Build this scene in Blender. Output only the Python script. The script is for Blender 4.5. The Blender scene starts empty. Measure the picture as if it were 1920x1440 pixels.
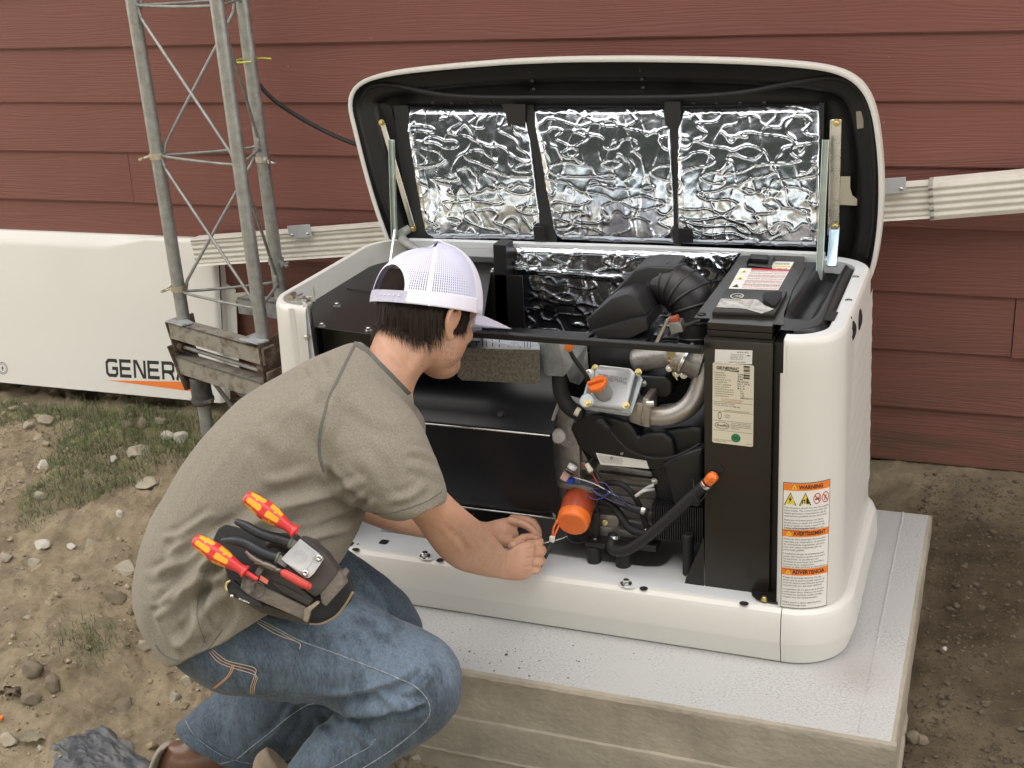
import bpy, bmesh, math, random
import numpy as np
from mathutils import Vector, Matrix, noise as mnoise
from mathutils.bvhtree import BVHTree
rad = math.radians
random.seed(7); rng = np.random.default_rng(7)
sc = bpy.context.scene
COL = sc.collection
# ------------------------------------------------------------------ camera
F_PX = 2376.0                              # focal length in pixels of a 1920 px wide frame
CAM_ROT = (rad(68.735), rad(3.370), rad(20.901))
cam_d = bpy.data.cameras.new('camera'); cam = bpy.data.objects.new('camera', cam_d); COL.objects.link(cam)
cam_d.sensor_width = 36; cam_d.lens = F_PX / 1920 * 36
cam_d.clip_start = 0.05; cam_d.clip_end = 400
cam.rotation_euler = CAM_ROT
CM = cam.rotation_euler.to_matrix()
CAM = Vector((0.3496, -2.1741, 1.4744))
cam.location = CAM
sc.camera = cam
# ------------------------------------------------------------------ sky, sun, exposure
SUN_EL, SUN_AZ = rad(47), rad(12)          # the sun stands behind the house: this side lies in its shade
w = bpy.data.worlds.new('World'); sc.world = w; w.use_nodes = True
wn = w.node_tree
bg = wn.nodes['Background']
sky = wn.nodes.new('ShaderNodeTexSky'); sky.sky_type = 'NISHITA'; sky.sun_disc = False
sky.sun_elevation = SUN_EL; sky.sun_rotation = SUN_AZ; sky.dust_density = 2.2; sky.air_density = 1.0; sky.ozone_density = 1.0
# thin bright summer cloud over much of the sky keeps the shade nearly neutral
tcw = wn.nodes.new('ShaderNodeTexCoord'); ncl = wn.nodes.new('ShaderNodeTexNoise'); ncl.inputs['Scale'].default_value = 2.2; ncl.inputs['Detail'].default_value = 6
wn.links.new(tcw.outputs['Generated'], ncl.inputs[0])
mcl = wn.nodes.new('ShaderNodeMapRange'); mcl.inputs['From Min'].default_value = .35; mcl.inputs['From Max'].default_value = .62; mcl.inputs['To Min'].default_value = .2; mcl.inputs['To Max'].default_value = .8
wn.links.new(ncl.outputs[0], mcl.inputs[0])
mxc = wn.nodes.new('ShaderNodeMixRGB'); wn.links.new(mcl.outputs[0], mxc.inputs[0]); wn.links.new(sky.outputs[0], mxc.inputs[1]); mxc.inputs[2].default_value = (9.3, 8.55, 7.4, 1)
wn.links.new(mxc.outputs[0], bg.inputs[0]); bg.inputs[1].default_value = 0.135
sd = bpy.data.lights.new('sun', 'SUN'); sd.energy = 5.0; sd.angle = rad(0.5); sd.color = (1, .93, .82)
sun = bpy.data.objects.new('sun', sd); COL.objects.link(sun)
sdir = Vector((math.sin(SUN_AZ) * math.cos(SUN_EL), math.cos(SUN_AZ) * math.cos(SUN_EL), math.sin(SUN_EL)))
sun.rotation_euler = sdir.to_track_quat('Z', 'Y').to_euler(); sun.location = (0, 0, 8)
vs = sc.view_settings
vs.view_transform = 'Standard'; vs.look = 'None'; vs.gamma = 1; vs.exposure = 2.0; vs.use_curve_mapping = False
sc.render.film_transparent = False

# ------------------------------------------------------------------ measuring helpers: real depth for everything
def ray(x, y):
    return CM @ Vector(((x - 960) / F_PX, -(y - 720) / F_PX, -1.0))
def at(x, y, ax, v):
    r = ray(x, y); t = (v - CAM[ax]) / r[ax]; return CAM + r * t
def E(x, y, Y): return at(x, y, 1, Y)       # point on the upright plane Y
def H(x, y, Z): return at(x, y, 2, Z)       # point on the level plane Z
def S(x, y, d): return CAM + ray(x, y) * d  # point at depth d

# ------------------------------------------------------------------ materials
def lin(c):
    return tuple(((v / 12.92) if v <= .04045 else ((v + .055) / 1.055) ** 2.4) for v in c)
MATS = {}
def mat(name, col, rough=.5, metal=0.0, var=0.0, vscale=8, col2=None, bump=0.0, bscale=60, stretch=(1, 1, 1), detail=6,
        spec=.5, coat=0, rvar=0, thresh=None, bdist=.002):
    """principled surface: grain, soft colour variation, optional second colour in patches, fine relief"""
    if name in MATS: return MATS[name]
    m = bpy.data.materials.new(name); m.use_nodes = True; nt = m.node_tree; N = nt.nodes; L = nt.links
    b = N['Principled BSDF']; b.inputs['Roughness'].default_value = rough; b.inputs['Metallic'].default_value = metal
    b.inputs['Specular IOR Level'].default_value = spec; b.inputs['Coat Weight'].default_value = coat
    b.inputs['Base Color'].default_value = (*col, 1)
    tc = N.new('ShaderNodeTexCoord'); mp = N.new('ShaderNodeMapping'); mp.inputs['Scale'].default_value = stretch
    L.new(tc.outputs['Object'], mp.inputs[0])
    if var or col2:
        n = N.new('ShaderNodeTexNoise'); n.inputs['Scale'].default_value = vscale; n.inputs['Detail'].default_value = detail
        n.inputs['Roughness'].default_value = .65
        L.new(mp.outputs[0], n.inputs[0])
        r = N.new('ShaderNodeValToRGB')
        lo, hi = thresh or (.3, .7)
        r.color_ramp.elements[0].position = lo; r.color_ramp.elements[1].position = hi
        c2 = col2 or tuple(v * (1 + var) for v in col)
        c1 = col if col2 else tuple(v * (1 - var) for v in col)
        r.color_ramp.elements[0].color = (*c1, 1); r.color_ramp.elements[1].color = (*c2, 1)
        L.new(n.outputs[0], r.inputs[0]); L.new(r.outputs[0], b.inputs['Base Color'])
        if rvar:
            mr = N.new('ShaderNodeMapRange'); mr.inputs['To Min'].default_value = rough - rvar; mr.inputs['To Max'].default_value = rough + rvar
            L.new(n.outputs[0], mr.inputs[0]); L.new(mr.outputs[0], b.inputs['Roughness'])
    if bump:
        n2 = N.new('ShaderNodeTexNoise'); n2.inputs['Scale'].default_value = bscale; n2.inputs['Detail'].default_value = 5
        L.new(mp.outputs[0], n2.inputs[0])
        bp = N.new('ShaderNodeBump'); bp.inputs['Strength'].default_value = bump; bp.inputs['Distance'].default_value = bdist
        L.new(n2.outputs[0], bp.inputs['Height']); L.new(bp.outputs[0], b.inputs['Normal'])
    MATS[name] = m
    return m

# ------------------------------------------------------------------ object bookkeeping
BASE = {}
def tag(o, label=None, cat=None, group=None, kind=None):
    if label: o['label'] = label
    if cat: o['category'] = cat
    if group: o['group'] = group
    if kind: o['kind'] = kind
    return o
def thing(name, loc, label, cat, group=None):
    o = bpy.data.objects.new(name, None); COL.objects.link(o); o.location = loc; o.empty_display_size = .05
    BASE[o] = Vector(loc)
    return tag(o, label, cat, group)
def part(name, me, m, parent=None, smooth=False, kind=None, label=None, angle=None):
    """link a mesh given in world coordinates; its origin goes to its base (or to its thing's base)"""
    if isinstance(me, bmesh.types.BMesh):
        bm = me; bmesh.ops.recalc_face_normals(bm, faces=bm.faces)
        me = bpy.data.meshes.new(name); bm.to_mesh(me); bm.free()
    me.name = name
    for mm in (m if isinstance(m, (list, tuple)) else [m]): me.materials.append(mm)
    n = len(me.vertices); co = np.empty(n * 3, 'f'); me.vertices.foreach_get('co', co); co = co.reshape(-1, 3)
    if parent is not None: off = BASE[parent]
    else: off = Vector(((co[:, 0].min() + co[:, 0].max()) / 2, (co[:, 1].min() + co[:, 1].max()) / 2, co[:, 2].min()))
    co -= np.array(off, 'f'); me.vertices.foreach_set('co', co.ravel())
    o = bpy.data.objects.new(name, me); COL.objects.link(o)
    if parent is not None: o.parent = parent
    else: o.location = off
    BASE[o] = Vector(off)
    if smooth or angle:
        me.polygons.foreach_set('use_smooth', [True] * len(me.polygons))
        if angle:
            me.update()
            ea = [False] * len(me.edges)
            bm = bmesh.new(); bm.from_mesh(me)
            for e in bm.edges:
                if len(e.link_faces) == 2 and e.calc_face_angle(0) > rad(angle): e.smooth = False
            bm.to_mesh(me); bm.free()
    me.update()
    if kind: o['kind'] = kind
    if label: o['label'] = label
    return o
def one(name, me, m, label, cat, group=None, smooth=False, angle=None):
    return tag(part(name, me, m, None, smooth, angle=angle), label, cat, group)

# ------------------------------------------------------------------ mesh builders (all add to a bmesh)
def B(): return bmesh.new()
def basis(d, up=(0, 0, 1)):
    d = Vector(d).normalized(); u = Vector(up)
    if abs(d.dot(u)) > .97: u = Vector((1, 0, 0))
    s = d.cross(u).normalized(); return s, s.cross(d).normalized(), d
def cyl(bm, a, b, r, r2=None, n=16, cap=True, bev=0):
    a, b = Vector(a), Vector(b); r2 = r if r2 is None else r2
    s, u, d = basis(b - a)
    prof = [(0, r), (1, r2)]
    if bev:
        L = (b - a).length; prof = [(0, r - bev), (bev / L, r), (1 - bev / L, r2), (1, r2 - bev)]
    rings = []
    for t, rr in prof:
        c = a.lerp(b, t); rings.append([bm.verts.new(c + (s * math.cos(k * math.tau / n) + u * math.sin(k * math.tau / n)) * rr) for k in range(n)])
    for A, Bq in zip(rings, rings[1:]):
        for k in range(n): bm.faces.new((A[k], A[(k + 1) % n], Bq[(k + 1) % n], Bq[k]))
    if cap: bm.faces.new(rings[0][::-1]); bm.faces.new(rings[-1])
    return bm
def smooth_path(p, n=6):
    p = [Vector(q) for q in p]
    if len(p) < 3: return p
    out = []
    for i in range(len(p) - 1):
        p0 = p[i - 1] if i else p[0] * 2 - p[1]; p1, p2 = p[i], p[i + 1]
        p3 = p[i + 2] if i + 2 < len(p) else p2 * 2 - p1
        for k in range(n):
            t = k / n
            out.append(.5 * ((2 * p1) + (p2 - p0) * t + (2 * p0 - 5 * p1 + 4 * p2 - p3) * t * t + (3 * p1 - p0 - 3 * p2 + p3) * t ** 3))
    out.append(p[-1]); return out
def tube(bm, pts, r, n=10, sm=6, cap=True):
    """round tube along a smoothed path; r a number or a list along the given points"""
    m = len(pts); P = smooth_path(pts, sm) if sm else [Vector(q) for q in pts]
    def rr(i):
        if not isinstance(r, (list, tuple)): return r
        t = i / (len(P) - 1) * (m - 1); k = min(int(t), m - 2); return r[k] + (r[k + 1] - r[k]) * (t - k)
    rings = []; up = None
    for i, c in enumerate(P):
        d = (P[min(i + 1, len(P) - 1)] - P[max(i - 1, 0)]).normalized()
        if up is None: s, up, _ = basis(d)
        s = d.cross(up).normalized(); up = s.cross(d).normalized()
        rings.append([bm.verts.new(c + (s * math.cos(k * math.tau / n) + up * math.sin(k * math.tau / n)) * rr(i)) for k in range(n)])
    for A, Bq in zip(rings, rings[1:]):
        for k in range(n): bm.faces.new((A[k], A[(k + 1) % n], Bq[(k + 1) % n], Bq[k]))
    if cap: bm.faces.new(rings[0][::-1]); bm.faces.new(rings[-1])
    return bm
def ext(bm, poly, vec, bev=0.0, seg=2):
    """closed prism: a flat outline of 3D points pushed along vec, edges bevelled"""
    b2 = bmesh.new(); v0 = [b2.verts.new(Vector(p)) for p in poly]; vec = Vector(vec)
    v1 = [b2.verts.new(Vector(p) + vec) for p in poly]; n = len(poly)
    b2.faces.new(v0); b2.faces.new(v1[::-1])
    for k in range(n): b2.faces.new((v0[k], v0[(k + 1) % n], v1[(k + 1) % n], v1[k]))
    bmesh.ops.recalc_face_normals(b2, faces=b2.faces)
    if bev:
        bmesh.ops.bevel(b2, geom=b2.edges[:], offset=bev, segments=seg, affect='EDGES', profile=.6, clamp_overlap=True)
    mt = bpy.data.meshes.new('t'); b2.to_mesh(mt); b2.free(); bm.from_mesh(mt); bpy.data.meshes.remove(mt)
    return bm
def pp(bm, px, Y, dep, bev=.002, seg=2):
    """prism whose front outline is given on the upright plane Y and which runs dep metres back"""
    return ext(bm, [E(x, y, Y) for x, y in px], (0, dep, 0), bev, seg)
def box(bm, a, b, bev=0.0, seg=2, rot=None, piv=None):
    x0, y0, z0 = (min(a[i], b[i]) for i in range(3)); x1, y1, z1 = (max(a[i], b[i]) for i in range(3))
    p = [(x0, y0, z0), (x1, y0, z0), (x1, y1, z0), (x0, y1, z0)]; v = Vector((0, 0, z1 - z0))
    if rot is not None:
        piv = Vector(piv or a); p = [piv + rot @ (Vector(q) - piv) for q in p]; v = rot @ v
    return ext(bm, p, v, bev, seg)
def obox(bm, c, ax, ay, az, hx, hy, hz, bev=0.0, seg=2):
    c, ax, ay, az = Vector(c), Vector(ax).normalized(), Vector(ay).normalized(), Vector(az).normalized()
    p = [c - ax * hx - ay * hy - az * hz, c + ax * hx - ay * hy - az * hz, c + ax * hx + ay * hy - az * hz, c - ax * hx + ay * hy - az * hz]
    return ext(bm, p, az * hz * 2, bev, seg)
def bar(bm, a, b, w_, t, up=(0, 0, 1), bev=0.001):
    a, b = Vector(a), Vector(b); s, u, d = basis(b - a, up)
    return obox(bm, (a + b) / 2, s, u, d, w_ / 2, t / 2, (b - a).length / 2, bev, 1)
def ball(bm, c, r, n=12, sc3=(1, 1, 1)):
    M = Matrix.Translation(Vector(c)) @ Matrix.Diagonal((*[r * s for s in sc3], 1))
    bmesh.ops.create_uvsphere(bm, u_segments=n, v_segments=max(6, n // 2 + 2), radius=1, matrix=M); return bm
def lathe(bm, a, d, prof, n=24, cap=True):
    """profile of (distance along d, radius)"""
    s, u, d = basis(d); a = Vector(a); rings = []
    for t, r in prof:
        rings.append([bm.verts.new(a + d * t + (s * math.cos(k * math.tau / n) + u * math.sin(k * math.tau / n)) * r) for k in range(n)])
    for A, Bq in zip(rings, rings[1:]):
        for k in range(n): bm.faces.new((A[k], A[(k + 1) % n], Bq[(k + 1) % n], Bq[k]))
    if cap: bm.faces.new(rings[0][::-1]); bm.faces.new(rings[-1])
    return bm
def loft(bm, rings, closed=True, cap0=True, cap1=True):
    R = [[bm.verts.new(Vector(p)) for p in r] for r in rings]; n = len(R[0])
    for A, Bq in zip(R, R[1:]):
        for k in range(n if closed else n - 1): bm.faces.new((A[k], A[(k + 1) % n], Bq[(k + 1) % n], Bq[k]))
    if cap0 and closed: bm.faces.new(R[0][::-1])
    if cap1 and closed: bm.faces.new(R[-1])
    return bm
def grid(bm, nu, nv, fn, uvfn=None):
    V = [[bm.verts.new(fn(i / nu, j / nv)) for j in range(nv + 1)] for i in range(nu + 1)]
    for i in range(nu):
        for j in range(nv): bm.faces.new((V[i][j], V[i + 1][j], V[i + 1][j + 1], V[i][j + 1]))
    return bm
def hexbolt(bm, c, d, r=.006, h=.005, wash=True):
    c = Vector(c); d = Vector(d).normalized()
    if wash: cyl(bm, c, c + d * h * .3, r * 1.5, n=16)
    cyl(bm, c + d * h * .3, c + d * h * 1.3, r, n=6); cyl(bm, c + d * h * 1.3, c + d * h * 1.5, r * .8, r * .6, n=12)
    return bm
def stroke(segs, w_):
    """flat outline strokes in 2D: each a polyline thickened with mitred corners -> quads"""
    V, Fc = [], []
    for pl in segs:
        n = len(pl); L, Rr = [], []
        for i, p in enumerate(pl):
            p = Vector(p); a = Vector(pl[max(i - 1, 0)]); b = Vector(pl[min(i + 1, n - 1)])
            d1 = (p - a).normalized() if i else (b - p).normalized(); d2 = (b - p).normalized() if i < n - 1 else d1
            t = (d1 + d2).normalized(); nn = Vector((-t.y, t.x)); k = 1 / max(.45, nn.dot(Vector((-d1.y, d1.x))))
            L.append(p + nn * w_ / 2 * k); Rr.append(p - nn * w_ / 2 * k)
        o = len(V); V += L + Rr
        for i in range(n - 1): Fc.append((o + i, o + i + 1, o + n + i + 1, o + n + i))
    return [(v[0], v[1]) for v in V], Fc
GL = {  # wide heavy capitals, cell 1 x 1
 'G': [[(.93, .80), (.86, .92), (.25, .92), (.08, .78), (.08, .22), (.25, .08), (.80, .08), (.92, .20), (.92, .48), (.52, .48)]],
 'E': [[(.95, .92), (.08, .92), (.08, .08), (.95, .08)], [(.10, .5), (.88, .5)]],
 'N': [[(.09, 0), (.09, .92), (.25, .92), (.78, .08), (.91, .08), (.91, 1)]],
 'R': [[(.09, 0), (.09, .92), (.80, .92), (.93, .82), (.93, .54), (.80, .44), (.10, .44)], [(.52, .44), (.80, .3), (.93, 0)]],
 'A': [[(.04, 0), (.40, .92), (.60, .92), (.96, 0)], [(.22, .30), (.78, .30)]],
 'C': [[(.93, .72), (.86, .92), (.25, .92), (.08, .78), (.08, .22), (.25, .08), (.86, .08), (.93, .28)]]}
def wordmark(word, fn, w_=.17, gap=.16):
    """flat lettering: fn maps (x in letters, y in 0..1) to 3D"""
    V, Fc = [], []
    for i, ch in enumerate(word):
        v, f = stroke(GL[ch], w_); o = len(V)
        V += [fn(x + i * (1 + gap), y) for x, y in v]; Fc += [tuple(o + k for k in q) for q in f]
    me = bpy.data.meshes.new('wordmark'); me.from_pydata([tuple(v) for v in V], [], Fc); return me
_tc = {}
def text2d(s, bold=0.0):
    k = (s, bold)
    if k in _tc: return _tc[k]
    cu = bpy.data.curves.new('txt', 'FONT'); cu.body = s; cu.size = 1; cu.offset = bold; cu.resolution_u = 2; cu.fill_mode = 'FRONT'
    o = bpy.data.objects.new('txt', cu)
    me = bpy.data.meshes.new_from_object(o)
    V = [(v.co.x, v.co.y) for v in me.vertices]; Fc = [tuple(p.vertices) for p in me.polygons]
    wd = max([v[0] for v in V] or [1])
    bpy.data.objects.remove(o); bpy.data.curves.remove(cu); bpy.data.meshes.remove(me)
    _tc[k] = (V, Fc, wd); return _tc[k]
class Flat:
    """collects flat print in label coordinates and maps it onto a surface"""
    def __init__(s, fn): s.fn = fn; s.V = []; s.F = []; s.M = []
    def add(s, V, Fc, m, lift=0.0):
        o = len(s.V); s.V += [s.fn(x, y, lift) for x, y in V]; s.F += [tuple(o + k for k in f) for f in Fc]; s.M += [m] * len(Fc)
    def rect(s, x0, y0, x1, y1, m, lift=0.0, nx=1, ny=1):
        V = [(x0 + (x1 - x0) * i / nx, y0 + (y1 - y0) * j / ny) for i in range(nx + 1) for j in range(ny + 1)]
        Fc = [(i * (ny + 1) + j, (i + 1) * (ny + 1) + j, (i + 1) * (ny + 1) + j + 1, i * (ny + 1) + j + 1) for i in range(nx) for j in range(ny)]
        s.add(V, Fc, m, lift)
    def text(s, t, x, y, size, m, lift=.0003, bold=0.0, width=None, sx=1.0):
        V, Fc, wd = text2d(t, bold); k = size * sx if width is None else width / wd
        s.add([(x + a * k, y + b * size) for a, b in V], Fc, m, lift); return wd * k
    def poly(s, pts, m, lift=.0003): s.add(pts, [tuple(range(len(pts)))], m, lift)
    def line(s, pts, w_, m, lift=.0003): v, f = stroke([pts], w_); s.add(v, f, m, lift)
    def disc(s, x, y, r, m, lift=.0003, n=20, r0=0):
        if r0:
            V = [(x + math.cos(k * math.tau / n) * q, y + math.sin(k * math.tau / n) * q) for q in (r0, r) for k in range(n)]
            s.add(V, [(k, (k + 1) % n, n + (k + 1) % n, n + k) for k in range(n)], m, lift)
        else: s.poly([(x + math.cos(k * math.tau / n) * r, y + math.sin(k * math.tau / n) * r) for k in range(n)], m, lift)
    def build(s, name, mats, parent, label=None):
        me = bpy.data.meshes.new(name); me.from_pydata([tuple(v) for v in s.V], [], s.F)
        me.polygons.foreach_set('material_index', s.M)
        return part(name, me, mats, parent, label=label)
def vnoise(x, y, z=0.0, seed=0):
    """vectorised smooth value noise in -1..1"""
    xi, yi = np.floor(x), np.floor(y); xf, yf = x - xi, y - yi
    u, v = xf * xf * (3 - 2 * xf), yf * yf * (3 - 2 * yf)
    def h(a, b):
        q = np.sin(a * 127.1 + b * 311.7 + seed * 74.7) * 43758.5453; return (q - np.floor(q)) * 2 - 1
    return (h(xi, yi) * (1 - u) + h(xi + 1, yi) * u) * (1 - v) + (h(xi, yi + 1) * (1 - u) + h(xi + 1, yi + 1) * u) * v
def fbm(x, y, o=4, seed=0, lac=2.03, g=.5):
    s = 0; a = 1
    for k in range(o): s = s + a * vnoise(x, y, seed=seed + k * 3); x, y = x * lac + 13.1, y * lac - 7.7; a *= g
    return s
# ================================================================== materials of the setting
def siding_material():
    m = bpy.data.materials.new('siding_paint'); m.use_nodes = True; nt = m.node_tree; N = nt.nodes; L = nt.links
    b = N['Principled BSDF']; b.inputs['Roughness'].default_value = .5; b.inputs['Specular IOR Level'].default_value = .4
    tc = N.new('ShaderNodeTexCoord'); geo = N.new('ShaderNodeNewGeometry')
    mp = N.new('ShaderNodeMapping'); mp.inputs['Scale'].default_value = (.7, 1, 9); L.new(geo.outputs['Position'], mp.inputs[0])
    # wood grain pressed into the boards: warped fine lines, weaker in places
    w1 = N.new('ShaderNodeTexNoise'); w1.inputs['Scale'].default_value = 1.7; w1.inputs['Detail'].default_value = 3
    L.new(mp.outputs[0], w1.inputs[0])
    mx = N.new('ShaderNodeVectorMath'); mx.operation = 'MULTIPLY_ADD'; mx.inputs[1].default_value = (.25, .25, .8)
    L.new(w1.outputs['Color'], mx.inputs[0]); L.new(mp.outputs[0], mx.inputs[2])
    wv = N.new('ShaderNodeTexWave'); wv.bands_direction = 'Z'; wv.inputs['Scale'].default_value = 4.2; wv.inputs['Distortion'].default_value = 4
    wv.inputs['Detail'].default_value = 4; wv.inputs['Detail Scale'].default_value = 1.6; wv.inputs['Detail Roughness'].default_value = .65
    L.new(mx.outputs[0], wv.inputs[0])
    n2 = N.new('ShaderNodeTexNoise'); n2.inputs['Scale'].default_value = 26; n2.inputs['Detail'].default_value = 5
    mp2 = N.new('ShaderNodeMapping'); mp2.inputs['Scale'].default_value = (.35, 1, 3.2); L.new(geo.outputs['Position'], mp2.inputs[0]); L.new(mp2.outputs[0], n2.inputs[0])
    n3 = N.new('ShaderNodeTexNoise'); n3.inputs['Scale'].default_value = 2.3; L.new(geo.outputs['Position'], n3.inputs[0])
    mul = N.new('ShaderNodeMath'); mul.operation = 'MULTIPLY'; L.new(wv.outputs['Fac'], mul.inputs[0]); L.new(n3.outputs[0], mul.inputs[1])
    ad = N.new('ShaderNodeMath'); ad.operation = 'ADD'; L.new(mul.outputs[0], ad.inputs[0]); L.new(n2.outputs[0], ad.inputs[1])
    bp = N.new('ShaderNodeBump'); bp.inputs['Strength'].default_value = .36; bp.inputs['Distance'].default_value = .0018
    L.new(ad.outputs[0], bp.inputs['Height']); L.new(bp.outputs[0], b.inputs['Normal'])
    # paint colour, cooler and cleaner high up, dusty towards the ground and along the top of each board
    r = N.new('ShaderNodeValToRGB'); r.color_ramp.elements[0].color = (.156, .057, .045, 1); r.color_ramp.elements[1].color = (.210, .084, .067, 1)
    L.new(n3.outputs[0], r.inputs[0])
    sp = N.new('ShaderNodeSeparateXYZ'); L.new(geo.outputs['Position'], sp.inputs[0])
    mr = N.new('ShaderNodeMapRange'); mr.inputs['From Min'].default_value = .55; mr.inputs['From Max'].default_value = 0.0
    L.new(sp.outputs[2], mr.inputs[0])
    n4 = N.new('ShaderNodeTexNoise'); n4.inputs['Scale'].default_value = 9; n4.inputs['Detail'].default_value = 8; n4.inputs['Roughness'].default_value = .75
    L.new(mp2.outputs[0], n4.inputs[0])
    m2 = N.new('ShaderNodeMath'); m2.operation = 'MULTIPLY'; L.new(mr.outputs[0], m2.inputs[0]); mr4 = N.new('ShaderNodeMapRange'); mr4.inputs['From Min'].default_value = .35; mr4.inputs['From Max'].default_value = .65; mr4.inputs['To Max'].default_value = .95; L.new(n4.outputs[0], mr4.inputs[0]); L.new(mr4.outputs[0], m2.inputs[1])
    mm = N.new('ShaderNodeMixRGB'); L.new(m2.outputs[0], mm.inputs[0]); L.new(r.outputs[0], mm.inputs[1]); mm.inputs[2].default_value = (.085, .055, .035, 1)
    # specks of dust and droppings
    vo = N.new('ShaderNodeTexVoronoi'); vo.inputs['Scale'].default_value = 22; L.new(geo.outputs['Position'], vo.inputs[0])
    lt = N.new('ShaderNodeMath'); lt.operation = 'LESS_THAN'; lt.inputs[1].default_value = .045; L.new(vo.outputs['Distance'], lt.inputs[0])
    gt = N.new('ShaderNodeMath'); gt.operation = 'GREATER_THAN'; gt.inputs[1].default_value = .56; L.new(n4.outputs[0], gt.inputs[0])
    m3 = N.new('ShaderNodeMath'); m3.operation = 'MULTIPLY'; L.new(lt.outputs[0], m3.inputs[0]); L.new(gt.outputs[0], m3.inputs[1])
    m4 = N.new('ShaderNodeMath'); m4.operation = 'MULTIPLY'; m4.inputs[1].default_value = .6; L.new(m3.outputs[0], m4.inputs[0])
    mc = N.new('ShaderNodeMixRGB'); L.new(m4.outputs[0], mc.inputs[0]); L.new(mm.outputs[0], mc.inputs[1]); mc.inputs[2].default_value = (.38, .32, .28, 1)
    L.new(mc.outputs[0], b.inputs['Base Color'])
    return m
M_SIDING = siding_material()
def ground_material(name, b1, b2, bump=.9):
    m = bpy.data.materials.new(name); m.use_nodes = True; nt = m.node_tree; N = nt.nodes; L = nt.links
    b = N['Principled BSDF']; b.inputs['Roughness'].default_value = .95; b.inputs['Specular IOR Level'].default_value = .15
    geo = N.new('ShaderNodeNewGeometry'); at_ = N.new('ShaderNodeAttribute'); at_.attribute_name = 'wet'
    n = N.new('ShaderNodeTexNoise'); n.inputs['Scale'].default_value = 9; n.inputs['Detail'].default_value = 9; n.inputs['Roughness'].default_value = .72
    L.new(geo.outputs['Position'], n.inputs[0])
    r1 = N.new('ShaderNodeValToRGB'); r1.color_ramp.elements[0].position = .33; r1.color_ramp.elements[1].position = .68
    r1.color_ramp.elements[0].color = (*[v * .62 for v in b1], 1); r1.color_ramp.elements[1].color = (*[min(1, v * 1.25) for v in b1], 1)
    r2 = N.new('ShaderNodeValToRGB'); r2.color_ramp.elements[0].position = .33; r2.color_ramp.elements[1].position = .7
    r2.color_ramp.elements[0].color = (*[v * .6 for v in b2], 1); r2.color_ramp.elements[1].color = (*[v * 1.4 for v in b2], 1)
    L.new(n.outputs[0], r1.inputs[0]); L.new(n.outputs[0], r2.inputs[0])
    mx = N.new('ShaderNodeMixRGB'); L.new(at_.outputs['Fac'], mx.inputs[0]); L.new(r1.outputs[0], mx.inputs[1]); L.new(r2.outputs[0], mx.inputs[2])
    a3 = N.new('ShaderNodeAttribute'); a3.attribute_name = 'lawn'; mx3 = N.new('ShaderNodeMixRGB'); L.new(a3.outputs['Fac'], mx3.inputs[0]); L.new(mx.outputs[0], mx3.inputs[1]); mx3.inputs[2].default_value = (.13, .11, .07, 1)
    L.new(mx3.outputs[0], b.inputs['Base Color'])
    n2 = N.new('ShaderNodeTexNoise'); n2.inputs['Scale'].default_value = 42; n2.inputs['Detail'].default_value = 9; n2.inputs['Roughness'].default_value = .78
    L.new(geo.outputs['Position'], n2.inputs[0])
    bp = N.new('ShaderNodeBump'); bp.inputs['Strength'].default_value = bump; bp.inputs['Distance'].default_value = .022
    L.new(n2.outputs[0], bp.inputs['Height']); L.new(bp.outputs[0], b.inputs['Normal'])
    return m
DIRT = (.41, .335, .225); MUD = (.100, .076, .048)
M_GROUND = ground_material('dirt', DIRT, MUD)
M_STONE = mat('limestone', (.36, .32, .25), .9, var=.32, vscale=14, bump=.6, bscale=70, spec=.2, bdist=.003)
M_STONE_DARK = mat('dirty_stone', (.20, .165, .12), .95, var=.35, vscale=12, bump=.7, bscale=60, spec=.2, bdist=.003)
M_STONE_WHITE = mat('white_stone', (.52, .49, .42), .9, var=.25, vscale=16, bump=.5, bscale=70, spec=.2, bdist=.003)
M_GRASS = mat('grass_blade', (.125, .155, .065), .7, var=.45, vscale=7, spec=.25)
M_DRYGRASS = mat('dry_grass', (.33, .27, .15), .8, var=.3, vscale=9)
M_GALV = mat('galvanised_pipe', (.34, .35, .34), .48, .75, var=.22, vscale=38, bump=.25, bscale=90, rvar=.1)
M_GALV_D = mat('weathered_galvanised', (.27, .275, .26), .6, .5, var=.3, vscale=30, bump=.3, bscale=80)
M_RUST = mat('rusty_steel', (.075, .045, .030), .85, .2, col2=(.17, .14, .11), vscale=26, thresh=(.48, .66), bump=.8, bscale=70)
M_CREAM = mat('dirty_cream_paint', (.31, .295, .255), .5, .35, col2=(.12, .09, .065), vscale=34, thresh=(.48, .70), bump=.4, bscale=50)
M_WHITE = mat('white_powder_coat', (.655, .645, .605), .40, col2=(.50, .46, .38), thresh=(.66, .84), detail=9, vscale=7, bump=.06, bscale=500, bdist=.0006, coat=.15)
M_SPOUT = mat('white_aluminium', (.64, .615, .55), .5, var=.12, vscale=11, rvar=.1)
M_SPOUT_D = mat('grey_sealant', (.36, .345, .31), .8, var=.3, vscale=60)
M_BLACK = mat('black_powder_coat', (.010, .0095, .009), .42, var=.25, vscale=6, bump=.12, bscale=420, bdist=.0005, rvar=.06)
M_RUBBER = mat('black_rubber', (.011, .011, .012), .62, var=.2, vscale=20, bump=.15, bscale=200, bdist=.0008)
M_PLASTIC = mat('black_plastic', (.012, .012, .013), .38, var=.2, vscale=12, bump=.2, bscale=300, bdist=.0006)
M_STEEL = mat('zinc_plated_steel', (.62, .62, .60), .28, 1.0, var=.12, vscale=25, rvar=.08)
M_BRASS = mat('yellow_zinc', (.62, .52, .24), .33, 1.0, var=.15, vscale=40)
M_INK = mat('black_ink', (.015, .015, .015), .6); M_ORANGE = mat('orange_paint', (.78, .19, .025), .45)

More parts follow.
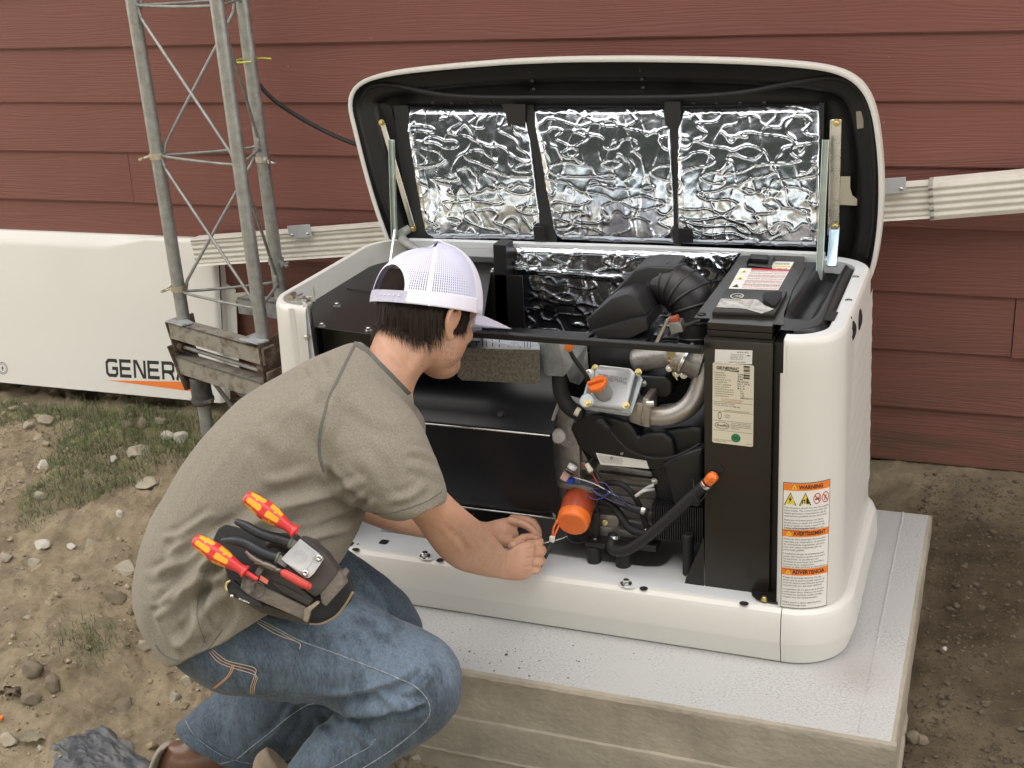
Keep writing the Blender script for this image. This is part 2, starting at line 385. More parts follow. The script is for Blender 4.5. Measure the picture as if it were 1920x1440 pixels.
# ================================================================== ground
_bumps = [(*H(150, 1235, -.22).xy, .10, .055), (*H(60, 1180, -.22).xy, .16, .03), (*H(235, 1235, -.24).xy, .05, .035), (*H(250, 1070, -.2).xy, .12, .02),
          (*H(120, 940, -.12).xy, .22, .02), (*H(60, 1330, -.25).xy, .07, .02), (*H(1790, 1330, -.12).xy, .12, .015), (*H(330, 1400, -.27).xy, .1, -.02)]
def gz(x, y, fine=True):
    x = np.asarray(x, float); y = np.asarray(y, float)
    yy = np.clip(1.0 - y, -.2, 1.5)
    left = -.045 - .185 * yy; right = -.012 - .11 * yy
    t = np.clip((x + .1) / .45, 0, 1); t = t * t * (3 - 2 * t)
    z = left * (1 - t) + right * t
    far = np.clip((-y - .6) / 3, 0, 1); z = z * (1 - far) + (-.32) * far
    amp = 1 - .72 * t
    z = z + .020 * fbm(x * 2.6, y * 2.6, 3, 1) * amp
    if fine: z = z + (.013 * fbm(x * 11, y * 11, 4, 5) + .010 * np.maximum(0, fbm(x * 26, y * 26, 3, 9)) + .0042 * (1 - np.abs(fbm(x * 48, y * 48, 3, 19))) * np.clip(fbm(x * 6, y * 6, 2, 23) + .7, 0, 1) + .0022 * fbm(x * 90, y * 90, 2, 29) + .012 * np.clip(np.abs(fbm(x * 7, y * 7, 3, 15)) * 1.6 - .25, 0, 1)) * amp
    for bx, by, s, h in _bumps: z = z + h * np.exp(-((x - bx) ** 2 + (y - by) ** 2) / (2 * s * s))
    return z
def ground():
    xs = np.concatenate([-np.geomspace(70, 3.4, 26), np.arange(-3.3, 1.35, .0055), np.geomspace(1.45, 70, 26)])
    ys = np.concatenate([-np.geomspace(70, 1.3, 26), np.arange(-1.2, 1.12, .0055), np.geomspace(1.2, 70, 14)])
    X, Y = np.meshgrid(xs, ys); Z = gz(X, Y)
    wet = np.clip((X + .05) / .35, 0, 1) * (1 - .5 * np.clip(fbm(X * 3, Y * 3, 3, 21), 0, 1)) * np.clip((Y + 1.6), 0, 1)
    wet = np.maximum(wet, .35 * np.clip(1.3 * fbm(X * 2, Y * 2, 3, 31), 0, 1) * (np.abs(X) < 5))
    ny, nx = X.shape; idx = np.arange(nx * ny).reshape(ny, nx)
    Fq = np.stack([idx[:-1, :-1], idx[:-1, 1:], idx[1:, 1:], idx[1:, :-1]], -1).reshape(-1, 4)
    me = bpy.data.meshes.new('ground'); n = nx * ny
    me.vertices.add(n); me.vertices.foreach_set('co', np.stack([X, Y, Z], -1).astype('f').ravel())
    me.loops.add(Fq.size); me.loops.foreach_set('vertex_index', Fq.ravel().astype('i'))
    me.polygons.add(len(Fq)); me.polygons.foreach_set('loop_start', np.arange(0, Fq.size, 4, dtype='i')); me.polygons.foreach_set('loop_total', np.full(len(Fq), 4, 'i'))
    me.update(); a = me.attributes.new('wet', 'FLOAT', 'POINT'); a.data.foreach_set('value', wet.astype('f').ravel())
    lawn = np.clip((-Y - 2.6) * 1.5 + .3 * fbm(X, Y, 3, 71), 0, 1); a = me.attributes.new('lawn', 'FLOAT', 'POINT'); a.data.foreach_set('value', lawn.astype('f').ravel())
    part('ground', me, M_GROUND, None, smooth=True, kind='structure')
ground()

# ================================================================== house: lap siding, roof
WY = 1.05
house = thing('house', (-1, WY, -.1), 'house wall of dark red lap siding rising behind the open generator', 'house')
b = box(B(), (-8, WY + .004, -.45), (6, WY + .16, 4.45)); part('wall', b, mat('sheathing', (.05, .03, .03), .9), house)
b = box(B(), (-8.3, WY - .42, 4.45), (6.3, WY + 5, 4.62), .01); part('roof', b, mat('shingles', (.09, .08, .075), .9, var=.3, vscale=30, bump=.5), house)
b = box(B(), (-8, WY + .03, -.45), (6, WY + .17, -.012)); part('foundation', b, mat('foundation_concrete', (.30, .28, .25), .9, var=.2, vscale=12, bump=.5), house)
zj = [.001, .153, .311, .467, .634, .790, .945, 1.108] + [1.108 + .158 * k for k in range(1, 22)]
def board(x0, x1, z0, z1, jit):
    bm = B(); rows = []
    nx = max(2, int((x1 - x0) / .12))
    for i in range(nx + 1):
        x = x0 + (x1 - x0) * i / nx; wv = .0012 * math.sin(x * 2.1 + jit) + .0008 * math.sin(x * 7.3 + jit * 2)
        zz = z0 + .0016 * math.sin(x * 1.3 + jit * 3); zt = z1 + .02
        rows.append([(x, WY - .0115 + wv, zz), (x, WY - .0128 + wv, zz + .003), (x, WY - .0035 + wv * .5, zt), (x, WY + .003, zt), (x, WY + .001, zz)])
    loft(bm, rows); return bm
for k, z0 in enumerate(zj[:-1]):
    z1 = zj[k + 1]
    joints = [-8, -4.6 + (k * 1.9) % 2.6, .4 if k == 2 else 1.1 + (k * .73) % 1.3, 5.6]
    if k == 2: joints[2] = E(1898, 640, WY).x
    for a_, b_ in zip(joints, joints[1:]): part('siding_board', board(a_ + .0012, b_ - .0012, z0, z1, k * 1.7 + a_), M_SIDING, house, smooth=False)

# ================================================================== trees across the yard, seen only mirrored in the foil
def woods():
    V, Fc = [], []; r = random.Random(3); tr = B()
    for i in range(24):
        x = -19 + (i % 12) * 3.4 + r.uniform(-.8, .8); y = (-10.5 if i < 12 else -15.5) + r.uniform(-1.2, 1.2); h = r.uniform(7, 10); z0 = r.uniform(2.6, 3.4)
        cyl(tr, (x, y, -.6), (x + r.uniform(-.3, .3), y, z0 + 3), .19, .10, 8)
        for k in range(330):
            c = Vector((x + r.gauss(0, 1.35), y + r.gauss(0, 1.2), z0 + (h - z0) * r.random()))
            u = Vector((r.gauss(0, 1), r.gauss(0, 1), r.gauss(0, 1))).normalized() * r.uniform(.35, .7); v = u.orthogonal().normalized() * u.length
            o = len(V); V += [tuple(c + u), tuple(c + v), tuple(c - u), tuple(c - v)]; Fc.append((o, o + 1, o + 2, o + 3))
    me = bpy.data.meshes.new('far_trees'); me.from_pydata(V, [], Fc)
    mt = bpy.data.meshes.new('t'); tr.to_mesh(mt); tr.free()
    bm = B(); bm.from_mesh(me); bm.from_mesh(mt)
    part('far_trees', bm, mat('tree_leaves', (.016, .022, .014), .85, var=.3, vscale=2, spec=.1), None, kind='stuff')
woods()

# ================================================================== downspout on the wall
def downspout():
    pl, pm, pr_ = E(380, 467, .985), E(1750, 369, .985), E(2010, 346, .985)
    d = (pm - pl).normalized(); up = Vector((0, 0, 1)) - d * d.z; up.normalize(); hh = .046; dp = .052
    def prof(s=1.0, rib=.0011):
        pts = [(-hh * s, 0), (-hh * s, -dp * .75), (-hh * s * .93, -dp)]
        n = 60
        for i in range(n + 1):
            t = -.80 + 1.60 * i / n; c = math.sin((t + .8) / 1.6 * math.pi * 9) ; pts.append((hh * s * t, -dp * s - rib * (c - .2)))
        pts += [(hh * s * .93, -dp), (hh * s, -dp * .75), (hh * s, 0)]
        return pts
    t = thing('downspout', E(1000, 430, .985), 'white ribbed downspout pipe lying along the red siding behind the generator', 'downspout')
    def run(a, b_, s, name):
        bm = B(); P = prof(s); rings = [[c + up * z + Vector((0, y, 0)) for z, y in P] for c in (a, b_)]
        loft(bm, rings); part(name, bm, M_SPOUT, t, angle=50)
    run(pl, pm, .94, 'pipe'); run(pm - d * .004, pr_, 1.04, 'sleeve')
    bm = B(); P = [(z * 1.0, y - .0015) for z, y in prof(1.045, .003)]
    loft(bm, [[c + up * z + Vector((0, y, 0)) for z, y in P] for c in (pm - d * .006, pm + d * .004)]); part('sealant', bm, M_SPOUT_D, t)
    for (x, y, s) in ((562, 434, 1), (1668, 349, -1)):
        c = E(x, y, .985 - .061); bm = B(); obox(bm, c + up * .0, d, up, (0, 1, 0), .038, .019, .0015, .001)
        p = part('strap', bm, mat('grey_painted_strap', (.45, .47, .49), .5), t)
        for q in (-.026, .026):
            bm = B(); lathe(bm, c + d * q * s + up * -.008 - Vector((0, .0015, 0)), (0, -1, 0), [(0, .0045), (.002, .004), (.003, .0015)], 12); part('screw', bm, M_STEEL, t, smooth=True)
downspout()

# ================================================================== removed front panel leaning on the wall
def front_panel():
    BL, BR = E(-190, 722, .93), E(414, 757, .93); TR = E(408, 452, 1.012); BR.x = (BR.x + TR.x) / 2; TR.x = BR.x
    W_ = 1.2; z0 = BR.z; z1 = TR.z; BLx = BR.x - W_
    def fn(u, v):  # u 0..1 left to right, v 0..1 bottom to top; front skin
        x = BLx + W_ * u; z = z0 + (z1 - z0) * v + .004 * (u - .5); y = .93 + (.085) * v
        e = min(u, 1 - u) * W_
        y += .012 * max(0, 1 - e / .014) ** 2                                  # rolled side edges
        zt = (1 - v) * (z1 - z0)
        lim = .045 * min(1, max(0, (1.08 - abs(u - .43) * 2.9)) * 2.2)          # scooped grip along the top
        if zt < lim: y += .020 * (1 - zt / max(lim, 1e-4)) ** 1.3
        elif zt < .01: y += .012 * (1 - zt / .01) ** 2
        return Vector((x, y, z))
    t = thing('panel', (BLx + W_ / 2, .94, z0), 'white front panel with the brand name leaning against the house wall', 'panel')
    bm = B(); grid(bm, 160, 90, lambda i, j: fn(i, j)); me = part('skin', bm, M_WHITE, t, smooth=True)
    bm = B(); box(bm, (BR.x - .004, .945, z0), (BR.x, .985, z0 + .001))
    bm = B(); ext(bm, [fn(1, 0) + Vector((0, 0, 0)), fn(1, 1), fn(1, 1) + Vector((0, .028, 0)), fn(1, 0) + Vector((0, .028, 0))], (-.002, 0, 0))
    ext(bm, [fn(0, 0), fn(0, 1), fn(0, 1) + Vector((0, .028, 0)), fn(0, 0) + Vector((0, .028, 0))], (.002, 0, 0))
    ext(bm, [fn(.003, 1), fn(.997, 1), fn(.997, 1) + Vector((0, .02, 0)), fn(.003, 1) + Vector((0, .02, 0))], (0, 0, -.002))
    part('edge_flange', bm, M_WHITE, t)
    bm = B(); q = fn(1, .05); q2 = fn(1, .72)
    ext(bm, [q + Vector((.0, .03, 0)), q2 + Vector((0, .03, 0)), q2 + Vector((.035, .03, -.02)), q + Vector((.035, .03, 0))], (0, .002, 0))
    part('inner_flange', bm, M_WHITE, t)
    n_ = (fn(.5, .5) - fn(.5, .4)).cross(fn(.6, .5) - fn(.5, .5)).normalized()
    n_ = n_ if n_.y < 0 else -n_
    def uv(px, py): # nearest panel coordinates of a photographed point
        y = .97
        for _ in range(6):
            p = E(px, py, y); v = (p.z - z0) / (z1 - z0); y = .93 + .085 * v
        return (p.x - BLx) / W_, v
    u0, v0 = uv(200, 706); u1, v1 = uv(355, 715); uh, vh = uv(200, 673)
    du = (u1 - u0) / (6 + 5 * .16); dv = (v1 - v0) / 6.8; hh = vh - v0
    def lg(x, y): return fn(u0 + x * du, v0 + x * dv + y * hh) + n_ * .0004
    part('lettering', wordmark('GENERAC', lg, .19), M_INK, t)
    a = uv(200, 713); b_ = uv(362, 717); c = uv(362, 735); k = 1.17
    P = [fn(*a) + n_ * .0004, fn(a[0] + (c[0] - a[0]) * k, a[1] + (c[1] - a[1]) * k) + n_ * .0004, fn(a[0] + (b_[0] - a[0]) * k, a[1] + (b_[1] - a[1]) * k) + n_ * .0004]
    me = bpy.data.meshes.new('swoosh'); me.from_pydata([tuple(p) for p in P], [], [(0, 1, 2)]); part('swoosh', me, M_ORANGE, t)
    cu, cv = uv(5, 690); sx, sz = 1 / W_, 1 / (z1 - z0)
    f = Flat(lambda x, y, l: fn(cu + x * sx, cv + y * sz) + n_ * (.0004 + l))
    f.disc(0, 0, .021, 0, 0, 28, .019); f.disc(0, 0, .016, 0, 0, 28, .0145)
    f.poly([(.002, .011), (-.006, -.001), (-.001, -.001), (-.003, -.011), (.006, .002), (.001, .002)], 0)
    f.build('bolt_emblem', [M_INK], t)
front_panel()

# ================================================================== lattice mast
def mast():
    LB, MB, RB = E(343, 590, .72), E(489, 600, .62), E(527, 560, .86)
    r = .0185
    t = thing('lattice_mast', (LB + MB + RB) / 3 - Vector((0, 0, .45)), 'galvanised lattice mast on a rusty hinged foot between the panel and the generator', 'mast')
    top = 1.62; zb = [LB.z - .03, MB.z - .05, RB.z - .10]
    for P, z in zip((LB, MB, RB), zb):
        bm = B(); cyl(bm, (P.x, P.y, z), (P.x, P.y, top), r, n=24)
        part('leg', bm, M_GALV, t, smooth=True, angle=40)
    def leg(P, z): return Vector((P.x, P.y, z))
    lv = [E(L_, y, .72).z for L_, y in ((347, 548), (305, 292), (258, 10))]
    lv.append(lv[2] + (lv[2] - lv[1]))
    def rod(a, b_, sag=0):
        bm = B(); d = (b_ - a).normalized(); a2, b2 = a + d * r * .8, b_ - d * r * .8
        tube(bm, [a2 + Vector((0, 0, .018)), a2 + d * .012, b2 - d * .012, b2 + Vector((0, 0, .018))], .0042, 8, 4); part('brace_rod', bm, M_GALV_D, t, smooth=True)
    for i, z in enumerate(lv):
        rod(leg(LB, z), leg(MB, z)); rod(leg(MB, z), leg(RB, z)); rod(leg(LB, z), leg(RB, z))
    def diag(A, za, Bq, zc):
        a, b_ = leg(A, za), leg(Bq, zc); h = (b_ - a); h.z = 0; h.normalize(); bm = B()
        a2, b2 = a + h * r, b_ - h * r
        tube(bm, [a2 + Vector((0, 0, .03)), a2 + h * .006, a2.lerp(b2, .12), a2.lerp(b2, .88), b2 - h * .006, b2 - Vector((0, 0, .03))], .0044, 8, 4)
        part('brace_rod', bm, M_GALV, t, smooth=True)
    for i in range(len(lv) - 1):
        zl, zh = lv[i] + .02, lv[i + 1] - .025
        diag(LB, zh, MB, zl); diag(RB, zh, LB, zl); diag(MB, zh, RB, zl)
    # band clamps
    M_PALEZ = mat('pale_zinc', (.55, .52, .42), .35, .9, var=.15, vscale=40)
    for P, z, ml in ((LB, lv[1], M_PALEZ), (RB, E(482, 297, .86).z, M_STEEL), (LB, lv[0] + .012, M_PALEZ), (RB, E(520, 490, .86).z, M_GALV_D)):
        bm = B(); lathe(bm, leg(P, z - .008), (0, 0, 1), [(0, r + .0015), (0, r + .004), (.017, r + .004), (.017, r + .0015)], 24, False)
        side = -1 if P is LB else 1
        bar(bm, leg(P, z) + Vector((side * r, -.008, 0)), leg(P, z) + Vector((side * (r + .03), -.02, -.008)), .012, .006)
        cyl(bm, leg(P, z) + Vector((side * (r + .016), -.03, -.004)), leg(P, z) + Vector((side * (r + .016), .006, -.004)), .004, n=8)
        part('band_clamp', bm, ml, t, angle=40)
    # hinged foot: two cream painted channels, rusty ears, bolts
    d = (MB - LB); d.z = 0; L = d.length; d.normalize(); nrm = Vector((d.y, -d.x, 0)); nrm = nrm if nrm.y < 0 else -nrm
    zA, zB2 = LB.z - .035, MB.z - .055
    def P_(s, off, z): return LB + d * s + nrm * off + Vector((0, 0, z - LB.z))
    def chan(za, zb_, h, nm, off=.035, s0=-.035, s1=None, m_=M_CREAM):
        s1 = L + .03 if s1 is None else s1; bm = B()
        ext(bm, [P_(s0, off, za), P_(s1, off, zb_), P_(s1, off, zb_ - h), P_(s0, off, za - h)], nrm * -.006, .0015)
        ext(bm, [P_(s0, off, za), P_(s1, off, zb_), P_(s1, off - .045, zb_), P_(s0, off - .045, za)], (0, 0, -.006), .0015)
        part(nm, bm, m_, t)
    z1 = E(330, 604, .70).z
    chan(z1, z1 - .012, .050, 'channel'); chan(z1 - .108, z1 - .121, .052, 'channel', .03)
    chan(z1 + .03, z1 + .05, .05, 'channel', -.16, .05, L + .03, M_GALV_D)
    bm = B(); ext(bm, [P_(L + .02, .04, z1), P_(L + .02, -.2, z1 + .03), P_(L + .02, -.2, z1 - .16), P_(L + .02, .04, z1 - .19)], d * .007, .002); part('ear_plate', bm, M_RUST, t)
    bm = B(); ext(bm, [P_(L + .045, .045, z1 - .075), P_(L + .045, -.1, z1 - .07), P_(L + .045, -.1, z1 - .26), P_(L + .045, .045, z1 - .235)], d * .008, .003); part('ear_plate', bm, M_RUST, t)
    bm = B(); ext(bm, [P_(-.038, .04, z1), P_(-.038, -.06, z1), P_(-.03, -.06, z1 - .09), P_(-.03, .03, z1 - .09)], d * .008, .002); part('ear_plate', bm, M_RUST, t)
    bm = B(); ext(bm, [P_(-.045, .042, z1 - .075), P_(-.045, -.05, z1 - .075), P_(-.01, -.05, z1 - .21), P_(-.01, .03, z1 - .21)], d * .008, .002); part('ear_plate', bm, M_RUST, t)
    bm = B(); cyl(bm, P_(-.02, .01, z1 - .078), P_(L + .05, .01, z1 - .095), .0065, n=12); part('hinge_rod', bm, M_GALV_D, t, angle=40)
    for s in (-.012, L - .005):
        bm = B(); cyl(bm, P_(s - .012, .01, z1 - .08), P_(s + .012, .01, z1 - .08), .016, n=6); part('hinge_nut', bm, M_RUST, t)
    for s in (.01, L - .01):
        bm = B(); ext(bm, [P_(s - .035, .045, z1 + .003), P_(s + .035, .045, z1 + .001), P_(s + .045, .01, z1 + .001), P_(s - .035, -.01, z1 + .003)], (0, 0, .005), .001); part('cap_plate', bm, mat('worn_white_metal', (.42, .45, .48), .5, .4, col2=(.2, .13, .08), vscale=30, thresh=(.5, .7)), t)
    for s, o_, dz in ((L + .028, -.03, -.035), (L + .028, -.08, -.05), (L + .054, -.03, -.16)):
        bm = B(); hexbolt(bm, P_(s, o_, z1 + dz), d, .008, .006); part('bolt', bm, M_RUST, t)
    # pipe legs into the soil
    pb = E(387, 815, .72); pt = P_(.03, .0, z1 - .17); pb = Vector((pt.x, pt.y, -.22))
    bm = B(); cyl(bm, pb, pt, .0195, n=20); part('foot_pipe', bm, M_GALV_D, t, angle=40)
    bm = B(); cyl(bm, pt - Vector((0, 0, .085)), pt, .031, .029, n=20, bev=.004); cyl(bm, pt - Vector((0, 0, .075)), pt - Vector((0, 0, .066)), .034, n=20)
    bar(bm, pt + Vector((.02, -.02, -.07)), pt + Vector((.055, -.03, -.06)), .012, .01)
    part('coupling', bm, mat('weathered_black_tape', (.075, .07, .065), .8, var=.5, vscale=50, bump=.8, bscale=60), t, angle=40)
    pt2 = P_(L + .01, -.02, z1 - .18); bm = B(); cyl(bm, (pt2.x, pt2.y, -.22), pt2, .0195, n=20); part('foot_pipe', bm, M_GALV_D, t, angle=40)
    for a_, b_ in ((P_(.05, -.02, z1 - .17), P_(.19, -.12, -.11)), (P_(L - .03, -.02, z1 - .2), P_(L - .14, -.13, -.11)), (P_(.05, -.05, z1 - .17), P_(.22, -.2, -.08))):
        bm = B(); cyl(bm, a_, b_, .0065, n=10); part('stay_rod', bm, M_GALV_D, t, angle=40)
mast()
one('cable', tube(B(), [S(462, -60, 3.5), S(463, 40, 3.5), S(464, 95, 3.5), S(474, 140, 3.52), S(505, 180, 3.54), S(550, 213, 3.55), S(605, 244, 3.54), S(650, 264, 3.5), S(690, 278, 3.45)], .0062, 10, 8),
    M_RUBBER, 'black cable drooping from the lattice mast to behind the raised lid', 'cable', smooth=True)
def ziptie():
    bm = B(); c = S(457, 114, 3.555)
    c = E(460, 113, .86); r = .0215
    pts = [c + Vector((math.cos(a) * r * 1.35, math.sin(a) * r * 1.25, math.sin(a) * .002)) for a in [k * math.tau / 14 for k in range(14)]]
    tube(bm, pts + [pts[0]], .0022, 6, 2); tube(bm, [S(469, 112, 3.47), S(490, 109, 3.46), S(508, 110, 3.45)], .0021, 6, 3)
    obox(bm, S(475, 111, 3.47), (1, 0, 0), (0, 1, 0), (0, 0, 1), .005, .004, .004, .001)
    one('zip_tie', bm, mat('yellow_nylon', (.62, .70, .10), .4), 'yellow zip tie holding the black cable to the mast leg', 'zip tie', smooth=True)
ziptie()
one('ground_scrap', obox(B(), E(452, 556, 1.0), (1, 0, .15), (0, 1, 0), (-.1, 0, 1), .028, .012, .012, .006), M_STONE_WHITE, 'crumpled white scrap lodged against the wall behind the mast', 'scrap')

# ================================================================== concrete pad
def pad():
    x0, x1, y0, y1, zb = -1.24, .242, -.190, .745, -.42
    M_TOP = bpy.data.materials.new('broomed_concrete'); M_TOP.use_nodes = True; nt = M_TOP.node_tree; N = nt.nodes; L = nt.links
    b = N['Principled BSDF']; b.inputs['Roughness'].default_value = .9; b.inputs['Specular IOR Level'].default_value = .25
    geo = N.new('ShaderNodeNewGeometry')
    n1 = N.new('ShaderNodeTexNoise'); n1.inputs['Scale'].default_value = 5; n1.inputs['Detail'].default_value = 8; n1.inputs['Roughness'].default_value = .7; L.new(geo.outputs['Position'], n1.inputs[0])
    mp = N.new('ShaderNodeMapping'); mp.inputs['Scale'].default_value = (1.0, 1.6, 1); L.new(geo.outputs['Position'], mp.inputs[0])
    n2 = N.new('ShaderNodeTexNoise'); n2.inputs['Scale'].default_value = 170; n2.inputs['Detail'].default_value = 4; n2.inputs['Roughness'].default_value = .8; L.new(mp.outputs[0], n2.inputs[0])
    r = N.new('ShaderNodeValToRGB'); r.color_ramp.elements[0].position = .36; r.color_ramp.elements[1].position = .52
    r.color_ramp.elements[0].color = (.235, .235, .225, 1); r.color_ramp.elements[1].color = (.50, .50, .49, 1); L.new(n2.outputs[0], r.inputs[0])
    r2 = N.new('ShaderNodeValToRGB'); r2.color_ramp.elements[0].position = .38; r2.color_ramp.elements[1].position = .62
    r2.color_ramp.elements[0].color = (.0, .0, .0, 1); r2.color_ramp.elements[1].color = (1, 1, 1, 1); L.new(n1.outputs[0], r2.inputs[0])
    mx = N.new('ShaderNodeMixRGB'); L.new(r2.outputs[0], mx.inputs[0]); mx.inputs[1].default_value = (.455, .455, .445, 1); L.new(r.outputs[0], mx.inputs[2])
    # a brown stain by the corner joint
    vm = N.new('ShaderNodeVectorMath'); vm.operation = 'DISTANCE'; st = H(1600, 1262, 0); vm.inputs[1].default_value = st; L.new(geo.outputs['Position'], vm.inputs[0])
    mr = N.new('ShaderNodeMapRange'); mr.inputs['From Min'].default_value = .09; mr.inputs['From Max'].default_value = .0; mr.inputs['To Max'].default_value = .55; L.new(vm.outputs['Value'], mr.inputs[0])
    mm = N.new('ShaderNodeMath'); mm.operation = 'MULTIPLY'; L.new(mr.outputs[0], mm.inputs[0]); L.new(n1.outputs[0], mm.inputs[1])
    m3 = N.new('ShaderNodeMixRGB'); L.new(mm.outputs[0], m3.inputs[0]); L.new(mx.outputs[0], m3.inputs[1]); m3.inputs[2].default_value = (.19, .12, .05, 1)
    L.new(m3.outputs[0], b.inputs['Base Color'])
    bp = N.new('ShaderNodeBump'); bp.inputs['Strength'].default_value = .45; bp.inputs['Distance'].default_value = .001; L.new(n2.outputs[0], bp.inputs['Height']); L.new(bp.outputs[0], b.inputs['Normal'])
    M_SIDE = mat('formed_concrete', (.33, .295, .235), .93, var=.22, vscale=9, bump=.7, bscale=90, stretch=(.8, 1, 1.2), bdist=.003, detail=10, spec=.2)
    t = thing('concrete_pad', (-.5, .28, zb), 'pale concrete pad with board-marked sides carrying the generator', 'concrete pad')
    # side walls: bands left by the form boards, each with a rough lip
    prof = [(.010, 0), (.003, -.003), (.0, -.010)]
    zz = [-.010, -.118, -.205, -.30, zb]
    for k in range(4):
        a, c = zz[k], zz[k + 1]; o = .0035 * (k % 2) + .002 * k
        prof += [(-o, a - .003), (-o, c + .006), (-o - .005, c + .003)]
    pts = []
    n = 150
    for i in range(n + 1): pts.append((x0 + (x1 - x0) * i / n, y0, 0, -1))
    for i in range(1, 90): pts.append((x1, y0 + (y1 - y0) * i / 90, 1, 0))
    for i in range(41): pts.append((x1 + (x0 - x1) * i / 40, y1, 0, 1))
    for i in range(1, 40): pts.append((x0, y1 + (y0 - y1) * i / 40, -1, 0))
    rings = []
    for j, (o, z) in enumerate(prof):
        ring = []
        for (x, y, nx, ny) in pts:
            q = vnoise(np.float64(x * 40 + y * 33), np.float64(z * 60), seed=3) * .0007 + vnoise(np.float64(x * 9 + y * 7), np.float64(j * 3.3), seed=8) * .0008 * (j > 1)
            ring.append((x - nx * (o + q), y - ny * (o + q), z + (q * .8 if j else 0)))
        rings.append(ring)
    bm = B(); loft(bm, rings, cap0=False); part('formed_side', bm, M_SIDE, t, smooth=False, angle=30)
    bm = B(); xj = at(1610, 1375, 2, 0).x; pt = [Vector(p) for p in rings[0]]
    V = [bm.verts.new(p) for p in pt]; bm.faces.new(V)
    bmesh.ops.bisect_plane(bm, geom=bm.verts[:] + bm.edges[:] + bm.faces[:], plane_co=(xj, 0, 0), plane_no=(1, 0, 0))
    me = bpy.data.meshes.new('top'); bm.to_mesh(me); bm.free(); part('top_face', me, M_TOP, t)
    b2 = B(); rows = []
    for i in range(80):
        y = y0 + .02 + (y1 - y0 - .03) * i / 79; q = .0004 * math.sin(i * .7) + .0003 * math.sin(i * 2.3)
        rows.append([(xj + q - .003, y, .0003), (xj + q, y, .0026 + .0008 * math.sin(i * 1.7)), (xj + q + .003, y, .0003)])
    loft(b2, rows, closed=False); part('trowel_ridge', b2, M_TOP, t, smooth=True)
    # crumbs and pits of mud on the top
    bm = B(); r_ = random.Random(5)
    for i in range(90):
        if i < 55: p = H(r_.gauss(960, 110), r_.gauss(1235, 22), 0)
        else: p = H(r_.uniform(800, 1700), r_.uniform(1150, 1390), 0)
        if not (x0 + .02 < p.x < x1 - .02 and y0 + .015 < p.y < y1): continue
        if 0 <= p.y < .62 and p.x < .14: continue
        s = r_.uniform(.0006, .0018) * (1.8 if r_.random() < .06 else 1)
        bmesh.ops.create_icosphere(bm, subdivisions=1, radius=s, matrix=Matrix.Translation((p.x, p.y, s * .3)) @ Matrix.Diagonal((r_.uniform(.7, 1.6), r_.uniform(.7, 1.6), .5, 1)))
    part('mud_crumbs', bm, mat('crumb_mud', (.13, .115, .09), .95), t, kind='stuff')
pad()

# ================================================================== rocks, gravel, grass, litter
def rock_mesh(seed, sub=3):
    r = random.Random(seed); bm = B(); bmesh.ops.create_icosphere(bm, subdivisions=sub, radius=1)
    pl = [(Vector((r.gauss(0, 1), r.gauss(0, 1), r.gauss(0, 1))).normalized(), r.uniform(.55, .85)) for _ in range(11)]
    o = Vector((r.uniform(0, 50),) * 3)
    for v in bm.verts:
        for n_, d in pl:
            k = v.co.dot(n_) - d
            if k > 0: v.co -= n_ * k * .93
        v.co *= 1 + .10 * mnoise.noise(v.co * 2.2 + o) + .045 * mnoise.noise(v.co * 6 + o)
    me = bpy.data.meshes.new('rock'); bm.to_mesh(me); bm.free(); return me
RK = [rock_mesh(s) for s in range(9)]
def ground_hit(px, py):
    z = -.2
    for _ in range(30):
        p = H(px, py, z); z = .5 * z + .5 * float(gz(p.x, p.y))
    return H(px, py, z)
def rock(px, py, wpx, m, label, group=None, hr=.6, seed=0, sink=.35, dr=.8):
    p = ground_hit(px, py); d = -(CM.transposed() @ (p - CAM)).z; s = wpx * d / F_PX / 2 * 1.08
    me = RK[seed % 9].copy(); r = random.Random(seed * 13 + 1); co = np.empty(len(me.vertices) * 3); me.vertices.foreach_get('co', co); co = co.reshape(-1, 3)
    a = r.uniform(0, math.tau); R_ = np.array([[math.cos(a), -math.sin(a), 0], [math.sin(a), math.cos(a), 0], [0, 0, 1]]); co = co @ R_.T
    co *= np.array([s, s * dr, s * hr]); co += np.array([p.x, p.y, p.z + s * hr * (1 - 2 * sink)])
    me.vertices.foreach_set('co', co.ravel())
    return one('rock', me, m, label, 'rock', group, angle=28)
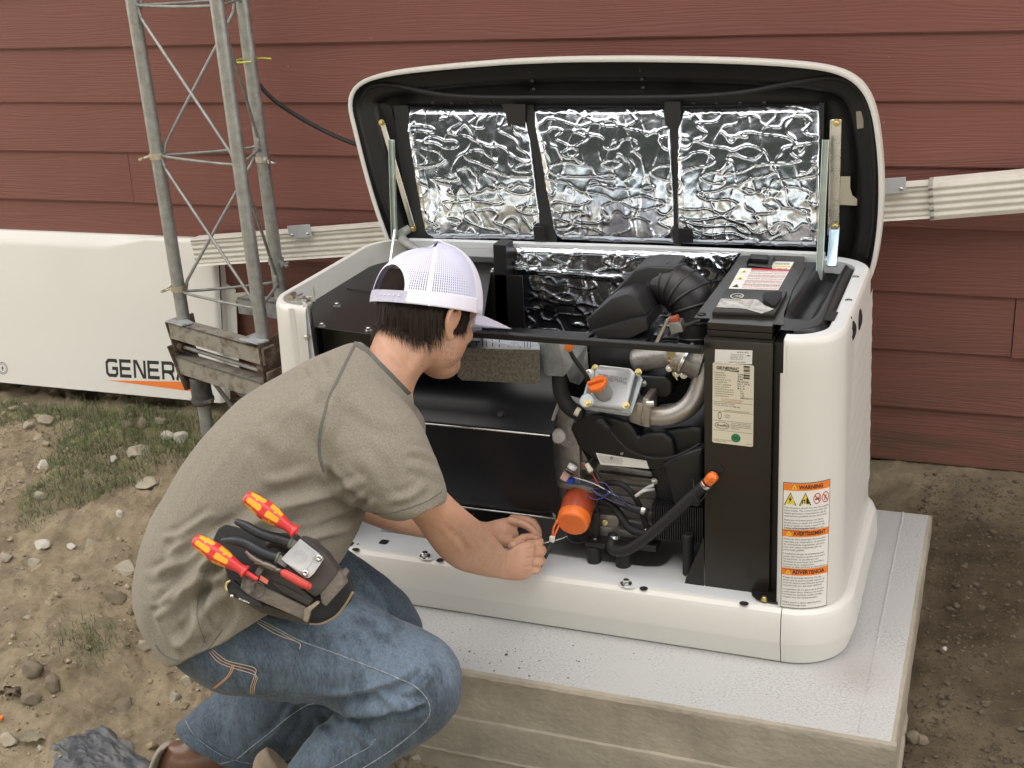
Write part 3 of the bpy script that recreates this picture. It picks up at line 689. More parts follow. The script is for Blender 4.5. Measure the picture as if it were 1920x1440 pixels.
rocks = [
 (84, 878, 30, M_STONE_WHITE, 'pale angular stone alone on bare soil below the left grass', .8, .25),
 (77, 934, 26, M_STONE, 'upright tan stone just below the pale angular stone', .9, .3),
 (340, 824, 38, M_STONE_WHITE, 'right one of two white stones lying together by the mast pipe', .6, .3),
 (312, 820, 32, M_STONE_WHITE, 'left one of two white stones lying together by the mast pipe', .6, .3),
 (262, 851, 50, M_STONE, 'long flat tan rock at the lower edge of the grass', .5, .3),
 (215, 862, 20, M_STONE_WHITE, 'small pale stone left of the long flat rock', .8, .3),
 (280, 908, 52, M_STONE, 'broad pale slab half buried beside the man\'s back', .35, .3),
 (216, 1124, 48, M_STONE_DARK, 'dark brown wedge-shaped rock resting on the soil', .6, .3),
 (238, 1066, 54, M_STONE, 'large rounded boulder half buried above the dark wedge-shaped rock', .6, .5),
 (328, 1310, 28, M_STONE, 'tan stone beside the jeans below the shirt hem', .9, .3),
 (230, 1322, 52, M_STONE_DARK, 'wide flat-topped rock sunk in clods left of the boot', .5, .45),
 (66, 1058, 30, M_STONE, 'pale stone at far left with a slanted top', .7, .35),
 (80, 1024, 32, M_STONE_WHITE, 'whitish chipped stone above the slanted one at far left', .6, .3),
 (12, 1047, 30, M_STONE, 'rock cut by the left edge of the view, halfway down', .7, .3),
 (135, 1026, 24, M_STONE_WHITE, 'small white chip right of the whitish chipped stone', .5, .3),
 (173, 1023, 30, M_STONE, 'broken grey stone in the middle of the bare soil', .7, .3),
 (270, 1212, 32, M_STONE, 'grey stone tucked under the lower back of the shirt', .8, .4),
 (266, 1180, 24, M_STONE_DARK, 'dark split stone standing on edge beside the shirt', 1.3, .3),
 (18, 1390, 36, M_STONE, 'round pale rock in the bottom left corner', .8, .3),
 (100, 1285, 40, M_STONE_DARK, 'tilted clay slab in front of the grassy mound', .8, .3),
 (62, 1262, 46, M_STONE_DARK, 'blocky dirt clod on the left flank of the grassy mound', .8, .3),
 (60, 1310, 40, M_STONE_DARK, 'rounded clod below the grassy mound', .7, .4),
 (86, 792, 32, M_STONE, 'pale rock in the grass under the leaning panel, second from the left', .7, .3),
 (54, 799, 26, M_STONE, 'pale rock in the grass under the leaning panel, leftmost', .7, .3),
 (237, 798, 32, M_STONE_DARK, 'flat brown rock in the grass left of the mast pipe', .5, .3),
 (268, 801, 26, M_STONE_DARK, 'upright brown rock in the grass left of the mast pipe', 1.1, .25),
 (303, 793, 26, M_STONE, 'rounded grey rock in the grass nearest the orange stripe', .8, .3),
 (75, 825, 24, M_STONE, 'small grey rock at the lower left edge of the grass', .7, .3),
 (225, 965, 15, M_STONE_WHITE, 'tiny cream pebble standing out on bare soil', 1, .3),
 (1712, 1388, 30, M_STONE_DARK, 'grey stone wedged against the right side of the pad', 1, .3),
 (1728, 1392, 24, M_STONE_DARK, 'mottled stone right of the one wedged against the pad', 1, .3),
 (1770, 1219, 12, M_STONE_WHITE, 'white pebble on the dark mud right of the pad', 1, .3),
 (783, 1424, 40, M_STONE, 'pale rock at the foot of the pad below the knee', 1, .3),
 (752, 1436, 26, M_STONE_DARK, 'low stone left of the pale rock under the knee', .8, .3),
 (352, 1280, 30, M_STONE, 'pale stone peeking out under the seat of the jeans', .9, .3)]
for i, (x, y, w_, m, lb, hr, sk) in enumerate(rocks): rock(x, y, w_, m, lb, None, hr, i, sk + .08)

def scatter(name, n, size, mats_, region, seed, kind='stuff', flat=.7):
    r = np.random.default_rng(seed); bmm = []
    for k in range(4):
        me = rock_mesh(50 + k, 1); co = np.empty(len(me.vertices) * 3); me.vertices.foreach_get('co', co); fc = np.array([p.vertices[:] for p in me.polygons]); bmm.append((co.reshape(-1, 3), fc)); bpy.data.meshes.remove(me)
    P = region(r, n); n = len(P); z = gz(P[:, 0], P[:, 1]); s = size(r, n); Vs, Fs, o = [], [], 0
    for i in range(n):
        co, fc = bmm[i % 4]; a = r.uniform(0, math.tau); c_, s_ = math.cos(a), math.sin(a)
        q = co @ np.array([[c_, s_, 0], [-s_, c_, 0], [0, 0, 1]]) * (s[i] * np.array([1, r.uniform(.6, 1), flat * r.uniform(.6, 1.2)])) + [P[i, 0], P[i, 1], z[i] + s[i] * .2]
        Vs.append(q); Fs.append(fc + o); o += len(co)
    Vs = np.concatenate(Vs); Fs = np.concatenate(Fs); me = bpy.data.meshes.new(name)
    me.from_pydata(Vs.tolist(), [], Fs.tolist()); part(name, me, mats_, None, kind=kind)
def inpad(P): return (P[:, 0] > -1.26) & (P[:, 0] < .25) & (P[:, 1] > -.2) & (P[:, 1] < .76)
def reg_left(r, n):
    P = np.stack([r.uniform(-3.0, -.45, n), r.uniform(-1.0, .95, n)], 1); dn = fbm(P[:, 0] * 4, P[:, 1] * 4, 3, 41)
    return P[(dn + r.uniform(-.5, .7, n) > 0) & ~inpad(P)]
M_BITS = mat('soil_bits', (.16, .125, .078), .95, col2=(.42, .355, .25), vscale=75, thresh=(.36, .64), detail=2, bump=.6, bscale=150)
scatter('gravel', 17000, lambda r, n: .0020 + .0022 * r.pareto(2.6, n).clip(0, 5), M_BITS, reg_left, 1)
scatter('clods', 3000, lambda r, n: .005 + .0055 * r.pareto(2.6, n).clip(0, 3.5), mat('soil_clod', (.18, .14, .088), .95, col2=(.38, .315, .215), vscale=28, thresh=(.38, .64), bump=.8, bscale=90, bdist=.004), reg_left, 2)
def reg_white(r, n): return (lambda P: P[~inpad(P)])(np.stack([r.uniform(-3.0, -.5, n), r.uniform(-1.0, .9, n)], 1))
scatter('pale_chips', 560, lambda r, n: .003 + .004 * r.pareto(3.0, n).clip(0, 3), MATS['limestone'], reg_white, 3)
scatter('mud_gravel', 6500, lambda r, n: .0018 + .0024 * r.pareto(2.8, n).clip(0, 4), mat('mud_bit', (.065, .048, .030), .95, col2=(.115, .09, .06), vscale=60, thresh=(.4, .6)),
        lambda r, n: (lambda P: P[~inpad(P)])(np.stack([.2 + np.abs(r.normal(.06, .25, n)), r.uniform(-.7, 1.0, n)], 1)), 4)
def blades(name, n, region, m, hmin, hmax, seed, lean=.5, w_=.0016):
    r = np.random.default_rng(seed); P = region(r, n); n = len(P); z = gz(P[:, 0], P[:, 1]); V, Fc = [], []
    for i in range(n):
        h = r.uniform(hmin, hmax) * r.uniform(.5, 1); a = r.uniform(0, math.tau); k = r.uniform(.1, lean) * 1.6
        dx, dy = math.cos(a), math.sin(a); px_, py_ = -dy * w_, dx * w_; o = len(V); x, y, zz = P[i, 0], P[i, 1], z[i] - .003
        for t in (0, .4, .75):
            q = k * h * t * t; ww = 1 - t * .75
            V += [(x + dx * q - px_ * ww, y + dy * q - py_ * ww, zz + h * t), (x + dx * q + px_ * ww, y + dy * q + py_ * ww, zz + h * t)]
        V.append((x + dx * k * h, y + dy * k * h, zz + h * (1 - k * .25)))
        Fc += [(o, o + 1, o + 3, o + 2), (o + 2, o + 3, o + 5, o + 4), (o + 4, o + 5, o + 6)]
    me = bpy.data.meshes.new(name); me.from_pydata(V, [], Fc); part(name, me, m, None, kind='stuff')
def reg_grass(r, n):
    P = np.stack([r.uniform(-2.95, -1.2, n), r.uniform(.1, .93, n)], 1)
    cov = (P[:, 1] - .50) * 2.6 + 1.0 * fbm(P[:, 0] * 3.2, P[:, 1] * 3.2, 3, 61) - .25 * (P[:, 0] < -2.3)
    return P[(cov + r.uniform(-.3, .3, n) > 0) & ~inpad(P)]
blades('grass', 34000, reg_grass, M_GRASS, .014, .055, 11, .9, .0011)
blades('tall_grass', 520, lambda r, n: (lambda P: P[P[:, 1] < .93])(np.stack([r.normal(-1.72, .12, n), r.normal(.80, .09, n)], 1)), M_GRASS, .05, .16, 12, .6, .0011)
blades('wispy_grass', 260, lambda r, n: np.stack([r.uniform(-2.5, -1.7, n), r.normal(.88, .02, n)], 1), M_GRASS, .04, .095, 16, .7, .0009)
tc_ = ground_hit(165, 1205)
blades('grass_tuft', 330, lambda r, n: np.stack([r.normal(tc_.x, .05, n), r.normal(tc_.y, .035, n)], 1), M_GRASS, .02, .05, 13, 1.1, .001)
blades('dry_straw', 260, lambda r, n: (lambda P: P[~inpad(P)])(np.stack([r.uniform(-2.9, -.7, n), r.uniform(-.8, .8, n)], 1)), M_DRYGRASS, .02, .05, 14, 2.0, .0008)
def tarp():
    bm = B(); a = ground_hit(90, 1395);
    c = [ground_hit(95, 1395), ground_hit(190, 1358), ground_hit(330, 1470), ground_hit(110, 1475)]
    def fn(u, v):
        p = c[0].lerp(c[1], u).lerp(c[3].lerp(c[2], u), v); z = float(gz(p.x, p.y, False))
        e = min(u, 1 - u, v, 1 - v)
        return Vector((p.x + .006 * mnoise.noise(Vector((u * 9, v * 9, 1))), p.y + .008 * mnoise.noise(Vector((u * 7, v * 9, 5))), z + .024 + .014 * abs(mnoise.noise(Vector((u * 5, v * 4, 2)))) + .007 * abs(mnoise.noise(Vector((u * 13, v * 11, 3)))) - .012 * max(0, 1 - e * 8)))
    grid(bm, 60, 60, fn)
    one('plastic_sheet', bm, mat('dusty_black_plastic', (.055, .062, .072), .5, col2=(.16, .16, .155), vscale=12, thresh=(.40, .65), bump=.5, bscale=40), 'crumpled dusty black plastic sheet half buried in the bottom left', 'plastic sheet', smooth=True)
tarp()
def leaf(px, py, s, m, label, lobes=5):
    p = ground_hit(px, py) + Vector((0, 0, .012)); bm = B(); n = 36; r = random.Random(px); V = []
    ctr = bm.verts.new(p + Vector((0, 0, .004)))
    for k in range(n):
        a = k * math.tau / n; q = s * (.62 + .38 * abs(math.cos(lobes * a / 2)) + r.uniform(-.06, .06)); V.append(bm.verts.new(p + Vector((math.cos(a) * q, math.sin(a) * q * .7, r.uniform(-.004, .006)))))
    for k in range(n): bm.faces.new((ctr, V[k], V[(k + 1) % n]))
    bmesh.ops.solidify(bm, geom=bm.faces[:], thickness=.0006)
    one('leaf', bm, m, label, 'leaf', smooth=True)
leaf(22, 1305, .030, mat('dry_leaf', (.33, .27, .19), .8, var=.3, vscale=60), 'curled dry leaf at the left edge above the orange tag')
leaf(62, 1388, .034, mat('pale_dry_leaf', (.45, .40, .29), .8, var=.25, vscale=50), 'pale torn dry leaf between the round rock and the plastic sheet', 3)
one('tag', obox(B(), ground_hit(2, 1353) + Vector((0, 0, .01)), (1, 0, 0), (0, 1, .2), (0, -.2, 1), .006, .006, .003, .001), M_ORANGE, 'small orange tag lying at the left edge of the dirt', 'tag')
# ================================================================== generator
gen = thing('generator', (-.51, .31, 0), 'white standby generator with raised lid and exposed engine on the concrete pad', 'generator')
def rr_path(x0, x1, y0, y1, r, n=10, bow=0.0):
    """rounded rectangle, counter-clockwise seen from above, starting at the middle of the front"""
    out = []
    xm = (x0 + x1) / 2
    def arc(cx, cy, a0, a1):
        for k in range(n + 1):
            a = a0 + (a1 - a0) * k / n; out.append((cx + r * math.cos(a), cy + r * math.sin(a)))
    arc(x1 - r, y0 + r, -math.pi / 2, 0); arc(x1 - r, y1 - r, 0, math.pi / 2); arc(x0 + r, y1 - r, math.pi / 2, math.pi); arc(x0 + r, y0 + r, math.pi, 1.5 * math.pi)
    return out
def offs(path, o, closed=True):
    n = len(path); res = []
    for i, (x, y) in enumerate(path):
        a = path[(i - 1) % n] if closed or i else path[0]; b = path[(i + 1) % n] if closed or i < n - 1 else path[-1]
        tx, ty = b[0] - a[0], b[1] - a[1]; L = math.hypot(tx, ty) or 1; res.append((x - ty / L * o, y + tx / L * o))
    return res                                     # positive = inward for a ccw path
X0, X1 = -1.162, .134
bp = rr_path(X0, X1, 0, .622, .125, 14)
# ---- base: skirt with a tan lower band, split at the seam
def skirt(path, closed, name):
    prof = [(.020, .001), (.014, .004), (.001, .050), (0, .056), (.0035, .108), (.008, .118), (.016, .1245), (.024, .126)]
    bm = B(); rings = []
    for p in zip(*[[(x, y, z) for (x, y) in offs(path, o, closed)] for o, z in prof]): rings.append(p)
    if closed: loft(bm, [list(r) for r in rings] + [list(rings[0])], closed=False)
    else: loft(bm, [list(r) for r in rings], closed=False)
    bmesh.ops.remove_doubles(bm, verts=bm.verts, dist=1e-5)
    return part(name, bm, M_WHITE, gen, angle=25)
i0 = 0
right = [(.0012, 0.0)] + bp[0:29] + [(-.5, .622)]
left = [(-.5, .622)] + bp[30:] + [(-.0006, 0.0)]
right = [(.0008 + .009 * k / 3, 0) for k in range(3)] + bp[0:30] + [(-.3, .622), (-.5, .622)]
left = [(-.5, .622), (-.8, .622)] + bp[30:] + [(-.9, 0), (-.6, 0), (-.3, 0), (-.0008, 0)]
skirt(right, False, 'base_corner'); skirt(left, False, 'base_skirt')
# ---- the deck inside the base, with a raised front shelf and a sunken floor
M_DECK = mat('deck_paint', (.64, .66, .67), .36, var=.03, vscale=4, bump=.05, bscale=400, coat=.1)
bm = B()
FZ = .064
sh = [(-1.135, .024), (-.002, .024)]
A = H(1245, 1065, .126); Bq = H(1310, 1002, .126)
hole = [(-.93, .105), (A.x - .04, .105), (A.x - .012, .112), (A.x, .13), (A.x + .035, .30), (A.x + .035, .55), (-.93, .55)]
outer = [(-1.14, .024), (.1, .024), (.1, .6), (-1.14, .6)]
def face_with_hole(bm, out, hol, z):
    vo = [bm.verts.new((x, y, z)) for x, y in out]; vh = [bm.verts.new((x, y, z)) for x, y in hol]
    es = [bm.edges.new((v[i], v[(i + 1) % len(v)])) for v in (vo, vh) for i in range(len(v))]
    bmesh.ops.triangle_fill(bm, use_beauty=True, use_dissolve=False, edges=es)
    return vh
outer_r = [(-1.10, .024)] + [(-.8, .024), (-.4, .024), (-.003, .024), (.05, .028)] + [(.09, .09), (.1, .2), (.1, .55), (.05, .59), (-1.08, .59), (-1.13, .54), (-1.135, .1)]
hv = face_with_hole(bm, outer_r, hole, .1255)
# rolled edge down to the floor
hb = [bm.verts.new((v.co.x, v.co.y + .001, FZ)) for v in hv]
for i in range(len(hv)): bm.faces.new((hv[i], hv[(i + 1) % len(hv)], hb[(i + 1) % len(hv)], hb[i]))
bm.faces.new(hb)
part('deck', bm, M_DECK, gen, angle=30)
# dished washers, bolts and punched holes of the shelf
def hole_px(px, py, wpx, hpx, Z=.1262, shape='round', nm='punched_hole'):
    c = H(px, py, Z); a = H(px + wpx / 2, py, Z); b_ = H(px, py - hpx / 2, Z); rx = (a - c).length; ry = abs(b_.y - c.y); n = 20; bm = B(); V = []
    for k in range(n):
        t = k * math.tau / n; cx, sy = math.cos(t), math.sin(t)
        if shape == 'sq': cx, sy = math.copysign(abs(cx) ** .45, cx), math.copysign(abs(sy) ** .45, sy)
        V.append((c.x + cx * rx, c.y + sy * ry, Z))
    loft(bm, [V, [(x, y, Z - .0004) for x, y, z in V]]); part(nm, bm, M_INK, gen)
for a in ((1207, 1103, 16, 8), (1395, 1131, 18, 8), (825, 1050, 14, 8), (667, 1030, 15, 6), (671, 1020, 3, 3), (612, 1010, 4, 4)): hole_px(*a)
hole_px(655, 1020, 15, 9, shape='sq'); hole_px(720, 1016, 17, 9, shape='sq')
for px, py, nm in ((1174, 1095, 0), (797, 1043, 0)):
    c = H(px, py, .126); bm = B(); lathe(bm, c + Vector((.004, .001, 0)), (0, 0, 1), [(-.0006, .0165), (.0002, .0155), (.0003, .0145), (-.0002, .013)], 32)
    for v in bm.verts: v.co.x = c.x + (v.co.x - c.x) * 1.35
    part('dished_pad', bm, M_DECK, gen, smooth=True)
    bm = B(); lathe(bm, c, (0, 0, 1), [(.0005, .0125), (.0022, .012), (.0035, .0085)], 24); cyl(bm, c + Vector((0, 0, .003)), c + Vector((0, 0, .0105)), .0075, .0072, n=6, bev=.0007)
    part('bolt', bm, M_STEEL, gen, angle=30)
c = H(681, 1008, .1262); bm = B(); hexbolt(bm, c + Vector((0, .02, -.02)), (0, 0, 1), .006, .006); part('bolt', bm, M_BRASS, gen, angle=30)
# ---- enclosure side walls: one sheet from the front left post round the back to the front right post
def wall_path(z):
    t = (z - .126) / .56; x0 = -1.142 + .024 * t; x1 = .110 - .016 * t; y0 = .018 + .004 * t; y1 = .604 - .016 * t
    return rr_path(x0, x1, y0, y1, .098, 14)
XR = -.008
def encl():
    # ccw from front right edge; n points: straight start, then the arcs, end at the left post
    def ring(o, z):
        p = wall_path(z); y0 = p[0][1]
        p = [(XR, y0), (XR + .006, y0)] + p
        for k in range(1, 6): pass
        full = []
        for i in range(len(p) - 1):
            (xa, ya), (xb, yb) = p[i], p[i + 1]; L = math.hypot(xb - xa, yb - ya); m = max(1, int(L / .05))
            full += [(xa + (xb - xa) * k / m, ya + (yb - ya) * k / m) for k in range(m)]
        full.append(p[-1]); full.append((p[-1][0] + .016, y0))
        return [(x, y, z) for x, y in offs(full, o, False)]
    return ring
ring = encl()
def wall_sheet(prof, name, m, i0=0, i1=None):
    cols = list(zip(*[ring(o, z) for o, z in prof])); cols = cols[i0:i1]
    bm = B(); loft(bm, [list(c) for c in cols], closed=False); return part(name, bm, m, gen, angle=28)
NP = len(ring(0, .2))
prof = [(.003, .124), (.0, .127)] + [(0, .13 + (.672 - .13) * k / 12) for k in range(13)] + [(.0018, .680), (.005, .6845), (.009, .686)]
wall_sheet(prof, 'enclosure_wall', M_WHITE)
# rim flange (wide on the right and rear, narrow on the left) and its inner leaf
nL = int(NP * .60)
wall_sheet([(.009, .686), (.016, .6862), (.030, .686), (.033, .6835), (.033, .655)], 'rim_flange', M_DECK, 0, nL + 1)
wall_sheet([(.009, .686), (.0145, .6862), (.017, .684), (.017, .58), (.018, .42)], 'rim_flange', M_WHITE, nL, NP)
wall_sheet([(.0035, .66), (.0035, .13)], 'wall_lining', M_DECK)
# left post return flange with its slot, nut and catch
pfl = ring(0, .4)[-1]
yl = wall_path(.68)[-1][1]; xl = E(541, 578, yl).x; xr = E(573, 565, yl).x
bm = B(); ext(bm, [(xl, yl - .0005, .12), (xl + .012, yl - .0005, .12), (xl + .012, yl - .0005, .683), (xl, yl - .0005, .683)], (0, .0015, 0)); part('post_edge', bm, M_WHITE, gen)
p0 = E(545, 577, yl);
pr2 = [E(543, 577, yl), E(561, 574, yl + .012), E(561, 586, yl + .012), E(565, 592, yl + .012), E(570, 588, yl + .012), E(570, 564, yl + .012), E(580, 568, yl + .018), E(594, 660, yl + .018)]
pr2 = [Vector((p.x, yl + .006, p.z)) for p in pr2]; pr2 += [Vector((pr2[-1].x + .004, yl + .006, .13)), Vector((pr2[0].x, yl + .006, .13))]
bm = B(); ext(bm, pr2, (0, .0018, 0), .0004, 1); part('post_flange', bm, M_DECK, gen)
c = E(576, 631, yl + .004); bm = B(); hexbolt(bm, c, (0, -1, 0), .0055, .005); part('bolt', bm, M_STEEL, gen, angle=30)
c = E(570, 601, yl + .0035); bm = B(); cyl(bm, c, c + Vector((0, .003, 0)), .002, n=10); part('punched_hole', bm, M_INK, gen)
bm = B(); c = E(562, 562, yl + .03)
obox(bm, c, (1, 0, 0), (0, 1, 0), (0, 0, 1), .020, .007, .004, .001); cyl(bm, c + Vector((-.018, -.01, .006)), c + Vector((-.018, .01, .006)), .008, n=12); cyl(bm, c + Vector((.002, -.01, .006)), c + Vector((.002, .01, .006)), .006, n=12)
ext(bm, [c + Vector((.014, .004, -.004)), c + Vector((.036, .004, -.004)), c + Vector((.035, .004, .032)), c + Vector((.029, .004, .008)), c + Vector((.014, .004, .006))], (0, .0015, 0), .0003, 1)
part('lid_catch', bm, M_STEEL, gen, angle=30)
# right front edge: an inner hem standing off the sheet, dark gap and tabs
bm = B(); ext(bm, [E(1463, 700, .03), E(1469, 700, .03), E(1462, 1130, .03), E(1456, 1130, .03)], (0, .0015, 0)); part('inner_hem', bm, M_WHITE, gen)
bm = B(); cq = ring(0, .4)[0]
ext(bm, [(XR, cq[1] + .0022, .126), (XR, cq[1] + .0022, .684), (XR, .05, .684), (XR, .05, .126)], (.0014, 0, 0)); part('front_return', bm, M_WHITE, gen)
# ---- louvres pressed into the right side
for k in range(11):
    z = .185 + .040 * k; yb = .14 + .018 * max(0, k - 6); bm = B(); rows = []
    n = 22
    for i in range(n + 1):
        u = i / n; y = yb + (.535 - yb) * u; e = min(1, min(u, 1 - u) * 9) ; e = math.sqrt(max(0, 1 - (1 - e) ** 2)); x = .110 - .016 * (z - .126) / .56
        x += -.001
        dzt = .012 * u
        rows.append([(x, y, z + .034 + dzt), (x + .0018 * e, y, z + .020 + dzt), (x + .0035 * e, y, z + .006 + dzt), (x + .004 * e, y, z + .002 + dzt), (x + .003 * e, y, z - .0005 + dzt), (x, y, z - .001 + dzt)])
    loft(bm, rows, closed=False); part('louvre', bm, M_WHITE, gen, angle=50)
# ---- rubber lock covers on the right shoulder
for px, py, s, nm in ((1598, 622, .022, 0), (1613, 600, .023, 1)):
    rr_ = wall_path(.62);
    y = .185 if nm == 0 else .30; x = .1105 - .016 * .88 + (-.006 if nm == 0 else 0); zc = E(px, py, y).z
    nrm_ = Vector((1, -.35 if nm == 0 else -.06, 0)).normalized()
    x = E(px, py, y).x - .008
    bm = B(); lathe(bm, (x, y, zc), nrm_, [(0, s * .9), (.002, s), (.006, s), (.008, s * .9), (.0082, s * .55), (.0105, s * .5), (.0105, s * .35), (.007, s * .3), (.007, .001)], 28)
    if nm == 0: obox(bm, Vector((x, y, zc - s)) + nrm_ * .004, (0, 1, 0), nrm_, (0, 0, 1), .005, .003, .010, .0015); tube(bm, [Vector((x, y - .006, zc + s)) + nrm_ * .004, Vector((x, y, zc + s + .007)) + nrm_ * .005, Vector((x, y + .006, zc + s)) + nrm_ * .004], .0022, 8, 4)
    part('lock_cover', bm, M_RUBBER, gen, angle=35)
for px, py in ((1604, 519), (1591, 563)):
    c = H(px, py, .6865); bm = B(); lathe(bm, c, (0, 0, 1), [(0, .0075), (.0012, .007), (.0012, .004), (.0002, .003)], 18); part('rivet', bm, M_STEEL, gen, smooth=True)

# ---- lid, standing open behind
lid = thing('lid', (-.53, .62, .62), None, None); lid.parent = gen; lid.location = BASE[lid] - BASE[gen]
del_keys = [k for k in lid.keys()]
for k in del_keys: del lid[k]
LY = .600
lo = [(652, 172), (662, 157), (682, 146), (706, 139), (760, 130), (850, 121), (950, 113), (1060, 108.5), (1180, 107.5), (1300, 109), (1400, 112), (1490, 117), (1552, 124), (1588, 134), (1614, 150), (1632, 174), (1643, 207), (1650, 250), (1655, 300), (1657, 350), (1655, 410), (1649, 465), (1640, 510), (1627, 545), (1600, 568), (1560, 578)]
hi = [(760, 520), (738, 490), (722, 450), (705, 405), (688, 350), (672, 290), (659, 235), (648, 196)]
LP = [E(x, y, LY) for x, y in lo + hi]
LP = [Vector((p.x, p.z, 0)) for p in LP]
def resample(P, n, closed=True):
    P = [Vector(p) for p in P];
    if closed: P = P + [P[0]]
    cum = [0]
    for a, b_ in zip(P, P[1:]): cum.append(cum[-1] + (b_ - a).length)
    out = []; j = 0
    for k in range(n):
        s = cum[-1] * k / n
        while cum[j + 1] < s: j += 1
        out.append(P[j].lerp(P[j + 1], (s - cum[j]) / (cum[j + 1] - cum[j])))
    return out
LP = resample(LP, 200)
for _ in range(5): LP = [(LP[i - 1] + LP[i] * 2 + LP[(i + 1) % 200]) / 4 for i in range(200)]
lc = Vector((-.53, .86, 0))
def lring(inset, y, dz=0):
    n = len(LP); out = []
    for i, p in enumerate(LP):
        t = (LP[(i + 1) % n] - LP[i - 1]).normalized(); nr = Vector((-t.y, t.x, 0)); nr = nr if nr.dot(lc - p) > 0 else -nr
        q = p + nr * inset; out.append((q.x, y, q.y + dz))
    return out
# the white shell: rolled rim, sides running back, domed top
bm = B()
loft(bm, [lring(.0115, LY + .012), lring(.010, LY + .001), lring(.006, LY - .001), lring(.001, LY), lring(0, LY + .004), lring(0, LY + .035), lring(.006, LY + .07), lring(.02, LY + .10), lring(.06, LY + .122), lring(.12, LY + .13)], cap0=False)
part('lid_shell', bm, M_WHITE, lid, angle=40)
bm = B()
loft(bm, [lring(.0112, LY + .004), lring(.013, LY + .022), lring(.020, LY + .028), lring(.045, LY + .030), lring(.056, LY + .036), lring(.060, LY + .05), lring(.068, LY + .062), lring(.085, LY + .066)], cap0=False)
M_LINER = mat('black_liner', (.0075, .0075, .008), .46, var=.15, vscale=5, bump=.12, bscale=350, bdist=.0006)
part('lid_liner', bm, M_LINER, lid, angle=50)
gk = [(738, 430), (712, 360), (690, 290), (676, 230), (674, 195), (688, 167), (715, 158), (750, 162), (800, 173), (850, 180), (920, 183), (1050, 183), (1180, 183), (1300, 181), (1390, 174), (1460, 161), (1520, 150), (1560, 146), (1595, 155), (1620, 180), (1634, 225), (1640, 290), (1641, 360), (1636, 430), (1625, 490)]
bm = B(); tube(bm, [E(x, y, LY + .030) for x, y in gk], .0062, 10, 6); part('door_seal', bm, M_RUBBER, lid, smooth=True)
# upper plate edge and rivets
for x, y in ((996, 136), (998, 152), (1001, 168), (1202, 133), (1204, 149), (1206, 165)):
    c = E(x, y, LY + .0300); bm = B(); lathe(bm, c, (0, -1, 0), [(0, .005), (.002, .0042), (.003, .002)], 14); part('rivet', bm, M_LINER, lid, smooth=True)
for x in (812, 848, 884, 921, 962, 1250, 1300, 1344, 1388, 1433):
    c = E(x, 193, LY + .036); bm = B(); lathe(bm, c, (0, -1, 0), [(0, .0045), (.002, .004), (.003, .0015)], 12); part('rivet', bm, M_LINER, lid, smooth=True)
# foil-faced insulation, crumpled
def foil_material():
    m = bpy.data.materials.new('aluminium_foil'); m.use_nodes = True; nt = m.node_tree; N = nt.nodes; L = nt.links
    b = N['Principled BSDF']; b.inputs['Metallic'].default_value = 1; b.inputs['Roughness'].default_value = .19; b.inputs['Base Color'].default_value = (.58, .615, .68, 1)
    geo = N.new('ShaderNodeNewGeometry')
    n0 = N.new('ShaderNodeTexNoise'); n0.inputs['Scale'].default_value = 6; n0.inputs['Detail'].default_value = 2; L.new(geo.outputs['Position'], n0.inputs[0])
    mx = N.new('ShaderNodeVectorMath'); mx.operation = 'MULTIPLY_ADD'; mx.inputs[1].default_value = (.09, .09, .09); L.new(n0.outputs['Color'], mx.inputs[0]); L.new(geo.outputs['Position'], mx.inputs[2])
    vo = N.new('ShaderNodeTexVoronoi'); vo.feature = 'DISTANCE_TO_EDGE'; vo.inputs['Scale'].default_value = 15; L.new(mx.outputs[0], vo.inputs[0])
    n1 = N.new('ShaderNodeTexNoise'); n1.inputs['Scale'].default_value = 30; n1.inputs['Detail'].default_value = 3; L.new(mx.outputs[0], n1.inputs[0])
    mr = N.new('ShaderNodeMapRange'); mr.inputs['From Max'].default_value = .22; L.new(vo.outputs['Distance'], mr.inputs[0])
    ad = N.new('ShaderNodeMath'); ad.operation = 'MULTIPLY_ADD'; ad.inputs[1].default_value = .35; L.new(mr.outputs[0], ad.inputs[0]); L.new(n1.outputs[0], ad.inputs[2])
    bp_ = N.new('ShaderNodeBump'); bp_.inputs['Strength'].default_value = .12; bp_.inputs['Distance'].default_value = .004; L.new(ad.outputs[0], bp_.inputs['Height']); L.new(bp_.outputs[0], b.inputs['Normal'])
    return m
M_FOIL = foil_material()
def ridge(p, o):
    a = 1 - abs(mnoise.noise(p + o)) * 2.4; return max(0, a) ** 10
def tri_(x): x = x - math.floor(x); return abs(2 * x - 1)
_fd = [(math.cos(a), math.sin(a), f, ph) for a, f, ph in ((.25, 14, .1), (1.35, 12, .6), (2.2, 20, .3), (1.75, 27, .8), (.7, 33, .4), (2.8, 23, .2))]
def crumple(p, o):
    wx, wz = .020 * mnoise.noise(Vector((p.x * 14, p.z * 14, 1)) + o), .014 * mnoise.noise(Vector((p.x * 9, p.z * 9, 7)) + o); x, z = p.x + wx, p.z + wz; h = 0
    for i, (c, s_, f, ph) in enumerate(_fd):
        m = max(0, .55 + 1.3 * mnoise.noise(Vector((p.x * 5, p.z * 5, i * 3.3)) + o)); h += m * tri_((x * c + z * s_) * f + ph + o.x) / f * .0105
    for i, (c, s_, f, ph) in enumerate(_fd[:5]):
        m = max(0, .15 + 1.5 * mnoise.noise(Vector((p.x * 8, p.z * 8, 20 + i * 3.3)) + o)); h += m * tri_((x * s_ - z * c) * f * 2.6 + ph) / f * .0055
    return h
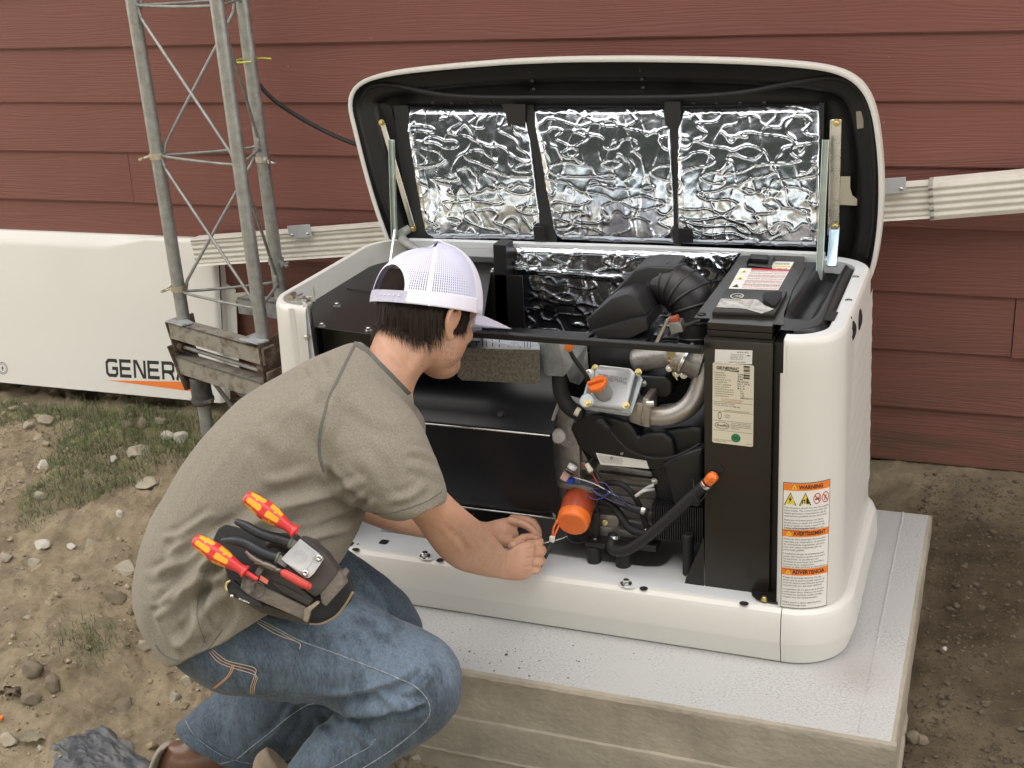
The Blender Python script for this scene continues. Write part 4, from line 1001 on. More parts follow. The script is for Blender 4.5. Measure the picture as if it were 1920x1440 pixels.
def foil(quad, Y, bulge, name, parent, amp=.005, nu=170, nv=140, seed=0, yfn=None, label=None, creases=()):
    a, b_, c, d = [Vector((x, y, 0)) for x, y in quad]         # top-left, top-right, bottom-right, bottom-left (pixels on plane Y)
    o = Vector((seed * 7.3, seed * 3.1, 2))
    ph = [(E(x0, y0, Y), E(x1, y1, Y), w_, h_) for x0, y0, x1, y1, w_, h_ in creases]
    def fn(u, v):
        q = a.lerp(b_, u).lerp(d.lerp(c, u), v)
        yy = Y + (yfn(u, v) if yfn else 0); p = E(q.x, q.y, yy)
        e = min(u, 1 - u) * 20; f_ = min(v, 1 - v) * 20; ed = min(1, e) * min(1, f_); ed = math.sqrt(max(0, ed))
        s = Vector((p.x * 11, p.z * 11, 0)); t2 = Vector((p.x * 26, p.z * 13, 4)); t3 = Vector((p.x * 14, p.z * 34, 9))
        h = bulge * ed + amp * (1.0 * mnoise.noise(s * .6 + o) + .55 * ridge(t2 * 1.2, o) + .55 * ridge(t3 * 1.2, o)) + crumple(p, o)
        for c0, c1, w_, hh in ph:
            ab = c1 - c0; tt = max(0, min(1, (p - c0).dot(ab) / ab.dot(ab))); dd = (p - c0 - ab * tt).length; dd += .003 * mnoise.noise(s * 3)
            h += hh * max(0, 1 - abs(dd) / w_)
        return p - Vector((0, h, 0))
    bm = B(); grid(bm, nu, nv, fn); return part(name, bm, M_FOIL, parent, smooth=True, label=label)
FY = LY + .058
def tilt(u, v): return -.33 * (.36 * v - .16 * v * v)
foil([(756, 199), (988, 200), (1018, 450), (798, 448)], FY, .010, 'foil_insulation', lid, .0030, yfn=tilt, seed=1, creases=[(800, 345, 960, 325, .008, .006), (790, 380, 850, 300, .007, .005), (830, 385, 1000, 372, .01, .005)])
foil([(996, 198), (1256, 198), (1268, 458), (1042, 450)], FY - .001, .011, 'foil_insulation', lid, .0030, yfn=tilt, seed=2, creases=[(1060, 330, 1240, 328, .007, .006), (1100, 205, 1108, 430, .006, .005), (1200, 210, 1240, 400, .007, .006), (1055, 385, 1110, 300, .008, .006)])
foil([(1270, 199), (1540, 193), (1536, 464), (1270, 458)], FY - .001, .012, 'foil_insulation', lid, .0034, yfn=tilt, seed=3, creases=[(1300, 225, 1380, 290, .008, .006), (1370, 265, 1500, 255, .007, .006), (1400, 300, 1480, 290, .006, .005), (1270, 385, 1500, 380, .01, .006), (1270, 420, 1530, 425, .01, .006), (1450, 230, 1470, 440, .01, .006)])
for q in ([(737, 198), (764, 198), (810, 452), (770, 452)], [(984, 196), (1000, 196), (1046, 462), (1012, 462)], [(1252, 196), (1274, 196), (1276, 462), (1264, 462)], [(1536, 193), (1546, 193), (1540, 470), (1532, 470)]):
    bm = B(); ext(bm, [E(x, y, FY - .014 - .33 * (.36 * (y - 196) / 264 - .16 * ((y - 196) / 264) ** 2)) for x, y in q], (0, .012, 0), .001); part('divider', bm, M_LINER, lid)
bm = B(); ext(bm, [E(x, y, FY - .026) for x, y in [(940, 195), (985, 195), (985, 252), (975, 259), (958, 258), (953, 240), (948, 214)]], (0, .003, 0), .0008); part('bracket', bm, M_PLASTIC, lid)
bm = B(); ext(bm, [E(x, y, FY - .026) for x, y in [(1246, 190), (1276, 190), (1274, 277), (1248, 277)]], (0, .003, 0), .0008); part('bracket', bm, M_PLASTIC, lid)
bm = B(); ext(bm, [E(x, y, FY - .092) for x, y in [(1000, 425), (1018, 425), (1022, 452), (1002, 452)]], (0, .003, 0), .0008); part('bracket', bm, M_PLASTIC, lid); bm = B(); ext(bm, [E(x, y, FY - .092) for x, y in [(1272, 428), (1298, 430), (1300, 456), (1272, 456)]], (0, .003, 0), .0008); part('bracket', bm, M_PLASTIC, lid)
M_PAPER = mat('cream_sticker', (.60, .56, .44), .6)
for q in ([(679, 243), (689, 240), (696, 268), (684, 270)], [(1605, 209), (1619, 208), (1619, 240), (1607, 242)]):
    bm = B(); ext(bm, [E(x, y, LY + .0290) for x, y in q], (0, .001, 0), .0002, 1); part('light_slot', bm, mat('grey_slot', (.30, .27, .22), .6), lid)
bm = B(); ext(bm, [E(x, y, LY + .050) for x, y in [(1575, 331), (1594, 331), (1594, 352), (1598, 366), (1610, 376), (1614, 386), (1575, 384)]], (0, .001, 0), .0002, 1); part('torn_tape', bm, M_PAPER, lid)
# support arms
M_ZINC = mat('zinc_arm', (.50, .56, .52), .38, .85, var=.12, vscale=30)
def arm(name, a, b_, w_, t_, m, up=(0, 1, 0), chan=False):
    bm = B(); bar(bm, a, b_, w_, t_, up, .0012)
    if chan:
        s, u, d = basis(Vector(b_) - Vector(a), up)
        for q in (-1, 1): bar(bm, Vector(a) + s * q * w_ / 2 - u * .004, Vector(b_) + s * q * w_ / 2 - u * .004, .0016, .011, up, .0004)
    part(name, bm, m, gen, angle=35)
arm('stay_arm', E(735, 262, .56), E(741, 447, .54), .0115, .004, M_ZINC, chan=True)
arm('stay_arm', E(716, 228, .60), E(776, 432, .585), .014, .0025, M_STEEL)
arm('stay_link', E(740, 430, .53), E(730, 500, .47), .006, .003, M_STEEL)
arm('stay_arm', E(1549, 262, .545), E(1536, 525, .47), .0125, .004, M_ZINC, chan=True)
arm('lid_hinge', E(1568, 224, .585), E(1563, 440, .575), .0215, .003, M_STEEL, chan=True)
arm('lid_hinge', E(1566, 430, .560), E(1560, 500, .50), .019, .003, mat('bluish_zinc', (.40, .52, .62), .25, 1, var=.15, vscale=12), chan=True)
for x, y, Y in ((716, 230, .596), (1569, 230, .580), (1567, 423, .568), (775, 428, .58)):
    c = E(x, y, Y); bm = B(); hexbolt(bm, c, (0, -1, 0), .0055, .005); part('bolt', bm, M_BRASS, gen, angle=30)
bm = B(); tube(bm, [E(785, 470, .50), E(760, 455, .53), E(752, 440, .56), E(768, 428, .58)], [.009, .012, .012, .01], 12, 5); part('gas_spring', bm, M_GALV_D, gen, smooth=True)

# ---- rear rail inside, rear foil, brackets
bm = B(); ext(bm, [E(760, 450, .555), E(1200, 463, .555), E(1545, 477, .555), E(1545, 487, .555), E(1200, 474, .555), E(760, 463, .555)], (0, .02, 0), .001); part('rear_rail', bm, M_DECK, gen)
def rearY(u, v): return .0
foil([(948, 462), (1390, 474), (1300, 640), (950, 630)], .553, .010, 'rear_foil', gen, .0045, 150, 90, seed=5, yfn=lambda u, v: -.03 * v * v, creases=[(960, 500, 1180, 520, .01, .005), (1000, 560, 1150, 590, .01, .006), (1300, 480, 1340, 560, .006, .008), (1330, 480, 1370, 520, .006, .008)])
bm = B(); ext(bm, [E(x, y, .50) for x, y in [(924, 458), (948, 460), (955, 640), (931, 640)]], (0, .05, 0), .002); part('bracket', bm, M_BLACK, gen)
bm = B(); lathe(bm, H(936, 458, .69), (0, 0, 1), [(-.004, .011), (.002, .011), (.005, .007), (.006, .002)], 18); part('rubber_bumper', bm, M_RUBBER, gen, smooth=True)
bm = B(); lathe(bm, H(1401, 471, .69), (0, 0, 1), [(-.004, .011), (.002, .011), (.005, .007), (.006, .002)], 18); part('rubber_bumper', bm, M_RUBBER, gen, smooth=True)
# ---- left compartment: black tray with bolts, dark wall below
M_BROWNBLK = mat('brown_black_sheet', (.018, .015, .011), .38, var=.2, vscale=5, bump=.1, bscale=300)
def HZ(x, y, z=.632): return H(x, y, z)
tr = [HZ(588, 613), HZ(690, 626), HZ(760, 632), HZ(900, 640), HZ(925, 480), HZ(860, 480), HZ(735, 482), HZ(695, 494), HZ(650, 512), HZ(612, 535), HZ(590, 552), HZ(585, 580)]
bm = B(); ext(bm, [(p.x, p.y, .632) for p in tr], (0, 0, -.002), .0005, 1); part('plenum_cover', bm, M_BLACK, gen)
bm = B(); ext(bm, [E(588, 622, .08), E(905, 642, .08), E(905, 1000, .08), E(588, 900, .08)], (0, .002, 0));
bm.free(); bm = B(); q0 = HZ(590, 613); box(bm, (q0.x - .0, .085, .545), (-.70, .09, .629), .001); part('plenum_front', bm, M_BROWNBLK, gen)
bm = B(); box(bm, (q0.x - .05, .50, .07), (-.70, .505, .629)); box(bm, (q0.x - .02, .09, .07), (q0.x - .016, .5, .629)); part('plenum_wall', bm, M_BLACK, gen)
for x, y in ((632, 574), (604, 612), (691, 620), (925, 509), (717, 519)):
    bm = B(); hexbolt(bm, HZ(x, y), (0, 0, 1), .0058, .0055); part('bolt', bm, M_STEEL, gen, angle=30)
bm = B(); tube(bm, [HZ(650, 541, .634), HZ(712, 549, .634)], .0012, 6, 0); part('score_line', bm, M_BLACK, gen)
# ---- front cross bar
bm = B(); box(bm, (E(700, 612, .028).x, .028, E(900, 627, .03).z - .008), (E(1318, 640, .03).x, .046, E(900, 627, .03).z + .0035), .0015); part('cross_bar', bm, M_BLACK, gen)
# ---- stamped HOT heat shield
M_SPECK = mat('speckled_galvanised', (.20, .19, .155), .5, .6, var=.45, vscale=160, detail=3, bump=.2, bscale=200)
M_LGALV = mat('light_galvanised', (.42, .46, .48), .38, .8, var=.18, vscale=60, bump=.1, bscale=120)
hz0 = [E(872, 632, .115), E(1012, 640, .115), E(1012, 656, .075), E(872, 652, .075)]
bm = B(); ext(bm, hz0, (0, .0, -.0016)); part('heat_shield', bm, M_LGALV, gen)
bm = B(); ext(bm, [E(x, y, .073) for x, y in [(858, 653), (1011, 656), (1012, 714), (1006, 720), (866, 713), (858, 706)]], (0, .0018, 0), .0004, 1); part('heat_shield', bm, M_SPECK, gen)
a_, b_, c_, d_ = hz0[3], hz0[2], hz0[1], hz0[0]
f = Flat(lambda x, y, l: a_.lerp(b_, x).lerp(d_.lerp(c_, x), y) + Vector((0, -.0005, .0006 + l)))
for i, sg in enumerate(([[(0, 0), (0, 1)], [(.8, 0), (.8, 1)], [(0, .5), (.8, .5)]], [[(0, .1), (0, .9), (.2, 1), (.7, 1), (.85, .9), (.85, .1), (.7, 0), (.2, 0), (0, .12)]], [[(-.1, 1), (1, 1)], [(.45, 1), (.45, 0)]])):
    for s_ in sg: f.line([(.16 + i * .13 + x * .10, .15 + y * .7) for x, y in s_], .014, 0)
for s_ in ([(.58, .15), (.66, .85), (.76, .15), (.58, .15)], [(.655, .3), (.665, .6)], [(.80, .2), (.80, .8)], [(.84, .2), (.84, .8)], [(.88, .2), (.88, .8)], [(.78, .12), (.91, .12)]): f.line(s_, .009, 0)
f.build('stamped_text', [M_INK], gen)
bm = B(); ext(bm, [E(x, y, .10) for x, y in [(1008, 641), (1048, 643), (1062, 700), (1056, 706), (1026, 704), (1020, 698)]], (0, .0018, 0), .0004, 1)
part('heat_shield', bm, M_LGALV, gen)
bm = B(); ext(bm, [E(1048, 643, .10), E(1100, 646, .16), E(1104, 700, .16), E(1086, 722, .14), E(1068, 716, .12), E(1062, 700, .10)], (0, .002, .0), .0003, 1); part('heat_shield', bm, M_GALV, gen)
bm = B(); tube(bm, [E(1062, 640, .08), E(1075, 670, .085), E(1100, 705, .10), E(1102, 715, .11)], [.004, .0045, .0045, .006], 10, 4); part('dipstick', bm, M_PLASTIC, gen, smooth=True)
bm = B(); obox(bm, E(1067, 648, .075), (1, 0, -.3), (0, 1, 0), (.3, 0, 1), .008, .005, .011, .003); part('dipstick_grip', bm, M_ORANGE, gen, smooth=False)
# ---- alternator duct: sloping top, folded seams, front skin
M_DUCT = mat('satin_black_sheet', (.007, .008, .010), .34, spec=.35, var=.15, vscale=4, bump=.05, bscale=300)
xa, xb = -1.00, E(1036, 810, .09).x
zs, zb = E(900, 802, .09).z, E(900, 966, .09).z
bm = B(); prof = [(.34 - .252 * math.sin(rad(a)), .345 + .20 * math.cos(rad(a))) for a in range(-10, 66, 6)] + [(.0895, zs + .006), (.0865, zs), (.088, zs - .006)] + [(.089 + .30 * (1 - math.sqrt(max(0, 1 - ((zs - z) / .36) ** 2))) * .55, z) for z in [zs - .02 - (zs - zb - .02) * k / 9 for k in range(10)]] + [(.17, zb - .03)]
loft(bm, [[(x, y, z) for y, z in prof] for x in (xa, xb)], closed=False); part('alternator_duct', bm, M_DUCT, gen, smooth=True)
for za, ya in ((zs, .0845), (zb, prof[-2][0] - .003)):
    bm = B(); tube(bm, [(xa, ya, za), (xb - .004, ya, za)], .0021, 8, 0); part('folded_seam', bm, M_STEEL, gen, smooth=True)
bm = B(); hexbolt(bm, E(940, 779, .118), (0, -.8, .6), .006, .005); part('bolt', bm, M_BLACK, gen, angle=30)
# ================================================================== engine bay
M_ALU = mat('cast_aluminium', (.30, .285, .27), .48, .75, var=.25, vscale=30, bump=.5, bscale=160, rvar=.08)
M_ALU_L = mat('smooth_cast_aluminium', (.40, .41, .42), .40, .8, var=.08, vscale=20, bump=.35, bscale=320, bdist=.0008)
M_EXH = mat('heat_tinted_steel', (.46, .45, .43), .42, .85, col2=(.38, .28, .17), vscale=9, thresh=(.42, .68), bump=.2, bscale=80)
M_BH = mat('satin_black_plastic', (.010, .010, .0105), .42, var=.2, vscale=9, bump=.3, bscale=240, bdist=.0007)
M_CAPO = mat('orange_plastic', (.80, .17, .02), .38, bump=.1, bscale=100)
M_FILT = mat('dark_orange_paint', (.36, .060, .022), .36, var=.1, vscale=20, coat=.3)
M_WHITEP = mat('white_sticker', (.74, .73, .69), .55); M_LABEL = mat('cream_nameplate', (.68, .63, .50), .45)
def P(name, poly, Y, dep, m, bev=.003, seg=2, par=None): return part(name, pp(B(), poly, Y, dep, bev, seg), m, par or gen, angle=40)
def T(name, pts, r, m, n=12, sm=7, par=None): return part(name, tube(B(), [E(*p) for p in pts], r, n, sm), m, par or gen, smooth=True)
# dark rear and side skins
bm = B(); box(bm, (-.70, .47, FZ), (-.166, .474, .46)); part('rear_baffle', bm, M_BLACK, gen)
bm = B(); box(bm, (-.700, .12, FZ + .002), (-.697, .47, .30)); part('baffle', bm, M_BLACK, gen)
# adaptor ring between duct and engine
T('adaptor_ring', [(1050, 752, .12), (1038, 785, .12), (1030, 830, .12), (1028, 880, .12), (1031, 930, .12), (1042, 972, .12), (1052, 985, .12)], .0042, M_ALU_L)
P('adaptor_housing', [(1050, 760), (1085, 770), (1090, 985), (1055, 985), (1042, 968), (1033, 925), (1031, 880), (1033, 830), (1040, 785)], .125, .06, M_ALU, .003)
bm = B(); cyl(bm, E(1047, 818, .10), E(1047, 818, .16), .017, n=24, bev=.003); bar(bm, E(1050, 820, .12), E(1082, 838, .14), .018, .02, (0, 1, 0)); part('mounting_lug', bm, M_ALU, gen, angle=40)
# crankcase block with ribs
P('crankcase', [(1085, 838), (1118, 868), (1230, 885), (1232, 1000), (1120, 1004), (1092, 975), (1052, 960), (1050, 905), (1062, 868)], .17, .20, M_ALU, .006)
P('casting_web', [(1052, 862), (1108, 868), (1112, 886), (1104, 884), (1078, 878), (1052, 884)], .135, .05, M_ALU, .002)
P('casting_web', [(1033, 902), (1112, 914), (1112, 926), (1034, 912)], .115, .08, M_ALU, .002)
P('casting_web', [(1090, 842), (1112, 880), (1098, 880), (1080, 850)], .14, .05, M_ALU, .002)
for i, (y0_, y1_) in enumerate(((886, 890), (904, 909), (925, 932), (947, 952), (968, 976))):
    P('cooling_rib', [(1122, y0_), (1226, y0_ + 13), (1226, y1_ + 15), (1122, y1_ + 2)], .158, .03, M_ALU, .001)
P('oil_sump', [(1120, 985), (1224, 1003), (1223, 1020), (1210, 1024), (1120, 1010)], .12, .16, M_ALU, .004)
P('oil_sump', [(1108, 962), (1160, 968), (1160, 992), (1108, 985)], .13, .14, M_ALU, .004)
bm = B(); cyl(bm, E(1150, 1003, .118), E(1150, 1003, .12) + Vector((0, -.012, -.002)), .010, n=20); part('breather_port', bm, M_STEEL, gen, angle=40)
bm = B(); hexbolt(bm, E(1134, 981, .125), (0, -.6, .8), .0045, .006); part('bolt', bm, M_BRASS, gen)
bm = B(); hexbolt(bm, E(1122, 934, .155), (0, -1, 0), .0045, .006); part('bolt', bm, M_STEEL, gen)
# isolation mounts
for x, y0_, y1_, r_ in ((1113, 1022, 1062, .0155), (1168, 1030, 1072, .0165), (1290, 1000, 1030, .012)):
    p = E(x, y0_, .10); bm = B(); cyl(bm, (p.x, p.y, FZ + .001), p, r_, n=24, bev=.003); part('rubber_mount', bm, M_RUBBER, gen, angle=40)
P('mount_bracket', [(1096, 1016), (1135, 1020), (1135, 1030), (1096, 1024)], .085, .05, M_BLACK, .0015)
P('mount_bracket', [(1105, 960), (1122, 962), (1122, 1022), (1105, 1020)], .105, .012, M_BLACK, .001)
P('frame_rail', [(1150, 1012), (1230, 1024), (1230, 1036), (1150, 1026)], .10, .06, M_BLACK, .002)
bm = B(); hexbolt(bm, E(1116, 1018, .10), (0, 0, 1), .0045, .008); part('bolt', bm, M_STEEL, gen)
# blower housing
P('blower_housing', [(1068, 806), (1074, 790), (1090, 778), (1120, 775), (1150, 783), (1172, 790), (1190, 806), (1196, 822), (1212, 812), (1245, 812), (1262, 826), (1268, 862), (1235, 884), (1180, 874), (1110, 862), (1084, 838)], .118, .16, M_BH, .014, 4)
P('blower_housing', [(1196, 812), (1240, 806), (1300, 800), (1318, 805), (1318, 960), (1232, 946), (1222, 900), (1216, 868)], .135, .16, M_BH, .012, 4)
P('blower_housing', [(1240, 870), (1280, 850), (1318, 840), (1318, 955), (1262, 950)], .105, .1, M_BH, .012, 3)
bm = B(); ext(bm, [E(x, y, .1165) for x, y in [(1117, 849), (1212, 864), (1217, 879), (1126, 871)]], (0, .0005, 0), .0001, 1); part('sticker', bm, M_WHITEP, gen)
f = Flat(lambda x, y, l: E(1117 + 97 * x - 2 + 9 * (1 - y), 871 + 9 * x - (22 - 5 * x) * y, .1163 - l))
for i in range(8):
    V, Fc, wd = text2d('ENGINE OIL SAE 5W-30 CHECK LEVEL BEFORE STARTING'[: 44 - (i > 4) * 14], 0.0); f.add([(.05 + x / wd * (.42 if i > 4 else .46), .80 - i * .085 + y * .07) for x, y in V], Fc, 0)
f.build('small_print', [M_INK], gen)
for x, y, Y in ((1227, 902, .130), (1166, 850, .116), (1147, 858, .116)):
    bm = B(); hexbolt(bm, E(x, y, Y), (0, -1, 0), .0048 if x > 1200 else .002, .004); part('bolt', bm, M_STEEL, gen)
# ignition lead
bm = B(); lathe(bm, E(1122, 785, .108), E(1147, 812, .098) - E(1122, 785, .108), [(0, .009), (.008, .011), (.016, .008), (.026, .0075), (.036, .004)], 16); part('plug_boot', bm, M_RUBBER, gen, smooth=True)
T('ignition_lead', [(1145, 810, .098), (1160, 828, .10), (1180, 845, .104), (1210, 857, .11), (1245, 860, .10), (1280, 850, .095), (1312, 832, .10)], .0028, M_RUBBER, 8)
# pleated cooler at the lower right
for k in range(22):
    x = 1226 + k * 4.25; bm = B()
    ext(bm, [E(x, 948 + .06 * (x - 1226), .105), E(x + 2.2, 948 + .06 * (x - 1226), .105), E(x + 2.2, 1012 + .13 * (x - 1226), .105), E(x, 1012 + .13 * (x - 1226), .105)], (0, .05, 0)); part('pleat', bm, M_RUBBER, gen)
P('cooler_back', [(1222, 946), (1320, 952), (1320, 1012), (1222, 1008)], .125, .05, M_BLACK, .002)
# valve cover
vc = thing('valve_cover', E(1140, 720, .1), None, None); vc.parent = gen; vc.location = BASE[vc] - BASE[gen]
for k in list(vc.keys()): del vc[k]
front = [E(1122, 683, .130), E(1182, 690, .130), E(1193, 700, .128), E(1176, 762, .085), E(1166, 771, .080), E(1108, 763, .080), E(1104, 752, .083), E(1114, 694, .128)]
nv = (front[1] - front[0]).cross(front[4] - front[1]).normalized(); nv = nv if nv.y > 0 else -nv
bm = B(); ext(bm, front, nv * .045, .007, 4); part('cover_cap', bm, M_ALU_L, vc, angle=50)
fl = [E(1112, 688, .150), E(1198, 700, .150), E(1206, 712, .148), E(1184, 776, .10), E(1178, 780, .098), E(1096, 768, .098), E(1090, 755, .10), E(1106, 692, .148)]
bm = B(); ext(bm, fl, nv * .006, .002, 2); part('cover_flange', bm, M_LGALV, vc, angle=40)
bm = B(); lathe(bm, E(1101, 752, .088), nv * -1, [(0, .016), (.003, .0155), (.004, .014)], 24); part('lifting_eye', bm, M_LGALV, vc, angle=30)
bm = B(); ext(bm, [E(1090, 742, .09), E(1114, 744, .09), E(1122, 756, .086), E(1180, 764, .084), E(1182, 776, .082), E(1094, 764, .084)], nv * .002, .0004, 1); part('cover_bracket', bm, M_LGALV, vc)
for x, y, Y in ((1102, 756, .079), (1116, 690, .135), (1197, 698, .135), (1174, 760, .080)):
    bm = B(); hexbolt(bm, E(x, y, Y), -nv, .0048, .0045); part('bolt', bm, M_BRASS, vc, angle=30)
bm = B(); lathe(bm, E(1104, 700, .115), -nv, [(0, .008), (.003, .008), (.0035, .0035), (.001, .003)], 20); part('washer', bm, M_STEEL, vc, angle=30)
# embossed brand on the cover
a_, b_, d_ = E(1121, 697, .127), E(1177, 706, .126), E(1123, 707, .1195)
fc_, fn__ = front[0], nv
def onface(x, y):
    r_ = ray(x, y); return CAM + r_ * ((fc_ - CAM).dot(fn__) / r_.dot(fn__))
a_, d_ = onface(1121, 711), onface(1122.5, 701)
ux, uy = (onface(1174, 719) - a_), (d_ - a_)
lgm = wordmark('GENERAC', lambda x, y: a_ + ux * (x / (7 + 6 * .16)) + uy * y - nv * .0009, .2)
part('embossed_name', lgm, mat('dark_aluminium', (.22, .225, .23), .5, .7), vc)
# oil filler with orange cap
cb = E(1131, 734, .100); up_ = (-nv * .55 + Vector((-.35, 0, .55))).normalized()
bm = B(); lathe(bm, cb, up_, [(-.01, .020), (.008, .0185), (.020, .0175)], 28); part('filler_neck', bm, M_ALU_L, vc, angle=40)
c0 = cb + up_ * .0195; prof_ = []
bm = B(); lathe(bm, c0, up_, [(0, .0185), (.001, .0205), (.0075, .0205), (.0095, .0185), (.010, .001)], 40)
for v in bm.verts:
    q = v.co - c0; h = q.dot(up_); q2 = q - up_ * h
    if q2.length > .0195: v.co += q2.normalized() * (.0008 * math.cos(20 * math.atan2(q2.dot(up_.orthogonal()), q2.dot(up_.cross(up_.orthogonal())))))
s_, u_, _ = basis(up_, (1, .2, 0)); obox(bm, c0 + up_ * .012, Vector((1, .1, .2)) - up_ * up_.dot(Vector((1, .1, .2))), up_.cross(Vector((1, .1, .2))), up_, .0175, .0035, .0045, .0015)
part('oil_cap', bm, M_CAPO, vc, angle=40)
# rocker box, head and exhaust elbow
P('rocker_box', [(1192, 704), (1248, 706), (1260, 716), (1260, 740), (1250, 748), (1200, 746)], .165, .1, M_BH, .009, 4)
bm = B(); hexbolt(bm, E(1206, 718, .163), (0, -1, 0), .0055, .005); part('bolt', bm, M_STEEL, gen, angle=30)
P('cylinder_head', [(1176, 752), (1208, 757), (1206, 800), (1180, 792)], .125, .06, M_EXH, .003)
P('exhaust_flange', [(1204, 748), (1216, 748), (1218, 752), (1218, 802), (1205, 800)], .105, .06, M_EXH, .003)
T('exhaust_elbow', [(1206, 778, .135), (1225, 781, .135), (1255, 780, .135), (1285, 767, .14), (1306, 742, .15), (1318, 705, .16), (1320, 680, .17)], [.0205, .0205, .0205, .021, .021, .021, .021], M_EXH, 24, 8)
bm = B(); cyl(bm, E(1213, 757, .105), E(1228, 757, .105), .0075, n=20, bev=.001); part('sensor', bm, M_STEEL, gen, angle=40)
# airbox, throttle body, ribbed intake elbow
M_GBLK = mat('grey_black_plastic', (.018, .018, .019), .42, var=.15, vscale=8, bump=.25, bscale=260, bdist=.0006)
P('airbox', [(1100, 598), (1146, 560), (1173, 552), (1194, 557), (1214, 592), (1180, 600), (1104, 624)], .215, .14, M_GBLK, .005, 2)
P('airbox', [(1104, 624), (1182, 600), (1212, 596), (1216, 618), (1180, 636), (1130, 636)], .20, .12, M_GBLK, .005, 2)
P('airbox_lid', [(1142, 556), (1189, 506), (1215, 499), (1266, 502), (1258, 540), (1226, 556), (1196, 560), (1172, 552)], .30, .10, M_GBLK, .006, 3)
P('airbox_column', [(1104, 640), (1212, 640), (1200, 660), (1188, 690), (1124, 683), (1106, 690)], .19, .10, M_GBLK, .004, 2)
el = [(1206, 540, .36), (1232, 530, .34), (1262, 534, .33), (1288, 552, .32), (1302, 585, .31), (1304, 625, .30), (1304, 665, .29)]
er = [.034, .039, .047, .050, .044, .036, .034]
P2 = smooth_path([E(*p) for p in el], 8); R2 = [er[min(int(i / 8), 5)] + (er[min(int(i / 8), 5) + 1] - er[min(int(i / 8), 5)]) * (i / 8 - min(int(i / 8), 5)) for i in range(len(P2))]
bm = B(); tube(bm, P2, R2, 36, 0); part('intake_elbow', bm, M_GBLK, gen, smooth=True)
for k in (4, 9, 13, 17, 21, 25, 30, 36, 42):
    d = (P2[k + 1] - P2[k - 1]).normalized(); q = R2[k]; bm = B(); lathe(bm, P2[k] - d * .004, d, [(0, q - .001), (.002, q + .0026), (.006, q + .0026), (.008, q - .001)], 40); part('elbow_rib', bm, M_GBLK, gen, smooth=True)
T('throttle_body', [(1192, 676, .19), (1240, 668, .18), (1262, 664, .18)], [.024, .025, .025], M_ALU, 24)
bm = B(); cyl(bm, E(1262, 668, .165), E(1318, 684, .17), .030, .034, n=32, bev=.003); part('throttle_body', bm, M_ALU, gen, angle=40)
bm = B(); cyl(bm, E(1282, 670, .150), E(1288, 673, .150), .035, n=32, bev=.001); part('hose_clamp', bm, M_STEEL, gen, angle=40)
bm = B(); ext(bm, [E(x, y, .17) for x, y in [(1248, 600), (1258, 592), (1212, 690), (1204, 688)]], (0, .006, 0), .001); part('linkage_plate', bm, M_STEEL, gen)
bm = B(); cyl(bm, E(1258, 657, .145), E(1258, 664, .135), .0085, n=6); cyl(bm, E(1258, 668, .14), E(1262, 690, .14), .003, n=8); cyl(bm, E(1252, 675, .14), E(1275, 690, .14), .0025, n=8); tube(bm, [E(1255, 668, .14), E(1268, 680, .135), E(1264, 700, .14), E(1270, 712, .14)], .0016, 6, 4); part('governor_linkage', bm, M_BRASS, gen, angle=40)
for x, y in ((1268, 700), (1255, 690), (1282, 703)):
    bm = B(); hexbolt(bm, E(x, y, .145), (.3, -1, .1), .005, .006); part('bolt', bm, M_STEEL, gen)
bm = B(); obox(bm, E(1267, 604, .19), (1, 0, .4), (0, 1, 0), (-.4, 0, 1), .010, .008, .013, .003); part('throttle_clip', bm, mat('rust_red_plastic', (.36, .08, .035), .5), gen)
bm = B(); tube(bm, [E(1250, 598, .19), E(1232, 640, .18), E(1222, 668, .17)], .0016, 6, 3); part('throttle_rod', bm, M_STEEL, gen)
bm = B(); tube(bm, [E(1285, 612, .16), E(1304, 604, .15), E(1316, 600, .15)], .004, 8, 3); part('breather_hose', bm, M_RUBBER, gen, smooth=True)
P('stepper_motor', [(1252, 606), (1275, 604), (1282, 622), (1258, 628)], .18, .03, M_ALU_L, .003)
# hoses
T('coolant_hose', [(1056, 668, .12), (1050, 700, .12), (1052, 735, .12), (1066, 762, .12), (1090, 778, .13)], .0165, M_RUBBER, 20)
bm = B(); cyl(bm, E(1079, 770, .10), E(1086, 774, .10), .0095, n=16); part('hose_end', bm, M_PAPER, gen, angle=40)
T('drain_hose', [(1150, 1003, .105), (1146, 1018, .085), (1152, 1032, .07), (1178, 1030, .06), (1215, 1005, .055), (1258, 968, .05), (1296, 932, .045), (1324, 908, .04)], .0112, M_RUBBER, 18, 8)
bm = B(); d = (E(1340, 890, .035) - E(1324, 908, .04)).normalized(); lathe(bm, E(1322, 910, .04), d, [(0, .0120), (.007, .0125), (.0075, .012)], 20); part('hose_clamp', bm, M_STEEL, gen, angle=40)
bm = B(); lathe(bm, E(1325, 907, .04), d, [(.005, .0095), (.009, .0115), (.022, .0125), (.028, .010), (.031, .004)], 6); part('drain_plug', bm, M_CAPO, gen)
for x, y in ((1152, 1000), ):
    bm = B(); lathe(bm, E(x, y + 4, .098), (0, -.3, -1), [(0, .012), (.004, .0122), (.007, .012)], 18); part('hose_clamp', bm, M_STEEL, gen, angle=40)
T('fuel_hose', [(1122, 905, .13), (1145, 928, .115), (1165, 944, .105), (1190, 954, .10), (1215, 960, .10)], .0085, M_RUBBER, 14)
T('fuel_hose', [(1125, 940, .13), (1148, 948, .12), (1164, 968, .11), (1180, 990, .105), (1205, 1000, .10), (1226, 996, .10)], .0085, M_RUBBER, 14)
T('fuel_hose', [(1138, 905, .12), (1165, 908, .11), (1185, 925, .11), (1200, 950, .115), (1212, 985, .115), (1228, 995, .12)], .006, M_RUBBER, 12)
